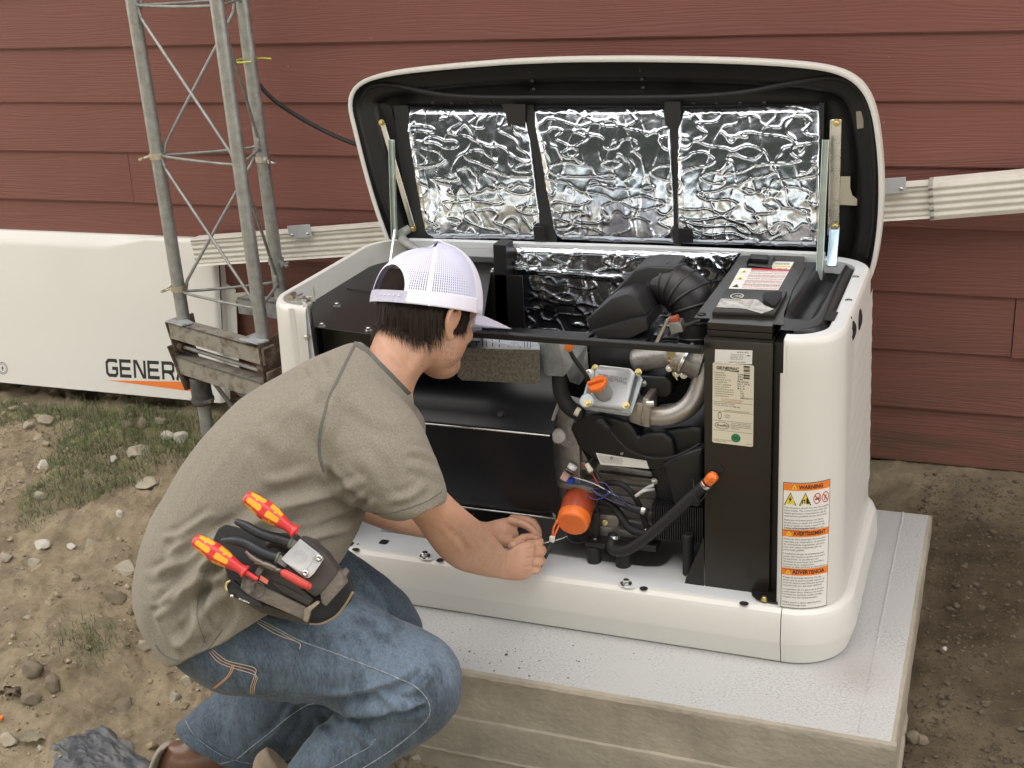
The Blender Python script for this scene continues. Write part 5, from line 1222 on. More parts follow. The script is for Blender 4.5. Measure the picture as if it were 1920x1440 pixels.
for x, y, Y in ((1206, 957, .09), (1213, 997, .095)):
    bm = B(); cyl(bm, E(x - 3, y - 1, Y + .01), E(x + 4, y + 1, Y + .01), .0095, n=18); part('hose_clamp', bm, M_STEEL, gen, angle=40)
f = Flat(lambda x, y, l: E(1148 + 52 * x, 935 + 26 * x - 2 - 7 * x * x + -5 * y + 3, .093 - .004 * (1 - abs(2 * y - 1))))
V, Fc, wd = text2d('E J1527MAY TYPE A CLASS', 0.0); f.add([(x / wd, y) for x, y in V], Fc, 0); f.build('hose_print', [mat('grey_print', (.30, .30, .30), .6)], gen)
# oil filter
fd = (E(1073, 984, .055) - E(1089, 930, .135)).normalized(); fb = E(1089, 930, .135); fl_ = (E(1073, 984, .055) - fb).length
bm = B(); lathe(bm, fb, fd, [(0, .030), (.003, .0335), (.012, .0345), (fl_ * .70, .0345), (fl_ * .73, .0335)], 48); part('oil_filter', bm, M_FILT, gen, angle=40)
bm = B(); lathe(bm, fb, fd, [(fl_ * .70, .034), (fl_ * .72, .0352), (fl_ * .93, .0345), (fl_ * .975, .0325), (fl_ * 1.0, .029), (fl_ * 1.0, .001)], 15)
part('filter_cap', bm, M_CAPO, gen, angle=25)
bm = B(); lathe(bm, fb, fd, [(-.012, .033), (-.002, .034), (.001, .032)], 32); part('filter_gasket', bm, M_ALU_L, gen, angle=40)
s_, u_, _ = basis(fd);
for j in range(1):
    bm = B(); q = fb + fd * .035
    for k in range(5):
        a0 = rad(208 + k * 6); pt = [q + fd * .006 * ((k + i) % 2) + (s_ * math.cos(a0 + i * .07) + u_ * math.sin(a0 + i * .07)) * .0349 for i in range(3)]; tube(bm, pt, .0005, 5, 0)
    part('pen_mark', bm, M_INK, gen)
# sensor plug and small wires
bm = B(); d = (E(1062, 893, .10) - E(1075, 872, .11)).normalized(); lathe(bm, E(1075, 872, .11), d, [(0, .010), (.003, .0105), (.004, .0095), (.007, .0105), (.008, .0095), (.011, .0105), (.014, .0095)], 20); part('oil_sensor', bm, M_WHITEP, gen, angle=30)
bm = B(); lathe(bm, E(1070, 880, .10), d, [(0, .0108), (.0016, .0108)], 20); lathe(bm, E(1067, 885, .098), d, [(0, .0108), (.0016, .0108)], 20); part('sensor_band', bm, M_INK, gen, kind='stuff')
bm = B(); obox(bm, E(1062, 890, .10), d, (0, 1, 0), d.cross(Vector((0, 1, 0))), .011, .007, .008, .002); part('sensor_plug', bm, mat('pinkish_plastic', (.48, .30, .26), .6), gen)
bm = B(); obox(bm, E(1069, 901, .10), (1, 0, -.1), (0, 1, 0), (.1, 0, 1), .0085, .006, .0055, .0015); part('blue_connector', bm, mat('blue_plastic', (.01, .05, .40), .45), gen)
W = {'w': mat('white_wire', (.6, .6, .58), .5), 'b': mat('blue_wire', (.03, .04, .16), .5), 'k': M_RUBBER, 'p': mat('violet_wire', (.10, .07, .16), .5), 'r': mat('red_wire', (.45, .03, .02), .5), 'o': mat('orange_wire', (.80, .16, .03), .5)}
for col_, pts, r_ in (('w', [(1075, 895, .10), (1100, 902, .09), (1120, 910, .085), (1142, 922, .09), (1160, 932, .09)], .0011), ('b', [(1075, 898, .10), (1105, 915, .085), (1125, 930, .08), (1150, 925, .085), (1175, 945, .09), (1190, 958, .1)], .0012),
    ('b', [(1102, 928, .085), (1112, 936, .08), (1130, 934, .08), (1140, 922, .085), (1125, 915, .09), (1108, 920, .088)], .0014), ('p', [(1110, 905, .09), (1132, 905, .088), (1146, 920, .09), (1165, 938, .09)], .0012), ('p', [(1098, 910, .09), (1122, 926, .082), (1148, 940, .085), (1172, 948, .09)], .0012),
    ('k', [(1100, 865, .12), (1118, 888, .11), (1128, 908, .1), (1138, 930, .1), (1165, 945, .1)], .0045), ('k', [(1118, 940, .12), (1121, 965, .11), (1120, 985, .11)], .002), ('r', [(1090, 870, .12), (1108, 885, .11), (1124, 912, .095)], .0014),
    ('w', [(1192, 930, .10), (1208, 920, .10), (1226, 918, .12)], .0038), ('w', [(1205, 918, .12), (1226, 909, .12)], .0032), ('k', [(1295, 905, .09), (1300, 900, .06), (1302, 930, .03), (1312, 940, .035), (1326, 925, .03)], .0014),
    ('w', [(1008, 1021, .06), (1030, 1016, .06), (1052, 1010, .08), (1064, 1005, .09)], .0013), ('k', [(1060, 1008, .08), (1080, 1018, .09), (1100, 1014, .1)], .0018)):
    T('wire', pts, r_, W[col_], 6, 5)
bm = B(); d = (E(1110, 885, .1) - E(1100, 868, .11)).normalized(); lathe(bm, E(1100, 870, .105), d, [(0, .005), (.018, .006), (.020, .004)], 12); part('cable_joint', bm, M_PAPER, gen, angle=40)
# the plug the man is working on
for pts in ([(1046, 975, .05), (1038, 990, .045), (1036, 1008, .045)], [(1048, 985, .055), (1042, 998, .05), (1037, 1010, .046)]): T('wire', pts, .0022, W['o'], 8, 5)
bm = B(); ext(bm, [E(x, y, .04) for x, y in [(1030, 1006), (1040, 1007), (1038, 1018), (1030, 1016)]], (0, .005, 0), .0008); part('wire_tag', bm, M_WHITEP, gen)
bm = B(); lathe(bm, E(1034, 1017, .042), E(1006, 1070, .01) - E(1034, 1017, .042), [(0, .0045), (.014, .0052), (.016, .0068), (.034, .0072), (.036, .0058), (.048, .0055), (.05, .0068), (.064, .0066)], 14); part('wiring_plug', bm, M_RUBBER, gen, angle=40)

# ================================================================== control box, tray, labels
bx0, bx1 = E(1320, 800, .06).x, E(1459, 800, .06).x
ztop = E(1390, 640, .06).z
M_CTRL = mat('bronze_black_coat', (.017, .0145, .011), .30, var=.12, vscale=3, bump=.08, bscale=380, bdist=.0005)
bm = B(); box(bm, (bx0, .06, .108), (bx1 - .012, .50, ztop), .003, 2); part('control_box', bm, M_CTRL, gen, angle=40)
bm = B(); box(bm, (bx1 - .012, .075, .108), (bx1 + .006, .50, ztop - .004), .001); part('box_side', bm, M_BLACK, gen)
bm = B(); ext(bm, [E(1320, 1008, .0595), E(1320, 1101, .0595), E(1283, 1096, .0595), E(1286, 1085, .0595)], (0, .003, 0), .0008); part('gusset', bm, M_BLACK, gen)
bm = B(); ext(bm, [H(1410, 1117, .128), H(1420, 1126, .128), H(1458, 1133, .128), H(1458, 1108, .128), H(1408, 1105, .128)], (0, 0, .002), .0005, 1); part('foot_tab', bm, M_BLACK, gen)
for x, y in ((1433, 1125), (1292, 1083)):
    bm = B(); hexbolt(bm, H(x, y, .130), (0, 0, 1), .0052, .0055); part('bolt', bm, M_BRASS, gen, angle=30)
bm = B(); obox(bm, E(1345, 880, .0585), (.8, 0, .6), (0, 1, 0), (-.6, 0, .8), .011, .0012, .009, .001); part('smudge', bm, M_RUBBER, gen)
# battery / controller slabs under the top plate
zc = .668
bm = B(); box(bm, (E(1326, 615, .075).x, .075, ztop + .001), (E(1448, 615, .075).x, .48, ztop + .0135), .0015); part('controller_case', bm, M_CTRL, gen)
bm = B(); box(bm, (E(1326, 615, .075).x, .0745, ztop + .0145), (E(1448, 615, .075).x, .48, ztop + .028), .0015); part('controller_case', bm, M_CTRL, gen)
ZT = H(1301, 595, .69).z
pl = [(1301, 595), (1304, 591), (1386, 483), (1390, 479), (1506, 478), (1509, 482), (1503, 505), (1480, 560), (1470, 588), (1470, 609), (1430, 606), (1376, 601), (1360, 598)]
bm = B(); ext(bm, [H(x, y, .690) for x, y in pl], (0, 0, -.0018), .0004, 1); part('top_plate', bm, mat('top_plate_coat', (.021, .019, .016), .34, var=.12, vscale=5, bump=.1, bscale=300), gen)
# moulded tray with the drain groove
def tray(u, v):
    y = .065 + (.555 - .065) * v; xl_ = H(1470, 605, .689).x + .0 + (H(1508, 480, .689).x - H(1470, 605, .689).x) * v; xr_ = wall_path(.68)[8][0] * 0 + .064
    if v < .12: xr_ = .064 - .055 * (1 - v / .12) ** 2
    if v > .9: xr_ = .064 - .03 * ((v - .9) / .1) ** 2
    x = xl_ + (xr_ - xl_) * u; gx = -.004 + .018 * v; wv = .024 - .004 * v
    dep = .030 * min(1, max(0, (v - .14) * 9)) + .030 * max(0, v - .5); g = math.exp(-((x - gx) / wv) ** 4)
    z = .6885 - dep * g
    if u > .80: z -= .012 * min(1, (u - .80) * 9)
    if v > .93: z -= (v - .93) * 1.2
    return Vector((x, y, z))
bm = B(); grid(bm, 60, 70, tray); part('moulded_tray', bm, M_PLASTIC, gen, smooth=True)
c = tray(.45, .25); bm = B(); lathe(bm, c + Vector((0, 0, .001)), (0, 0, 1), [(0, .012), (.0008, .011), (.0008, .009), (0, .0085)], 20); part('drain_ring', bm, mat('brass_ring', (.40, .30, .12), .4, .6), gen, smooth=True)
bm = B(); ext(bm, [H(x, y, .6865) for x, y in [(1548, 583), (1572, 586), (1564, 602), (1538, 600)]], (0, 0, .0012), .0003, 1); part('foam_pad', bm, M_INK, gen)
bm = B(); lathe(bm, H(1315, 589, .690), (0, 0, 1), [(0, .009), (.0015, .009), (.003, .006), (.0035, .001)], 18); part('clip', bm, M_PLASTIC, gen, smooth=True)
# fuse holder
for q, dz in (([(1407, 484), (1441, 486), (1440, 494), (1406, 492)], .010), ([(1402, 500), (1447, 505), (1448, 502), (1404, 497)], .004)):
    bm = B(); ext(bm, [H(x, y, .6905) for x, y in q], (0, 0, dz), .001, 1); part('fuse_holder', bm, M_PLASTIC, gen)
for x in (1404, 1449):
    bm = B(); c = H(x, 494, .6905); box(bm, c - Vector((.001, .02, 0)), c + Vector((.001, .02, .012)), .0004); part('fuse_holder_ear', bm, M_PLASTIC, gen)
# warning decal on the top plate
q = [H(1366, 541, .6908), H(1459, 544, .6908), H(1489, 491, .6908), H(1394, 503, .6908)]
tl = H(1396, 488.5, .6908)
f = Flat(lambda x, y, l: q[0].lerp(q[1], x).lerp(tl.lerp(q[2], x), y) + Vector((0, 0, l)))
f.rect(0, 0, 1, .72, 0); f.rect(.60, .7, 1, 1, 0)
f.rect(.62, .80, .99, .84, 3, .0002); f.text('HOUR METER', .66, .88, .09, 1, .0003, 0, .28); f.disc(.68, .74, .03, 1, .0003, 16, .022); f.text('FUSE 7.5A', .74, .72, .07, 1, .0003, 0, .2)
f.rect(.235, .66, 1, .72, 2, .0002)
rows_ = ['Batteries can produce explosive hydrogen gas during charging', 'Keep sparks, flame and cigarettes away. Wear eye protection', 'Only use a battery of the group size given in the manual', 'Les batteries produisent des gaz explosifs pendant la charge', 'Tenir les etincelles, flammes et cigarettes a l ecart', 'Las baterias pueden producir gas hidrogeno explosivo', 'Mantenga chispas, llamas y cigarrillos alejados siempre']
for i in range(10):
    y = .60 - i * .064; f.text(rows_[i % 7], .25, y, .052, 2 if i % 3 != 1 else 1, .0003, .004, .73)
for i in (0, 3, 6, 8): f.rect(.24, .645 - i * .064, 1, .652 - i * .064, 1, .0002)
for i, yy in enumerate((.60, .36, .10)):
    f.poly([(.05, yy - .05), (.19, yy - .05), (.12, yy + .05)], 3 if i < 2 else 1); f.poly([(.10, yy - .035), (.14, yy - .035), (.12, yy + .02)], 1, .0005)
f.build('battery_decal', [M_WHITEP, M_INK, mat('red_print', (.55, .04, .05), .5), mat('yellow_print', (.75, .58, .05), .5)], gen)
# raised hatch, its clear window and slide knob
q = [H(1335, 592, .6905), H(1452, 596, .6905), H(1476, 553, .6905), H(1361, 549, .6905)]
bm = B(); ext(bm, q, (0, 0, .0085), .0015, 2); part('hatch', bm, mat('top_plate_coat', (0, 0, 0)), gen, angle=40)
hz_ = .6995
bm = B(); ext(bm, [H(x, y, hz_) for x, y in [(1350, 563), (1352, 560), (1420, 562), (1434, 573), (1452, 580), (1428, 588), (1400, 580), (1385, 578), (1343, 576)]], (0, 0, .0005), .0001, 1)
part('clear_sticker', bm, mat('milky_film', (.33, .31, .27), .25, var=.35, vscale=45, bump=.5, bscale=60, coat=.5), gen)
bm = B(); ext(bm, [H(x, y, hz_) for x, y in [(1432, 553), (1460, 550), (1466, 553), (1466, 561), (1456, 575), (1450, 576), (1432, 567), (1430, 560)]], (0, 0, .006), .0015, 2); part('slide_knob', bm, M_RUBBER, gen, angle=40)
a_, ux, uy = H(1382, 555, hz_ + .0004), H(1398, 556, hz_) - H(1382, 555, hz_), H(1386, 549, hz_) - H(1382, 555, hz_)
f = Flat(lambda x, y, l: a_ + ux * x * .62 + uy * y * .62 + Vector((0, 0, .0002))); f.disc(0, 0, 1.25, 0, 0, 28, 1.1); f.line([(-.5, -.3), (-.1, .3)], .12, 0); f.text('28', -.2, -.3, .9, 0); f.disc(.75, .0, .28, 0, 0, 16, .18)
f.build('hatch_print', [M_WHITEP], gen)
# nameplate and sticker on the box front
def plate(corners, Y):  # bl, br, tr, tl
    c = [E(x, y, Y) for x, y in corners]; return lambda x, y, l: c[0].lerp(c[1], x).lerp(c[3].lerp(c[2], x), y) + Vector((0, -.0004 - l, 0))
f = Flat(plate([(1340, 681), (1410, 683), (1411, 657), (1341, 655)], .0598))
f.rect(0, 0, 1, 1, 0); f.text('Wi-Fi', .58, .80, .14, 1, .0003, .01);
for i, s_t in enumerate(('Download the app to', 'connect your new', 'generator to the', 'home network')): f.text(s_t, .42, .64 - i * .11, .11, 1, .0003, 0, .36 - .03 * (i % 2))
f.text('SCAN TO ACTIVATE', .38, .08, .12, 1, .0003, .01, .46); f.disc(.90, .62, .045, 2, .0003)
f.build('setup_sticker', [M_WHITEP, M_INK, mat('green_dot', (.03, .22, .09), .5)], gen)
fn_ = plate([(1335.5, 829), (1412, 838), (1414, 685), (1336.5, 679)], .0598)
f = Flat(fn_); n = 8; r_ = .022; asp = .48
out = []
for cx, cy, a0 in ((1 - r_ / asp, r_, -90), (1 - r_ / asp, 1 - r_, 0), (r_ / asp, 1 - r_, 90), (r_ / asp, r_, 180)):
    for k in range(n + 1): a = rad(a0 + 90 * k / n); out.append((cx + r_ / asp * math.cos(a), cy + r_ * math.sin(a)))
f.poly(out, 0, 0)
V, Fc = [], []
for i, ch in enumerate('GENERAC'):
    v, fc = stroke(GL[ch], .24); f.add([(.10 + (x + i * 1.14) * .0685, .925 + y * .032) for x, y in v], fc, 1, .0003)
f.poly([(.10, .917), (.64, .917), (.64, .902)], 1)
rnd = random.Random(4)
for i in range(46):
    y = .83 + i * .0034;
    if rnd.random() < .62: f.rect(.75, y, .90, y + .0026, 1, .0003)
rws = [('MODEL', 'G007'), ('SERIAL', '3013'), ('VOLTS', '240'), ('PRODUCTS', 'ENGINE'), ('KVA/KW', '22 / 19.5'), ('LTC AMPS', '91.7'), ('NG AMPS', '81.3'), ('INSULATION CLASS', 'H'), ('CONTROLLER P/N', '0A'), ('COUNTRY OF ORIGIN', 'US'), ('OUTPUTS', 'EMERGENCY')]
for i, (a, b_) in enumerate(rws):
    y = .872 - i * .0285; f.text(a, .05, y, .020, 1, .0003, 0, min(.46, .05 * len(a))); f.text(b_, .60 if i < 7 else .68, y - .004, .024, 1, .0003, .012, .045 * len(b_) if len(b_) < 7 else .3)
f.text('MAX OPERATING AMBIENT TEMP 40 C', .22, .552, .018, 2, .0003, 0, .55); f.text('FOR STANDBY USE ONLY', .22, .532, .018, 2, .0003, 0, .5)
for y in (.522, .405, .288, .165): f.line([(.02, y), (.98, y)], .003, 1)
for i, s_t in enumerate(('NEUTRAL BONDED TO FRAME', 'POWER FACTOR 1.0 / 0.8')): f.text(s_t, .04, .495 - i * .024, .018, 1, .0003, 0, .5)
f.text('60 Hz', .52, .465, .024, 1, .0003, .01, .16); f.text('RAINPROOF ENCLOSURE FITTED', .30, .415, .018, 1, .0003, 0, .6)
f.disc(.18, .350, .028 / asp * .8, 1, .0003, 20, .022 / asp * .8); f.text('LISTED', .30, .355, .020, 1, .0003, 0, .14); f.text('4RJ2', .30, .330, .020, 1, .0003, 0, .12)
n = 28; V = [(.24 + math.cos(k * math.tau / n) * rx, .228 + math.sin(k * math.tau / n) * ry) for rx, ry in ((.165, .040), (.18, .045)) for k in range(n)]
f.add(V, [(k, (k + 1) % n, n + (k + 1) % n, n + k) for k in range(n)], 1, .0003)
f.text('SwRI', .11, .214, .042, 1, .0003, .02, .26)
for i, s_t in enumerate(('TYPE OF LABEL STATIONARY', 'ENGINE GENERATOR ASSEMBLY', 'TESTED TO NFPA 37 STANDARD', 'CERTIFIED')): f.text(s_t, .46, .262 - i * .022, .017, 1, .0003, 0, .48 if i < 3 else .2)
nd = 24; f.poly([(.58 + math.cos(k * math.tau / nd) * .115, .088 + math.sin(k * math.tau / nd) * .054) for k in range(nd)], 3)
f.line([(.50, .075), (.53, .10), (.56, .07), (.59, .105), (.62, .08), (.68, .08)], .008, 1, .0005)
f.text('GENERAC POWER SYSTEMS, INC.', .03, .040, .016, 1, .0003, 0, .52); f.text('WAUKESHA, WI USA', .03, .022, .016, 1, .0003, 0, .32); f.text('R-0756', .84, .022, .018, 1, .0003, 0, .13)
f.build('nameplate', [M_LABEL, M_INK, mat('red_small_print', (.5, .10, .06), .5), mat('green_seal', (.02, .20, .08), .5)], gen)

# ---- warning decal wrapped round the right front corner
def proj(p):
    c = CM.transposed() @ (Vector(p) - CAM); return 960 + F_PX * c.x / -c.z, 720 - F_PX * c.y / -c.z
def wsurf(s, z, l):
    p = wall_path(z); y0 = p[0][1]; pts = [(XR, y0)] + p
    i = 0; d = s
    while i < len(pts) - 2:
        L = math.hypot(pts[i + 1][0] - pts[i][0], pts[i + 1][1] - pts[i][1])
        if d <= L: break
        d -= L; i += 1
    (xa, ya), (xb, yb) = pts[i], pts[i + 1]; L = math.hypot(xb - xa, yb - ya) or 1e-6
    tx, ty = (xb - xa) / L, (yb - ya) / L; return Vector((xa + tx * d + ty * (.0005 + l), ya + ty * d - tx * (.0005 + l), z))
z1_, z0_ = E(1475, 903, .022).z, E(1465, 1137, .019).z
sL = .0045; sR = sL + .05
while proj(wsurf(sR, z1_, 0))[0] < 1557 and sR < .17: sR += .001
hw = sR - sL; hh = z1_ - z0_
f = Flat(lambda x, y, l: wsurf(sL + x * hw, z0_ + y * hh, l))
f.rect(0, 0, 1, 1, 1, 0, 24, 1); f.rect(.012, .005, .988, .995, 0, .0002, 24, 1)
def hdr(y0_, y1_, word):
    f.rect(.012, y0_, .988, y1_, 2, .0003, 24, 1); f.line([(.012, y0_), (.988, y0_)], .004, 1, .0004); f.line([(.012, y1_), (.988, y1_)], .004, 1, .0004)
    m_ = (y0_ + y1_) / 2; wd_ = .5 if len(word) < 9 else .68; x_ = (1 - wd_) / 2 + .07
    h = (y1_ - y0_); f.poly([(x_ - .15, m_ - h * .33), (x_ - .03, m_ - h * .33), (x_ - .09, m_ + h * .36)], 3, .0005); f.poly([(x_ - .10, m_ - h * .2), (x_ - .08, m_ - h * .2), (x_ - .09, m_ + h * .15)], 1, .0006)
    f.text(word, x_, m_ - h * .26, h * .74, 1, .0005, .035, wd_)
hdr(.938, .994, 'WARNING'); hdr(.578, .634, 'AVERTISSEMENT'); hdr(.270, .326, 'ADVERTENCIA')
for i, x_ in enumerate((.15, .45)):
    f.poly([(x_ - .125, .825), (x_ + .125, .825), (x_, .925)], 1, .0004); f.poly([(x_ - .10, .832), (x_ + .10, .832), (x_, .915)], 3, .0005)
f.poly([(.155, .895), (.115, .868), (.145, .868), (.13, .84), (.185, .878), (.155, .876)], 1, .0007)
f.rect(.38, .84, .40, .868, 1, .0007); f.rect(.38, .864, .45, .871, 1, .0007); f.rect(.43, .84, .445, .868, 1, .0007); f.disc(.49, .865, .022, 1, .0007, 12); f.poly([(.46, .84), (.54, .838), (.50, .87)], 1, .0007)
for x_ in (.70, .885):
    nn = 24; rx, ry = .085, .042; V = [(x_ + math.cos(k * math.tau / nn) * rx * q_, .872 + math.sin(k * math.tau / nn) * ry * q_) for q_ in (.82, 1) for k in range(nn)]
    f.add(V, [(k, (k + 1) % nn, nn + (k + 1) % nn, nn + k) for k in range(nn)], 4, .0005); f.line([(x_ - .06, .90), (x_ + .06, .844)], .012, 4, .0006)
f.line([(.65, .868), (.75, .868)], .012, 1, .0005); f.line([(.72, .872), (.75, .89)], .01, 1, .0005); f.line([(.86, .85), (.90, .89)], .014, 1, .0005)
blocks = [(.818, ['Risk of electric shock. No user serviceable', 'parts inside. The control panel for this', 'engine generator is intended to only be', 'operated by qualified service personnel.']),
 (.722, ['Explosion of battery gases can cause', 'severe injury or death. Do not smoke,', 'strike a match or cause a spark in the', 'vicinity of this battery compartment.']), (.660, ['Cancer and reproductive harm', 'www.P65Warnings.ca.gov']),
 (.572, ['Risque de choc electrique. Aucune piece', 'reparable par l\'utilisateur. Le panneau', 'de commande de ce generateur est concu', 'pour etre utilise uniquement par un', 'personnel qualifie.']),
 (.455, ['L\'explosion de gaz de la batterie peut', 'causer des blessures graves ou la mort.', 'Ne pas fumer, ne pas allumer une', 'allumette ni provoquer une etincelle a', 'proximite de ce compartiment.']), (.350, ['Cancer et effet nocif sur la reproduction', 'www.P65Warnings.ca.gov']),
 (.264, ['Riesgo de descarga electrica. No hay', 'piezas que el usuario pueda reparar. El', 'panel de control esta disenado para ser', 'operado solo por personal calificado.']),
 (.168, ['La explosion de los gases de la bateria', 'puede causar danos severos o la muerte.', 'No fume, no encienda cerillos ni haga', 'chispas cerca del compartimiento.']), (.062, ['Peligro cancer y danos reproductivos', 'www.P65Warnings.ca.gov'])]
for k, (yt, ls) in enumerate(blocks):
    ends = {0: .730, 1: .668, 3: .460, 4: .358, 6: .172, 7: .070}
    h_ = .0215
    for i, s_t in enumerate(ls):
        y_ = yt - .018 - i * h_; f.text(s_t, .035, y_, .0175, 1, .0005, .004, min(.93, .0225 * len(s_t)))
    if k in ends: f.line([(.012, ends[k]), (.988, ends[k])], .003, 1, .0004)
f.build('warning_decal', [M_WHITEP, M_INK, mat('warning_orange', (.80, .20, .02), .5), MATS['yellow_print'], mat('ban_red', (.55, .03, .04), .5)], gen)
# ================================================================== the man
MPX = F_PX
def skin_material():
    m = mat('skin', (.465, .250, .160), .5, col2=(.53, .315, .215), vscale=18, thresh=(.3, .7), bump=.4, bscale=150, bdist=.0008, spec=.4, rvar=.06)
    b = m.node_tree.nodes['Principled BSDF']; b.inputs['Subsurface Weight'].default_value = .12; b.inputs['Subsurface Radius'].default_value = (.012, .005, .003); b.inputs['Subsurface Scale'].default_value = 1
    return m
M_SKIN = skin_material()
def cloth(name, c1, c2, fine, fscale, weave=None, fadecol=None):
    m = bpy.data.materials.new(name); m.use_nodes = True; nt = m.node_tree; N = nt.nodes; L = nt.links
    b = N['Principled BSDF']; b.inputs['Roughness'].default_value = .93; b.inputs['Specular IOR Level'].default_value = .12
    b.inputs['Sheen Weight'].default_value = .12; b.inputs['Sheen Roughness'].default_value = .5
    tc = N.new('ShaderNodeTexCoord'); mp = N.new('ShaderNodeMapping'); L.new(tc.outputs['Object'], mp.inputs[0])
    if weave: mp.inputs['Rotation'].default_value = weave[0]; mp.inputs['Scale'].default_value = weave[1]
    n = N.new('ShaderNodeTexNoise'); n.inputs['Scale'].default_value = fscale; n.inputs['Detail'].default_value = 4; n.inputs['Roughness'].default_value = .75; L.new(mp.outputs[0], n.inputs[0])
    r = N.new('ShaderNodeValToRGB'); r.color_ramp.elements[0].position = .5 - fine; r.color_ramp.elements[1].position = .5 + fine
    r.color_ramp.elements[0].color = (*c1, 1); r.color_ramp.elements[1].color = (*c2, 1); L.new(n.outputs[0], r.inputs[0])
    out = r.outputs[0]
    if fadecol:
        a = N.new('ShaderNodeAttribute'); a.attribute_name = 'fade'; n3 = N.new('ShaderNodeTexNoise'); n3.inputs['Scale'].default_value = 22; n3.inputs['Detail'].default_value = 9; n3.inputs['Roughness'].default_value = .7; L.new(mp.outputs[0], n3.inputs[0])
        mu = N.new('ShaderNodeMath'); mu.operation = 'MULTIPLY'; L.new(a.outputs['Fac'], mu.inputs[0]); mr = N.new('ShaderNodeMapRange'); mr.inputs['From Min'].default_value = .35; mr.inputs['From Max'].default_value = .65; mr.inputs['To Min'].default_value = .25; mr.inputs['To Max'].default_value = 1.4; L.new(n3.outputs[0], mr.inputs[0]); L.new(mr.outputs[0], mu.inputs[1])
        mx = N.new('ShaderNodeMixRGB'); L.new(mu.outputs[0], mx.inputs[0]); L.new(out, mx.inputs[1])
        r2 = N.new('ShaderNodeValToRGB'); r2.color_ramp.elements[0].position = .5 - fine; r2.color_ramp.elements[1].position = .5 + fine
        r2.color_ramp.elements[0].color = (*[v * .72 for v in fadecol], 1); r2.color_ramp.elements[1].color = (*[v * 1.25 for v in fadecol], 1); L.new(n.outputs[0], r2.inputs[0]); L.new(r2.outputs[0], mx.inputs[2]); out = mx.outputs[0]
    L.new(out, b.inputs['Base Color'])
    bp_ = N.new('ShaderNodeBump'); bp_.inputs['Strength'].default_value = .35; bp_.inputs['Distance'].default_value = .0009; L.new(n.outputs[0], bp_.inputs['Height']); L.new(bp_.outputs[0], b.inputs['Normal'])
    return m
M_SHIRT = cloth('heather_jersey', (.190, .168, .130), (.280, .255, .208), .16, 330)
M_DENIM = cloth('worn_denim', (.020, .030, .046), (.074, .098, .118), .20, 260, ((0, .5, .35), (1, 1, .25)), (.145, .19, .245))
M_RIB = mat('grey_rib', (.115, .118, .105), .9, var=.15, vscale=200)
M_HAIR = mat('dark_brown_hair', (.022, .0135, .009), .6, var=.4, vscale=60, spec=.22)
man = thing('person', S(600, 1500, 2.5), 'person in a white mesh cap, grey shirt and jeans squatting to wire the generator', 'person')
VIEW = [CM @ Vector(v) for v in ((1, 0, 0), (0, 1, 0), (0, 0, -1))]     # right, up, away as seen from the camera's place
def sec(A, Bq, d, rd, n=28, e=2.0, dd=0.0):
    """cross-section given by its two outline points and its depth: a closed ring with real depth"""
    a, b_ = S(*A, d + dd), S(*Bq, d - dd); c = (a + b_) / 2; h = (b_ - a) / 2; out = []
    for k in range(n):
        t = k * math.tau / n; ct, st = math.cos(t), math.sin(t)
        ct2, st2 = math.copysign(abs(ct) ** (2 / e), ct), math.copysign(abs(st) ** (2 / e), st)
        out.append(c + h * ct2 + VIEW[2] * rd * st2)
    return out
def interp_secs(S_, m=5):
    """smooth extra rings between the given ones"""
    out = []
    n = len(S_)
    for i in range(n - 1):
        p0, p1, p2, p3 = S_[max(i - 1, 0)], S_[i], S_[i + 1], S_[min(i + 2, n - 1)]
        for k in range(m):
            t = k / m; out.append([.5 * ((2 * b_) + (c - a) * t + (2 * a - 5 * b_ + 4 * c - d) * t * t + (3 * b_ - a - 3 * c + d) * t ** 3) for a, b_, c, d in zip(p0, p1, p2, p3)])
    out.append(S_[-1]); return out
def limb(bm, secs, m=4): loft(bm, interp_secs([sec(*s) for s in secs], m)); return bm
def remesh(bm, vox, smooth=2, fac=.5):
    bmesh.ops.recalc_face_normals(bm, faces=bm.faces)
    me = bpy.data.meshes.new('t'); bm.to_mesh(me); bm.free(); o = bpy.data.objects.new('t', me); COL.objects.link(o)
    md = o.modifiers.new('r', 'REMESH'); md.mode = 'VOXEL'; md.voxel_size = vox; md.adaptivity = 0
    if smooth: s = o.modifiers.new('s', 'SMOOTH'); s.factor = fac; s.iterations = smooth
    dg = bpy.context.evaluated_depsgraph_get(); res = bpy.data.meshes.new_from_object(o.evaluated_get(dg))
    bpy.data.objects.remove(o); bpy.data.meshes.remove(me); return res
def vdata(me):
    n = len(me.vertices); co = np.empty(n * 3); me.vertices.foreach_get('co', co); no = np.empty(n * 3)
    me.vertices.foreach_get('normal', no); return co.reshape(-1, 3), no.reshape(-1, 3)
CMn = np.array(CM.transposed()); CAMn = np.array(CAM)
def projn(co):
    c = (co - CAMn) @ CMn.T; return np.stack([960 + F_PX * c[:, 0] / -c[:, 2], 720 - F_PX * c[:, 1] / -c[:, 2]], 1), -c[:, 2]
def seg_dist(P_, pl):
    best = np.full(len(P_), 1e9); tt = np.zeros(len(P_)); L = 0; tot = sum(math.dist(a, b_) for a, b_ in zip(pl, pl[1:]))
    for a, b_ in zip(pl, pl[1:]):
        a_, ab = np.array(a), np.array(b_) - np.array(a); l = math.hypot(*ab); t = np.clip(((P_ - a_) @ ab) / (l * l), 0, 1); d = np.linalg.norm(P_ - a_ - t[:, None] * ab, axis=1)
        m = d < best; best[m] = d[m]; tt[m] = (L + t[m] * l) / tot; L += l
    return best, tt
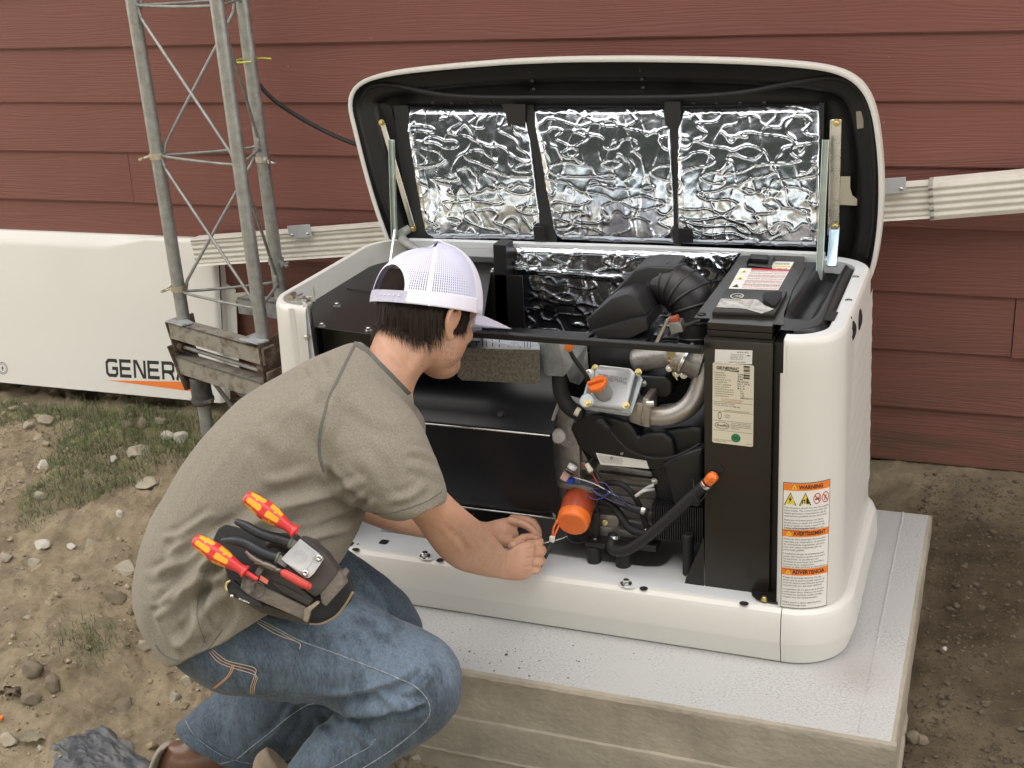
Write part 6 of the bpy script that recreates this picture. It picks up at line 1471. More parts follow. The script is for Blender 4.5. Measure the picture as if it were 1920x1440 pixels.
def folds(me, items):
    """raise or sink folds running along given lines: (points, half width px, height mm, kind)"""
    co, no = vdata(me); uv, d = projn(co); face = np.clip(-(no @ np.array(VIEW[2])) * 2.2 + .2, 0, 1); h = np.zeros(len(co))
    for pl, w_, mm in items:
        pl2 = [tuple(p[:2]) for p in smooth_path([(x, y, 0) for x, y in pl], 5)]; dd, t = seg_dist(uv, pl2); q = dd / (w_ * .85); taper = np.clip(np.minimum(t, 1 - t) * 5, 0, 1) ** .7
        h += 1.55 * mm * .001 * np.exp(-q * q * 1.3) * taper * (1 if mm > 0 else 1)
        h -= 1.55 * mm * .0006 * np.exp(-((q - 1.7) ** 2) * 1.6) * taper
    co = co + no * (h * face)[:, None]; me.vertices.foreach_set('co', co.astype('f').ravel()); me.update(); return me
def wrinkle(me, sc_, amp, seed, aniso=(1, 1, 1)):
    co, no = vdata(me); h = np.array([mnoise.noise(Vector((p[0] * sc_ * aniso[0] + seed, p[1] * sc_ * aniso[1], p[2] * sc_ * aniso[2]))) for p in co]) * amp
    co = co + no * h[:, None]; me.vertices.foreach_set('co', co.astype('f').ravel()); me.update()
def bvh(me): return BVHTree.FromPolygons([v.co.copy() for v in me.vertices], [tuple(p.vertices) for p in me.polygons])
def on_surf(tree, pts, lift=.0006, sm=5):
    out = []
    for p in (smooth_path([(x, y, 0) for x, y in pts], sm) if sm else [Vector((x, y, 0)) for x, y in pts]):
        r_ = ray(p.x, p.y).normalized(); loc, nrm, i, dst = tree.ray_cast(CAM, r_)
        if loc: out.append(loc + nrm * lift)
    return out
# ---- head
HC = S(799, 597, 2.42)
Fw = (VIEW[0] * .73 - VIEW[1] * .12 + VIEW[2] * .67).normalized(); Uw = (VIEW[0] * .13 + VIEW[1] * .985 + VIEW[2] * .03); Uw = (Uw - Fw * Uw.dot(Fw)).normalized(); Lw = Uw.cross(Fw)
def HL(x, y, z): return HC + Fw * x + Lw * y + Uw * z                      # head frame: forward, left, up
def hell(bm, c, r, rot=0, n=24):
    M = Matrix((( *[Fw[i] for i in range(3)], 0), (*[Lw[i] for i in range(3)], 0), (*[Uw[i] for i in range(3)], 0), (0, 0, 0, 1))).transposed()
    M = Matrix.Translation(HL(*c)) @ M @ Matrix.Rotation(rot, 4, 'Y') @ Matrix.Diagonal((*r, 1)); bmesh.ops.create_uvsphere(bm, u_segments=n, v_segments=n // 2, radius=1, matrix=M)
bm = B()
hell(bm, (-.004, 0, .028), (.097, .077, .092)); hell(bm, (.032, 0, -.022), (.060, .064, .082)); hell(bm, (.020, 0, -.055), (.060, .061, .046), .25)
hell(bm, (.044, 0, -.076), (.044, .044, .034), .25); hell(bm, (.064, 0, -.090), (.020, .022, .018)); hell(bm, (.070, 0, .030), (.028, .058, .030))
hell(bm, (.070, .032, -.020), (.020, .018, .020)); hell(bm, (.070, -.032, -.020), (.020, .018, .020))
tube(bm, [HL(.085, 0, .018), HL(.094, 0, .0), HL(.101, 0, -.020), HL(.100, 0, -.030)], [.007, .009, .012, .010], 14, 4)
for s_ in (-1, 1): hell(bm, (.093, s_ * .011, -.029), (.009, .008, .008))
hell(bm, (.084, 0, -.052), (.011, .022, .006)); hell(bm, (.082, 0, -.061), (.011, .020, .006)); hell(bm, (.078, 0, -.047), (.012, .02, .012))
# ears
for s_ in (-1, 1):
    pts = [(.010, .074, -.016), (.013, .080, .008), (.002, .088, .024), (-.014, .091, .018), (-.020, .090, 0), (-.014, .086, -.020), (-.002, .080, -.036), (.007, .075, -.032)]
    tube(bm, [HL(x, y * s_, z) for x, y, z in pts], [.004, .0048, .005, .005, .0048, .005, .0055, .004], 10, 5)
    hell(bm, (-.003, s_ * .078, -.006), (.014, .006, .024)); hell(bm, (.002, s_ * .078, -.032), (.008, .005, .008))
# neck
limb(bm, [((676, 690), (775, 765), 2.36, .075), ((695, 650), (775, 735), 2.37, .063), ((712, 612), (790, 702), 2.385, .058), ((745, 585), (828, 670), 2.40, .055)])
# tendon and throat
# near arm, palm, far arm
limb(bm, [((700, 780), (640, 860), 2.26, .05), ((775, 850), (700, 915), 2.24, .052), ((822, 905), (748, 952), 2.24, .049), ((850, 935), (774, 975), 2.26, .046), ((878, 960), (798, 1008), 2.29, .043), ((900, 978), (822, 1040), 2.34, .043), ((918, 996), (855, 1066), 2.41, .040), ((938, 1018), (895, 1078), 2.50, .034), ((952, 1032), (930, 1084), 2.56, .026), ((972, 1020), (955, 1088), 2.60, .021), ((994, 1014), (980, 1088), 2.62, .020), ((1004, 1018), (994, 1082), 2.63, .017)])
limb(bm, [((600, 880), (590, 940), 2.50, .05), ((665, 905), (640, 962), 2.52, .045), ((740, 930), (722, 993), 2.56, .040), ((800, 945), (790, 1008), 2.61, .037), ((860, 960), (855, 1018), 2.66, .034), ((905, 978), (908, 1022), 2.715, .025), ((930, 974), (938, 1024), 2.74, .018), ((952, 970), (958, 1020), 2.745, .017), ((966, 972), (974, 1008), 2.74, .014)])
def finger(pts, r):
    tube(bm, [S(*p) for p in pts], r, 12, 4);
    for p, q in ((pts[0], r[0]), (pts[-1], r[-1])): ball(bm, S(*p), q, 12)
    if len(pts) > 3: ball(bm, S(*pts[1]), r[1] * 1.06, 12)
# near hand: knuckles to the right, fingers closing round the plug on the far side
finger([(992, 1020, 2.635), (1009, 1019, 2.650), (1012, 1014, 2.672), (1003, 1011, 2.688)], [.0095, .0092, .0082, .0072])
finger([(995, 1036, 2.630), (1014, 1036, 2.645), (1017, 1030, 2.668), (1006, 1026, 2.685)], [.0098, .0094, .0084, .0074])
finger([(993, 1053, 2.630), (1012, 1054, 2.643), (1015, 1048, 2.664), (1004, 1044, 2.680)], [.0095, .0090, .0080, .0070])
finger([(988, 1069, 2.630), (1005, 1070, 2.643), (1008, 1064, 2.660), (998, 1060, 2.674)], [.0088, .0082, .0074, .0064])
finger([(962, 1024, 2.625), (980, 1010, 2.655), (1000, 1008, 2.680), (1012, 1013, 2.690)], [.0115, .0098, .0088, .0075])
# far hand: back of the hand up, fingers reaching down to the same wires
finger([(958, 976, 2.735), (984, 984, 2.722), (1002, 998, 2.715), (1009, 1014, 2.71)], [.0100, .0092, .0082, .0070])
finger([(962, 973, 2.750), (990, 976, 2.742), (1006, 988, 2.735), (1011, 1004, 2.73)], [.0100, .0092, .0082, .0070])
finger([(962, 972, 2.768), (988, 972, 2.765), (1003, 981, 2.758), (1008, 994, 2.75)], [.0095, .0088, .0078, .0066])
finger([(960, 974, 2.784), (982, 973, 2.784), (995, 981, 2.780), (1000, 992, 2.775)], [.0085, .0078, .0070, .006])
finger([(938, 1014, 2.735), (962, 1018, 2.715), (985, 1014, 2.705), (1002, 1008, 2.702)], [.0120, .0100, .0088, .0075])
# trunk and legs under the clothes, so that the body is one figure
limb(bm, [((420, 1040), (600, 1010), 2.36, .12), ((430, 920), (640, 960), 2.36, .13), ((510, 800), (690, 870), 2.36, .15), ((600, 720), (740, 800), 2.36, .15), ((670, 680), (765, 760), 2.36, .10)])
limb(bm, [((470, 1090), (400, 1180), 2.38, .09), ((600, 1130), (520, 1240), 2.36, .08), ((780, 1210), (720, 1300), 2.34, .06), ((830, 1250), (790, 1310), 2.34, .05)])
limb(bm, [((600, 1040), (540, 1110), 2.52, .07), ((730, 1130), (680, 1200), 2.58, .06), ((770, 1180), (730, 1240), 2.59, .05)])
body = remesh(bm, .0027, 3, .5)
folds(body, [([(850, 990), (868, 1020), (880, 1035)], 8, -.8), ([(838, 985), (850, 1010)], 7, -.6), ([(952, 1035), (948, 1082)], 6, -.9), ([(1000, 1028), (985, 1030)], 3, -1.1), ([(1001, 1045), (986, 1047)], 3, -1.1), ([(998, 1061), (984, 1063)], 3, -1.0),
  ([(728, 655), (760, 690), (772, 715)], 9, 1.6), ([(800, 640), (772, 705)], 12, 1.6), ([(700, 640), (720, 665)], 8, -1), ([(905, 1000), (935, 1030)], 7, .8), ([(955, 980), (945, 1005)], 5, .9)])
bt = bvh(body)
part('body', body, M_SKIN, man, smooth=True)
# nails, mole, eyes, stubble
for s_ in (-1, 1):
    bm = B(); c = HL(.0795, s_ * .031, .004); ball(bm, c, .0118, 16); part('eye', bm, mat('eye_white', (.65, .6, .55), .2), man, smooth=True)
    bm = B(); pts = [HL(.088, s_ * .014, .019), HL(.089, s_ * .028, .024), HL(.080, s_ * .046, .020)]; tube(bm, pts, [.0022, .003, .0012], 8, 4); part('eyebrow', bm, M_HAIR, man, smooth=True)
p = on_surf(bt, [(790, 686), (791, 687)], 0, 0)
if p: bm = B(); ball(bm, p[0], .0013, 8); part('mole', bm, mat('mole_brown', (.12, .05, .03), .7), man, smooth=True)
def strands(name, roots, n, length, wid, m, parent, seed, droop, jit=.25, lift=.004, tree=None):
    """ribbon strands: roots(r) -> (point, normal, direction)"""
    r = random.Random(seed); V, Fc = [], []
    for i in range(n):
        p, nr, d = roots(r); L = length(r); q = p.copy(); dirv = (d + Vector((r.gauss(0, jit), r.gauss(0, jit), r.gauss(0, jit))) * .35).normalized(); side = dirv.cross(nr).normalized(); o = len(V); K = 6
        for k in range(K + 1):
            t = k / K; ww = wid * (1 - t * .85) ; V += [tuple(q + side * ww), tuple(q - side * ww)]
            dirv = (dirv + droop * .13 + nr * (.03 if k < 2 else -.03)).normalized(); q = q + dirv * L / K
            if tree is not None:
                loc, nn, ix, ds = tree.find_nearest(q)
                if loc is not None:
                    sd_ = (q - loc).dot(nn)
                    if sd_ < lift: q = loc + nn * (lift + r.uniform(0, .003))
        Fc += [(o + 2 * k, o + 2 * k + 1, o + 2 * k + 3, o + 2 * k + 2) for k in range(K)]
    me = bpy.data.meshes.new(name); me.from_pydata(V, [], Fc); return part(name, me, m, parent, kind='stuff', smooth=True)
# ---- hair: a close cap plus strands falling to the nape and in front of the ear
bm = B(); rows = []
nz, na = 14, 60
for j in range(nz + 1):
    ring_ = []
    for k in range(na + 1):
        az = rad(58) + (rad(360 - 116)) * k / na                       # from the left temple round the back to the right temple
        z = .080 - (.080 + .060 * (1 if abs(az - math.pi) < 1.15 else max(.34, 1 - (abs(az - math.pi) - 1.15) * 4))) * j / nz
        q = math.sqrt(max(.05, 1 - ((z - .028) / .105) ** 2)); rr = 1.0 + .05 * math.sin(az * 23) * (j / nz) * .4
        ring_.append(HL(-.004 + (.1015 if z < .01 else .0995) * q * math.cos(az) * rr, (.0825 if z < .01 else .0805) * q * math.sin(az) * rr, z))
    rows.append(ring_)
loft(bm, rows, closed=False); bmesh.ops.solidify(bm, geom=bm.faces[:], thickness=-.004)
part('hair', bm, M_HAIR, man, smooth=True)
def hair_root(r):
    az = rad(r.uniform(98, 262)); z = r.uniform(-.034, .013)
    q = math.sqrt(max(.05, 1 - ((z - .028) / .105) ** 2)); nr = (Fw * math.cos(az) + Lw * math.sin(az)).normalized()
    return HL(-.004 + .1015 * q * math.cos(az), .0825 * q * math.sin(az), z), nr, (-Uw + nr * .05 + Fw * .12)
strands('hair_strands', hair_root, 2600, lambda r: .010 + .038 * r.random() ** 1.4, .0008, M_HAIR, man, 2, -Uw * .8 + Fw * .3, .22, .0035, bt)
def burn_root(r):
    return HL(r.uniform(.012, .042), -.067 - r.uniform(0, .004), r.uniform(-.012, .030)), -Lw, (-Uw * .9 + Fw * .25)
strands('sideburn', burn_root, 420, lambda r: r.uniform(.012, .028), .0006, M_HAIR, man, 3, -Uw * .5, .25, .0008, bt)
def stub(r):
    u = r.random(); p = HL(.006 + .062 * u + r.gauss(0, .010), -.056 + .022 * u, -.048 - .040 * u + r.gauss(0, .010)); loc, nn, i, d = bt.find_nearest(p); return loc + nn * .0002, nn, -Uw + Fw * .4
strands('stubble', stub, 520, lambda r: r.uniform(.0015, .0035), .00016, M_HAIR, man, 4, -Uw * .2, .6, .0002, bt)
def armh(r):
    u, v = r.random(), r.random(); px_ = 800 + 130 * u + r.gauss(0, 4); py_ = 955 + 95 * u - 22 + 50 * v
    r_ = ray(px_, py_).normalized(); loc, nn, i, d = bt.ray_cast(CAM, r_)
    if loc is None: loc, nn = HL(.088, 0, -.1), Fw
    return loc + nn * .0002, nn, (VIEW[0] * .8 - VIEW[1] * .6)
strands('arm_hair', armh, 170, lambda r: r.uniform(.005, .010), .00009, mat('fine_hair', (.16, .08, .04), .5), man, 6, VIEW[0] * .3 - VIEW[1] * .3, .5, .0006, bt)
def goat(r):
    p = HL(.088 + r.gauss(0, .005), r.gauss(0, .010), -.108 + r.gauss(0, .004)); loc, nn, i, d = bt.find_nearest(p); return loc, nn, -Uw + Fw * .3
strands('chin_stubble', goat, 260, lambda r: r.uniform(.003, .007), .0002, M_HAIR, man, 5, -Uw * .2, .5, .0002, bt)
# ---- cap
def mesh_cloth():
    m = bpy.data.materials.new('cap_mesh'); m.use_nodes = True; nt = m.node_tree; N = nt.nodes; L = nt.links
    b = N['Principled BSDF']; b.inputs['Base Color'].default_value = (.74, .75, .92, 1); b.inputs['Roughness'].default_value = .8
    uv = N.new('ShaderNodeUVMap'); uv.uv_map = 'weave'; sp = N.new('ShaderNodeSeparateXYZ'); L.new(uv.outputs[0], sp.inputs[0])
    def tri(o, k):
        a = N.new('ShaderNodeMath'); a.operation = 'MULTIPLY'; a.inputs[1].default_value = k; L.new(o, a.inputs[0]); s = N.new('ShaderNodeMath'); s.operation = 'SINE'; L.new(a.outputs[0], s.inputs[0]); return s.outputs[0]
    a, c = tri(sp.outputs[0], math.tau * 150), tri(sp.outputs[1], math.tau * 38)
    mu = N.new('ShaderNodeMath'); mu.operation = 'MULTIPLY_ADD'; L.new(c, mu.inputs[0]); mu.inputs[1].default_value = .35; L.new(a, mu.inputs[2])
    gt = N.new('ShaderNodeMath'); gt.operation = 'GREATER_THAN'; gt.inputs[1].default_value = .6; L.new(mu.outputs[0], gt.inputs[0])
    tr = N.new('ShaderNodeBsdfTransparent'); mx = N.new('ShaderNodeMixShader'); L.new(gt.outputs[0], mx.inputs[0]); L.new(b.outputs[0], mx.inputs[1]); L.new(tr.outputs[0], mx.inputs[2])
    L.new(mx.outputs[0], N['Material Output'].inputs[0]); return m
M_CAP = mat('white_cap_cloth', (.78, .77, .88), .85, bump=.2, bscale=500, bdist=.0005); M_NET = mesh_cloth()
cx0 = -.002; ZR = .018
Fc_ = (VIEW[0] * .78 - VIEW[1] * .13 + VIEW[2] * .61); Fc_ = (Fc_ - Uw * Fc_.dot(Uw)).normalized(); Lc_ = Uw.cross(Fc_).normalized()
_F, _L = Fw, Lw
Fw, Lw = Fc_, Lc_                                                       # the cap sits turned a little on the head
def dome(az, t, grow=0.0):
    """crown: az round the head (0 = forward), t 0 at the rim .. 1 at the button"""
    a = t * math.pi / 2; rf = .110 + grow; rs = .0975 + grow; hh_ = .122 + .006 * math.cos(az) + grow
    e = math.cos(a) ** .80; up__ = math.sin(a) ** .92
    seam = .0012 * max(0, 1 - abs(((az / (math.tau / 6) + .5) % 1) - .5) * 16)
    return HL(cx0 + (rf * e) * math.cos(az) * (1 - .06 * t), (rs * e) * math.sin(az), ZR + .004 * math.cos(az) + hh_ * up__) + (Fw * math.cos(az) + Lw * math.sin(az)) * (seam * 0)
def crown(name, m, az0, az1, t0, t1, nu=60, nv=26, grow=0, skip=None, uvs=True):
    bm = B(); V = {}; layer = bm.loops.layers.uv.new('weave')
    for i in range(nu + 1):
        for j in range(nv + 1):
            az = az0 + (az1 - az0) * i / nu; t = t0 + (t1 - t0) * j / nv; V[i, j] = (bm.verts.new(dome(az, t, grow)), az / math.tau, t)
    for i in range(nu):
        for j in range(nv):
            azc = az0 + (az1 - az0) * (i + .5) / nu; tc__ = t0 + (t1 - t0) * (j + .5) / nv
            if skip and skip(azc, tc__): continue
            q = [V[i, j], V[i + 1, j], V[i + 1, j + 1], V[i, j + 1]]; f_ = bm.faces.new([a[0] for a in q])
            for lp, a in zip(f_.loops, q): lp[layer].uv = (a[1], a[2])
    bmesh.ops.delete(bm, geom=[v for v in bm.verts if not v.link_faces], context='VERTS')
    bmesh.ops.solidify(bm, geom=bm.faces[:], thickness=-.0010); return part(name, bm, m, man, smooth=True)
def hole(az, t): # arched opening above the strap
    x = (az - math.pi) / .62; return t > .06 and x * x + (max(0, t - .10) / .33) ** 2 < 1 and abs(x) < 1
def below(az, t): return t < .205 and not (abs(az - math.pi) < .70)
crown('cap_front_panel', M_CAP, -rad(60), rad(60), 0, .985, 50, 24)
crown('cap_mesh_panel', M_NET, rad(60), rad(300), .0, .985, 150, 60, 0, lambda a, t: hole(a, t) or t < .115)
crown('cap_band', M_CAP, rad(60), rad(300), 0, .125, 150, 10, .0006, lambda a, t: hole(a, t))
# piping over the seams and round the opening
for az in (60, 120, 180, 240, 300):
    bm = B(); t_0 = .46 if az == 180 else 0; pts = [dome(rad(az), t_0 + (.98 - t_0) * k / 20, .0008) for k in range(21)]; rows = []
    for k, p in enumerate(pts):
        d = (pts[min(k + 1, 20)] - pts[max(k - 1, 0)]).normalized(); nn = (p - HL(cx0, 0, .03)).normalized(); s_ = d.cross(nn).normalized(); wq = .0052 * (1 - .45 * k / 20)
        rows.append([p - s_ * wq, p - s_ * wq * .5 + nn * .001, p + nn * .0004, p + s_ * wq * .5 + nn * .001, p + s_ * wq])
    loft(bm, rows, closed=False); part('cap_seam_tape', bm, M_CAP, man, smooth=True)
bm = B(); pts = []
for k in range(31):
    a = math.pi * k / 30; pts.append(dome(math.pi + .64 * math.cos(a), .10 + .34 * math.sin(a), .0012))
rows = []
for k, p in enumerate(pts):
    c_ = dome(math.pi, .16, 0); d = (pts[min(k + 1, 30)] - pts[max(k - 1, 0)]).normalized(); nn = (p - HL(cx0, 0, .03)).normalized(); s_ = d.cross(nn).normalized()
    rows.append([p - s_ * .0045, p + nn * .0012, p + s_ * .0045])
loft(bm, rows, closed=False); part('cap_opening_binding', bm, M_CAP, man, smooth=True)
bm = B(); rows = []
for k in range(25):
    az = math.pi - .66 + 1.32 * k / 24; rows.append([dome(az, -.0 + .002, .002), dome(az, .05, .003), dome(az, .105, .0025)])
loft(bm, rows, closed=False); bmesh.ops.solidify(bm, geom=bm.faces[:], thickness=-.001); part('cap_strap', bm, M_CAP, man, smooth=True)
for k in range(5):
    p = dome(math.pi + .12 + k * .10, .055, .003); bm = B(); lathe(bm, p, (p - HL(0, 0, .03)), [(0, .0022), (.001, .0018), (.0012, .0004)], 10); part('strap_snap', bm, M_CAP, man, smooth=True)
bm = B(); lathe(bm, dome(0, .985) - Uw * .001, Uw, [(0, .009), (.002, .0085), (.004, .005), (.0045, .001)], 20); part('cap_button', bm, M_CAP, man, smooth=True)
bm = B(); rows = []
for j in range(13):
    v = j / 12; ring_ = []
    for k in range(25):
        az = rad(-58) + rad(116) * k / 24; base_ = dome(az, .0); e = math.cos(az * 90 / 58) ** .55 if abs(az) < rad(58) else 0
        fwd = .088 * v * e; q = base_ + Fw * fwd - Uw * (.004 * v + .008 * v * v + .012 * v * (math.sin(az) ** 2)); ring_.append(q)
    rows.append(ring_)
loft(bm, rows, closed=False); bmesh.ops.solidify(bm, geom=bm.faces[:], thickness=-.0028); part('cap_brim', bm, M_CAP, man, smooth=True)
bm = B(); ip = [(.104, .030, .07), (.106, .012, .075), (.107, -.012, .075), (.105, -.030, .07)]
Fw, Lw = _F, _L
# ---- shirt
bm = B()
limb(bm, [((342, 1232), (520, 1120), 2.36, .150, 28, 2.2), ((318, 1240), (600, 1090), 2.36, .170, 28, 2.3), ((268, 1165), (640, 1050), 2.36, .180, 28, 2.3), ((258, 1085), (668, 1005), 2.36, .182, 28, 2.3), ((284, 990), (685, 960), 2.36, .182, 28, 2.3), ((338, 888), (700, 912), 2.36, .188, 28, 2.3),
  ((400, 803), (735, 868), 2.36, .195, 28, 2.3), ((480, 735), (762, 815), 2.36, .195, 28, 2.3), ((565, 682), (770, 775), 2.36, .170, 28, 2.1), ((632, 650), (772, 750), 2.36, .115), ((676, 640), (765, 728), 2.365, .080)])
limb(bm, [((600, 700), (560, 850), 2.30, .09), ((690, 700), (598, 900), 2.27, .095), ((772, 770), (640, 935), 2.245, .088), ((812, 845), (690, 958), 2.24, .076), ((836, 910), (722, 974), 2.24, .066, 28, 2.0, 0), ((838, 940), (752, 978), 2.24, .060)])
limb(bm, [((720, 700), (650, 850), 2.46, .07), ((795, 780), (690, 900), 2.49, .065), ((790, 840), (690, 945), 2.52, .055)])
shirt = remesh(bm, .0037, 4, .5)
folds(shirt, [
  ([(640, 920), (560, 945), (480, 980), (410, 1030), (340, 1100), (290, 1130)], 20, 6), ([(690, 900), (600, 930), (500, 950)], 11, 3), ([(300, 1010), (340, 1000), (400, 960)], 9, 3), ([(280, 1150), (320, 1130), (352, 1085)], 8, -4), ([(455, 1000), (430, 1040), (425, 1100)], 9, 4), ([(606, 872), (630, 905), (662, 935), (694, 958)], 9, -3.6), ([(670, 850), (705, 890), (715, 930)], 16, 1.8),
  ([(660, 985), (600, 1000), (560, 1020)], 12, 5), ([(700, 925), (640, 975), (570, 1005)], 9, -4),
  ([(450, 985), (400, 1010), (350, 1050), (300, 1075), (275, 1085)], 12, 6), ([(420, 1080), (380, 1090), (330, 1120), (300, 1160)], 14, 8), ([(430, 1110), (390, 1140), (360, 1190), (330, 1215)], 16, 9), ([(425, 1040), (392, 1080), (378, 1130), (395, 1190)], 13, -8), ([(350, 1000), (320, 1050), (300, 1110)], 14, 5), ([(440, 1140), (405, 1190), (370, 1215)], 12, -6), ([(300, 1130), (310, 1180), (345, 1225)], 14, 5),
  ([(560, 745), (610, 800), (640, 850)], 26, 3), ([(660, 740), (700, 780), (760, 800)], 18, 2.5), ([(480, 800), (540, 860)], 22, 2), ([(590, 880), (540, 898), (490, 905)], 13, 2.4), ([(830, 900), (800, 880), (760, 870)], 12, 2.5), ([(822, 868), (790, 850), (760, 845)], 9, 2), ([(590, 700), (610, 730), (600, 770)], 12, -2.5),
  ([(565, 690), (575, 710)], 8, 3), ([(600, 668), (612, 690)], 8, 3), ([(800, 905), (770, 930), (725, 940)], 10, 2.5)])
wrinkle(shirt, 9, .004, 4); wrinkle(shirt, 16, .0022, 14, (1, 1, .5)); wrinkle(shirt, 26, .0011, 8)
st = bvh(shirt)
part('shirt', shirt, M_SHIRT, man, smooth=True)
def seam(name, tree, pts, r, m, lift=.0005, n=6, sm=6):
    q = on_surf(tree, pts, lift, sm)
    if len(q) > 2: part(name, tube(B(), q, r, n, 0), m, man, smooth=True)
def flatseam(name, tree, pts, w_, m, lift=.0006):
    q = on_surf(tree, pts, lift, 6); bm = B(); rows = []
    if len(q) < 3: return
    for i, p in enumerate(q):
        d = (q[min(i + 1, len(q) - 1)] - q[max(i - 1, 0)]).normalized(); s_ = d.cross(VIEW[2]).normalized();
        if s_.length < .5: continue
        rows.append([p - s_ * w_, p - s_ * w_ * .3 + -VIEW[2] * .0008, p + s_ * w_ * .3 - VIEW[2] * .0008, p + s_ * w_])
    loft(bm, rows, closed=False); part(name, bm, m, man, smooth=True)
M_SEAM = mat('shirt_seam', (.125, .118, .10), .95, var=.15, vscale=200)
flatseam('raglan_seam', st, [(668, 642), (655, 668), (640, 698), (622, 735), (608, 775), (600, 815), (599, 850), (606, 885)], .0028, M_SEAM)
flatseam('cuff_seam', st, [(700, 962), (730, 962), (765, 953), (800, 940), (828, 922)], .0010, M_SEAM)
flatseam('hem_seam', st, [(292, 1208), (305, 1225), (325, 1236), (350, 1240), (372, 1232), (395, 1212), (418, 1180)], .0010, M_SEAM)
flatseam('side_seam', st, [(384, 1070), (372, 1120), (370, 1160), (385, 1205)], .0009, M_SEAM)
flatseam('collar', st, [(663, 646), (686, 661), (709, 684), (731, 706), (753, 729), (765, 741)], .0062, M_RIB, .0016)
# ---- jeans
bm = B()
limb(bm, [((470, 1060), (330, 1175), 2.37, .150), ((500, 1085), (338, 1240), 2.365, .150), ((575, 1092), (400, 1290), 2.355, .135), ((655, 1112), (480, 1306), 2.345, .120), ((732, 1155), (600, 1320), 2.335, .105), ((798, 1182), (690, 1345), 2.33, .093), ((846, 1215), (755, 1358), 2.33, .082), ((866, 1262), (792, 1362), 2.335, .064), ((862, 1300), (820, 1352), 2.34, .04)])
limb(bm, [((868, 1262), (740, 1205), 2.34, .075), ((862, 1318), (705, 1268), 2.345, .083), ((822, 1372), (655, 1318), 2.36, .080), ((765, 1412), (598, 1362), 2.375, .076), ((705, 1450), (556, 1410), 2.39, .072), ((655, 1520), (522, 1462), 2.41, .068), ((620, 1610), (485, 1560), 2.44, .066)])
limb(bm, [((500, 1000), (440, 1110), 2.46, .12), ((610, 1012), (520, 1130), 2.50, .100), ((695, 1060), (600, 1190), 2.54, .085), ((757, 1112), (670, 1238), 2.565, .075), ((788, 1165), (725, 1262), 2.58, .065), ((790, 1200), (750, 1262), 2.585, .045)])
limb(bm, [((792, 1215), (700, 1130), 2.59, .060), ((762, 1310), (620, 1200), 2.60, .070), ((650, 1372), (505, 1240), 2.645, .072), ((598, 1398), (425, 1285), 2.69, .072), ((545, 1422), (375, 1320), 2.72, .070), ((484, 1447), (330, 1358), 2.745, .068), ((468, 1446), (345, 1368), 2.742, .050), ((500, 1430), (380, 1350), 2.735, .045)])
jeans = remesh(bm, .0042, 3, .5)
folds(jeans, [([(560, 1312), (640, 1318), (720, 1300), (780, 1270), (800, 1240)], 12, -7), ([(640, 1330), (720, 1330), (790, 1310)], 11, 6), ([(690, 1345), (750, 1335), (800, 1325)], 8, -5), ([(700, 1300), (760, 1322), (800, 1318)], 8, 4.5), ([(600, 1335), (625, 1375), (650, 1400)], 12, -5), ([(650, 1335), (665, 1370), (700, 1400)], 10, 3.5),
  ([(500, 1160), (560, 1185), (620, 1190)], 14, 2.5), ([(420, 1210), (480, 1240), (560, 1250)], 16, 2), ([(660, 1130), (740, 1170)], 14, 2), ([(470, 1110), (530, 1135), (570, 1150)], 9, 3), ([(460, 1125), (500, 1145), (540, 1165)], 7, -3),
  ([(560, 1310), (520, 1370), (470, 1410)], 9, 3), ([(570, 1340), (540, 1385), (500, 1420)], 8, -3), ([(600, 1345), (590, 1385)], 8, 3), ([(640, 1060), (700, 1110), (760, 1170)], 14, 2.5), ([(350, 1372), (410, 1415), (470, 1440)], 5, -3)])
wrinkle(jeans, 14, .003, 1); wrinkle(jeans, 22, .0016, 12, (.6, 1, 1.4)); wrinkle(jeans, 40, .0009, 6)
co, _n = vdata(jeans); uv, dd = projn(co)
fade = np.zeros(len(co))
for x, y, s, k in ((720, 1205, 60, .9), (640, 1170, 50, .7), (800, 1235, 50, .8), (560, 1240, 70, .25), (430, 1360, 50, .55), (700, 1380, 70, .35), (760, 1290, 50, .4), (600, 1430, 50, .4), (400, 1260, 60, .2)): fade += k * np.exp(-((uv[:, 0] - x) ** 2 + (uv[:, 1] - y) ** 2) / (2 * s * s)) * (dd < (2.5 if (x, y) != (430, 1360) else 3))
fade = np.clip(fade + .16, 0, 1)
at__ = jeans.attributes.new('fade', 'FLOAT', 'POINT'); at__.data.foreach_set('value', fade.astype('f'))
jt = bvh(jeans)
part('jeans', jeans, M_DENIM, man, smooth=True)
M_THREAD = mat('pale_thread', (.50, .44, .34), .8); M_THREAD_O = mat('orange_thread', (.62, .34, .20), .8); M_DSEAM = mat('denim_seam', (.25, .28, .32), .9, var=.5, vscale=160)
seam('outer_seam', jt, [(455, 1150), (500, 1168), (560, 1200), (620, 1222), (680, 1245), (730, 1265), (775, 1285), (800, 1310), (806, 1335), (795, 1355), (770, 1378), (735, 1405), (700, 1428), (680, 1440)], .0013, M_DSEAM, .0004)
seam('stitching', jt, [(456, 1154), (500, 1173), (560, 1205)], .0006, M_THREAD, .0006)
seam('pocket_opening', jt, [(482, 1168), (520, 1190), (560, 1205), (562, 1217)], .0008, M_THREAD)
seam('bar_tack', jt, [(551, 1200), (562, 1215)], .0008, M_THREAD); seam('bar_tack', jt, [(562, 1200), (551, 1215)], .0008, M_THREAD)
for off in (0, 5, 10): seam('pocket_stitching', jt, [(392 + off * .6, 1222 - off * .5), (408 + off * .5, 1240 - off), (430, 1250 - off), (470 + off * .7, 1262 - off), (482 - off * .55, 1270 - off * .2 + 0), (478 - off * .7, 1285), (476 - off * .7, 1300)], .0007, M_THREAD if off != 5 else MATS['orange_thread'], .0006)
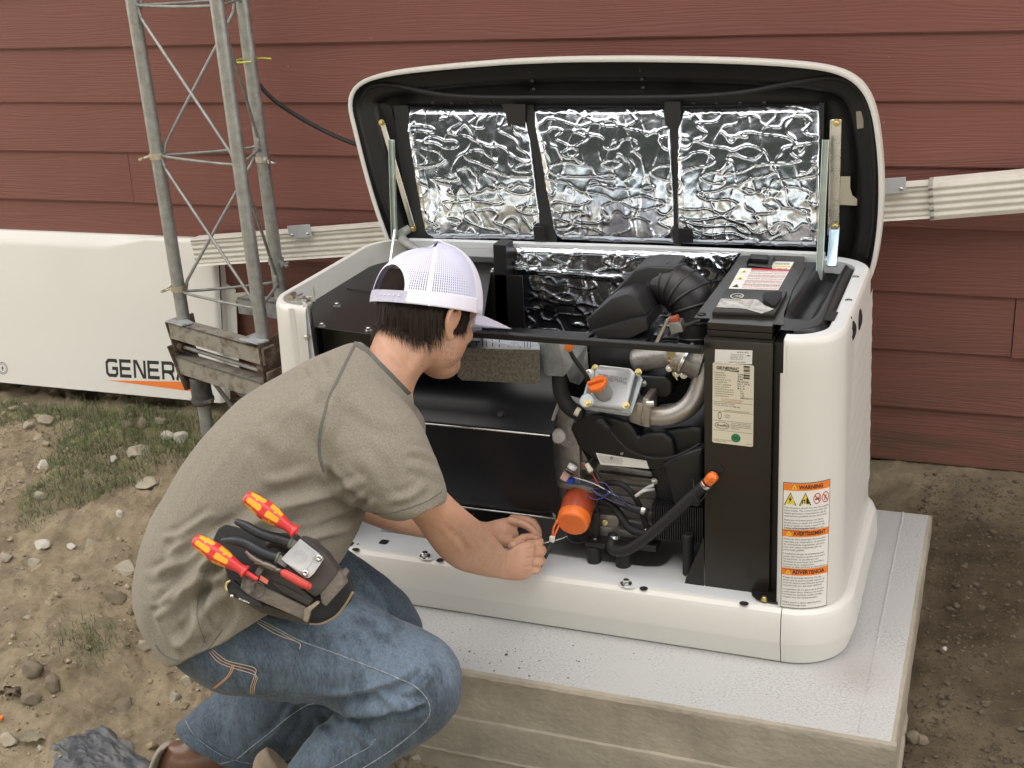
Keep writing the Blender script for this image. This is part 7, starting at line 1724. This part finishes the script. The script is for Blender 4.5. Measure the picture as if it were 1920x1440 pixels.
for off in (0, 3.5): seam('pocket_stitching', jt, [(436 + off, 1247), (428 + off, 1265), (415 + off, 1278), (400 + off, 1290)], .0009, M_THREAD_O, .0006)
seam('bar_tack', jt, [(394, 1286), (410, 1293)], .0009, M_THREAD_O)
seam('inner_seam', jt, [(590, 1318), (570, 1325), (540, 1345), (505, 1375), (470, 1402), (440, 1425), (400, 1434)], .0012, M_DSEAM, .0004)
seam('cuff_stitching', jt, [(348, 1352), (362, 1375), (390, 1400), (430, 1422), (480, 1434)], .0008, M_DSEAM, .0005)
seam('inner_seam', jt, [(705, 1385), (690, 1402), (665, 1415), (640, 1430), (620, 1440)], .0008, M_DSEAM, .0005)
seam('fly_seam', jt, [(590, 1120), (580, 1150), (578, 1175)], .0006, mat('dark_denim_seam', (.03, .04, .06), .9))
# ---- boots
M_BOOT = mat('brown_leather', (.105, .048, .026), .38, var=.35, vscale=18, bump=.35, bscale=70, coat=.15); M_SOLE = mat('dusty_sole', (.30, .27, .21), .9, var=.3, vscale=30, bump=.5)
bm = B(); limb(bm, [((470, 1440), (360, 1368), 2.75, .050), ((440, 1455), (345, 1385), 2.755, .052), ((405, 1475), (320, 1392), 2.765, .052), ((385, 1510), (304, 1412), 2.775, .050), ((370, 1545), (296, 1455), 2.785, .046), ((380, 1580), (310, 1500), 2.79, .04)])
bo = remesh(bm, .004, 3); part('boot', bo, M_BOOT, man, smooth=True)
bm = B(); limb(bm, [((322, 1394), (300, 1398), 2.765, .040), ((308, 1412), (288, 1422), 2.775, .048), ((300, 1450), (282, 1462), 2.785, .048), ((318, 1510), (298, 1520), 2.79, .042)])
part('boot_sole', remesh(bm, .004, 2), M_SOLE, man, smooth=True)
bm = B(); limb(bm, [((560, 1470), (500, 1400), 2.60, .030), ((540, 1520), (476, 1425), 2.61, .045), ((560, 1600), (470, 1500), 2.60, .045)]); part('boot', remesh(bm, .004, 3), mat('tan_suede', (.24, .19, .135), .85, var=.25, vscale=25), man, smooth=True)

# ================================================================== belt pouch and tools
def cpoly(bm, pts, d, th, bev=.002, seg=2):
    """thick shape facing the camera side of the hip; every point may have its own depth"""
    P_ = [S(p[0], p[1], p[2] if len(p) > 2 else d) for p in pts]; return ext(bm, P_, VIEW[2] * th, bev, seg)
K = lambda x, y: (340 + x / 4.8, 900 + y / 4.8)          # coordinates of the pouch study
M_PL = mat('dark_brown_canvas', (.052, .044, .038), .72, var=.25, vscale=30, bump=.3, bscale=300, bdist=.001); M_PW = mat('worn_webbing', (.15, .128, .105), .85, var=.3, vscale=50, bump=.7, bscale=420, bdist=.0012, stretch=(1, 1, 3))
M_PB = mat('black_padding', (.022, .022, .024), .7, var=.2, vscale=20, bump=.3, bscale=200)
pouch = thing('tool_pouch', S(545, 1170, 2.16), 'dark canvas tool pouch with a metal plate hanging on the hip', 'tool pouch')
def PK(name, pts, d, th, m, bev=.002): return part(name, cpoly(B(), [K(*p) for p in pts], d, th, bev), m, pouch, angle=40)
PK('back_panel', [(285, 530), (330, 440), (390, 405), (480, 425), (760, 500), (1000, 470), (1270, 650), (1440, 790), (1500, 840), (1560, 985), (1530, 1090), (1400, 1230), (1260, 1295), (1180, 1300), (1090, 1275), (720, 1175), (560, 1100), (500, 1000), (400, 820)], 2.165, .012, M_PB, .003)
PK('back_panel', [(520, 1080), (760, 1130), (1120, 1250), (1160, 1290), (1060, 1285), (720, 1200)], 2.158, .01, mat('olive_brown_canvas', (.075, .062, .045), .8, var=.2, vscale=30), .002)
PK('large_pocket', [(880, 740), (1060, 520), (1180, 560), (1300, 670), (1415, 830), (1260, 1020), (1200, 1060), (1090, 980)], 2.115, .045, M_PL, .005)
PK('pocket_edge', [(1245, 1020), (1410, 822), (1440, 850), (1478, 945), (1300, 1140), (1262, 1110)], 2.118, .042, M_PW, .003)
PK('pocket_edge', [(1432, 850), (1462, 800), (1502, 832), (1466, 900), (1478, 940)], 2.135, .02, M_PW, .002)
PK('small_pocket', [(640, 850), (700, 790), (960, 850), (1190, 1070), (1130, 1160), (720, 950)], 2.120, .04, M_PL, .005)
PK('small_pocket', [(780, 900), (940, 960), (1180, 1090), (1140, 1140), (900, 1010)], 2.112, .01, mat('inner_canvas', (.038, .032, .028), .8), .003)
PK('webbing_band', [(700, 945), (1130, 1150), (1110, 1262), (590, 1040), (525, 975), (560, 860), (600, 850), (640, 880)], 2.112, .012, M_PW, .002)
PK('webbing_loop', [(580, 895), (640, 860), (670, 900), (650, 1000), (600, 1040), (570, 1000)], 2.104, .010, M_PW, .003)
PK('binding', [(1105, 1165), (1215, 1095), (1245, 1108), (1165, 1180), (1135, 1285), (1095, 1268)], 2.106, .014, mat('tan_binding', (.23, .185, .13), .85, var=.3, vscale=60, bump=.5, bscale=300), .002)
PK('webbing_loop', [(655, 845), (690, 780), (745, 800), (700, 880)], 2.108, .014, M_PW, .003)
for o_ in (0, 12, 24):
    bm = B(); tube(bm, [S(*K(x - o_ * .5, y - o_ * .35), 2.158 - o_ * .0003) for x, y in [(1160, 1300), (1260, 1298), (1390, 1235), (1480, 1130), (1552, 1010)]], .0007, 6, 5); part('stitching', bm, mat('tan_thread', (.35, .29, .17), .8), pouch, smooth=True)
bm = B(); cpoly(bm, [K(*p) for p in [(1068, 530), (1272, 688), (1278, 712), (1250, 760), (1195, 840), (1150, 882), (1112, 884), (897, 712)]], 2.105, .0022, .0008)
part('metal_plate', bm, mat('brushed_plate', (.62, .63, .64), .38, .55, var=.06, vscale=20), pouch, angle=40)
bm = B()
for P0 in ([(1085, 560), (1190, 640), (1195, 670), (1180, 730), (1120, 805), (1060, 815), (925, 725)], ): tube(bm, [S(*K(*p), 2.1042) for p in P0], .0006, 6, 4)
part('embossed_line', bm, MATS['brushed_plate'], pouch, smooth=True)
bm = B(); c = K(1062, 690)
for rr_ in (38, 60): tube(bm, [S(c[0] + rr_ / 4.8 * math.cos(a), c[1] + rr_ / 4.8 * math.sin(a), 2.1045) for a in [k * math.tau / 16 for k in range(17)]], .0005, 6, 2)
part('embossed_ring', bm, MATS['brushed_plate'], pouch, smooth=True)
for x, y in ((1238, 702), (1115, 838)):
    c = S(*K(x, y), 2.104); bm = B(); lathe(bm, c, -VIEW[2], [(-.001, .0062), (.0015, .006), (.003, .004), (.003, .0022), (.0015, .002)], 24); part('rivet', bm, M_STEEL, pouch, smooth=True)
bm = B(); cpoly(bm, [K(*p) for p in [(715, 855), (785, 905), (770, 940), (700, 900)]], 2.103, .001, .0003); part('red_tab', bm, mat('red_tab', (.60, .16, .10), .7), pouch)
bm = B(); c = K(690, 990); tube(bm, [S(c[0] + 12 * math.cos(a), c[1] + 15 * math.sin(a), 2.098 + .003 * math.cos(a)) for a in [k * math.tau / 16 for k in range(17)]], .0011, 8, 3); part('key_ring', bm, mat('dark_ring', (.10, .095, .085), .5, .6), pouch, smooth=True)
# screwdrivers
M_RED = mat('red_handle', (.62, .035, .035), .38, coat=.2); M_YEL = mat('yellow_handle', (.80, .42, .03), .4)
def driver(a, b_, d0, d1, rm, label, shaft=.012):
    a3, b3 = S(*K(*a), d0), S(*K(*b_), d1); d = b3 - a3; L = d.length; d.normalize(); n = 72
    prof_ = [(0, .001), (.002, .5), (.05, .72), (.14, .80), (.26, .88), (.38, .98), (.47, 1.0), (.56, .93), (.66, .78), (.76, .62), (.84, .52), (.90, .50), (.94, .56), (.97, .72), (.99, .70), (1.0, .55), (1.0, .02)]
    t = thing('screwdriver', b3, label, 'screwdriver', 'insulated screwdrivers in the tool pouch'); s, u, _ = basis(d, -VIEW[2])
    P_ = []
    pp_ = [(prof_[i][0], prof_[i][1]) for i in range(len(prof_))]
    K_ = 90
    for k in range(K_ + 1):
        x = k / K_
        for (x0, y0), (x1, y1) in zip(pp_, pp_[1:]):
            if x0 <= x <= x1 and x1 > x0: y = y0 + (y1 - y0) * (x - x0) / (x1 - x0); break
        P_.append((x, max(y, .02)))
    bm = B(); rings = []
    for x, y in P_:
        ring_ = []
        for k in range(n):
            th = k * math.tau / n; hexr = 1 - .07 * (1 - abs(math.cos(th * 3))) * (1 if .1 < x < .7 else .2); ring_.append(bm.verts.new(a3 + d * L * x + (s * math.cos(th) + u * math.sin(th)) * rm * y * hexr))
        rings.append(ring_)
    for i in range(len(rings) - 1):
        x = (P_[i][0] + P_[i + 1][0]) / 2
        for k in range(n):
            f_ = bm.faces.new((rings[i][k], rings[i][(k + 1) % n], rings[i + 1][(k + 1) % n], rings[i + 1][k]))
            th = (k + .5) / n * 6; tt = th % 1; ph = int(th) % 2; seg_ = abs(tt - .5) < .30
            y1 = .07 < x < .34 and (((x - .205) / .135) ** 4 + ((tt - .5) / .36) ** 4 < 1)
            y2 = .44 < x < .68 and (((x - .56) / .12) ** 4 + ((tt - .5) / .36) ** 4 < 1)
            br = (abs(x - .205) < .018 or abs(x - .56) < .016) and ph == 0
            if (y1 or y2 or br): f_.material_index = 1
    bm.faces.new(rings[0][::-1]); bm.faces.new(rings[-1])
    bm.normal_update(); bmesh.ops.recalc_face_normals(bm, faces=bm.faces)
    me = bpy.data.meshes.new('h'); bm.to_mesh(me); bm.free(); part('handle', me, [M_RED, M_YEL], t, smooth=True)
    bm = B(); cyl(bm, b3 - d * .004, b3 + d * shaft, .0042, n=16); part('shaft', bm, M_RED, t, angle=40)
driver((572, 140), (1030, 468), 2.10, 2.10, .0168, 'upper red and yellow insulated screwdriver, above the black plier grips', .004)
driver((112, 528), (585, 832), 2.105, 2.10, .0165, 'lower red and yellow insulated screwdriver at the left end of the pouch', .022)
# cable cutters
pl_ = thing('cable_cutters', S(*K(950, 640), 2.12), 'cable cutters with two curved black grips standing in the pouch behind the plate', 'cutters')
M_GRIP = mat('black_grip', (.020, .022, .026), .42, bump=.1, bscale=200)
for pts in ([(505, 378, 2.10), (580, 412, 2.10), (680, 468, 2.10), (780, 505, 2.105), (880, 530, 2.11), (985, 562, 2.11)], [(385, 545, 2.095), (470, 545, 2.095), (570, 565, 2.10), (670, 620, 2.10), (760, 665, 2.105), (865, 700, 2.11)]):
    bm = B(); tube(bm, [S(*K(x, y), d) for x, y, d in pts], [.0055, .0078, .0085, .0088, .0095, .0098], 16, 5); ball(bm, S(*K(*pts[0][:2]), pts[0][2]), .0056, 12); part('grip', bm, M_GRIP, pl_, smooth=True)
    e = pts[-1]; bm = B(); cyl(bm, S(*K(e[0] - 14, e[1] - 6), e[2]), S(*K(e[0] + 10, e[1] + 4), e[2]), .0104, n=20, bev=.001); part('grip_collar', bm, mat('grey_green_collar', (.13, .13, .10), .6), pl_, angle=40)
    bm = B(); bar(bm, S(*K(e[0], e[1]), e[2]), S(*K(e[0] + 90, e[1] + 60), e[2] + .004), .014, .006, -VIEW[2]); part('handle_steel', bm, M_GALV_D, pl_)
bm = B(); tube(bm, [S(*K(x, y), 2.135) for x, y in ((770, 590), (830, 570), (900, 600), (960, 640))], [.006, .008, .008, .006], 10, 3); part('spring_block', bm, M_PL, pl_, smooth=True)
# snips with the red sleeve
sn = thing('snips', S(*K(900, 830), 2.1), 'small steel snips with one red dipped handle lying over the pouch', 'snips')
bm = B(); tube(bm, [S(*K(x, y), d) for x, y, d in ((925, 838, 2.094), (1000, 880, 2.093), (1080, 925, 2.093), (1142, 955, 2.095))], [.0066, .0072, .0072, .0066], 14, 4); ball(bm, S(*K(1142, 955), 2.095), .0066, 12); ball(bm, S(*K(925, 838), 2.094), .0066, 12); part('red_sleeve', bm, mat('dipped_red', (.55, .06, .045), .45), sn, smooth=True)
for pts in ([(580, 640), (640, 700), (720, 745), (800, 790), (900, 820)], [(660, 740), (760, 760), (850, 800)]):
    bm = B(); tube(bm, [S(*K(x, y), 2.098) for x, y in pts], [.0032, .005, .0045, .004, .004][:len(pts)], 10, 4); part('steel_blade', bm, mat('brown_steel', (.20, .165, .14), .4, .7), sn, smooth=True)
# black folding knife with a pale ring
kn = thing('pocket_knife', S(*K(560, 1060), 2.1), 'black folding knife clipped under the lower edge of the pouch', 'knife')
bm = B(); cpoly(bm, [K(*p) for p in [(415, 930), (470, 905), (530, 960), (700, 1090), (738, 1135), (730, 1155), (700, 1155), (560, 1090), (460, 1055), (410, 1000)]], 2.112, .012, .003); part('knife_handle', bm, M_PLASTIC, kn, angle=40)
bm = B(); q = [(442, 905), (415, 925), (402, 965), (412, 1000)]; tube(bm, [S(*K(*p), 2.11) for p in q], .0022, 8, 4); part('pale_ring', bm, M_BRASS, kn, smooth=True)
bm = B(); c = S(*K(458, 1045), 2.108); lathe(bm, c, -VIEW[2], [(0, .0035), (.002, .003), (.003, .001)], 14); part('pivot', bm, M_STEEL, kn, smooth=True)
a_ = S(*K(515, 1072), 2.1105); ux = S(*K(610, 1112), 2.1105) - a_; uy = (S(*K(520, 1050), 2.1105) - a_)
f = Flat(lambda x, y, l: a_ + ux * x + uy * y - VIEW[2] * .0006); V, Fc, wd = text2d('KLEIN', .02); f.add([(x / wd, y * .9) for x, y in V], Fc, 0); f.build('engraved_name', [M_WHITEP], kn)
# the near boot stands flat below the frame; the far one shows its heel between the legs
c = S(552, 1588, 2.44); gzv = float(gz(c.x, c.y)) ; fx = Vector((.93, .36, 0)).normalized(); fy = Vector((-fx.y, fx.x, 0))
bm = B(); rings = []
for t, w_, h_ in ((-.085, .022, .040), (-.075, .034, .075), (-.045, .040, .105), (0, .043, .110), (.045, .044, .085), (.09, .048, .060), (.14, .046, .048), (.18, .034, .038), (.195, .015, .022)):
    rings.append([Vector((c.x, c.y, gzv + .012)) + fx * t + fy * w_ * math.cos(a) + Vector((0, 0, h_ * (.5 + .5 * math.sin(a)))) for a in [k * math.tau / 20 for k in range(20)]])
loft(bm, rings); tube(bm, [Vector((c.x, c.y, gzv + .05)), c], [.050, .058], 20, 0)
part('boot', remesh(bm, .005, 3), M_BOOT, man, smooth=True)
bm = B(); ext(bm, [Vector((c.x, c.y, gzv - .012)) + fx * t + fy * w_ for t, w_ in ((-.092, .02), (-.07, .040), (0, .044), (.1, .052), (.17, .042), (.205, .01), (.205, -.01), (.17, -.042), (.1, -.050), (0, -.042), (-.07, -.040), (-.092, -.02))], (0, 0, .028), .004); part('boot_sole', bm, M_SOLE, man)
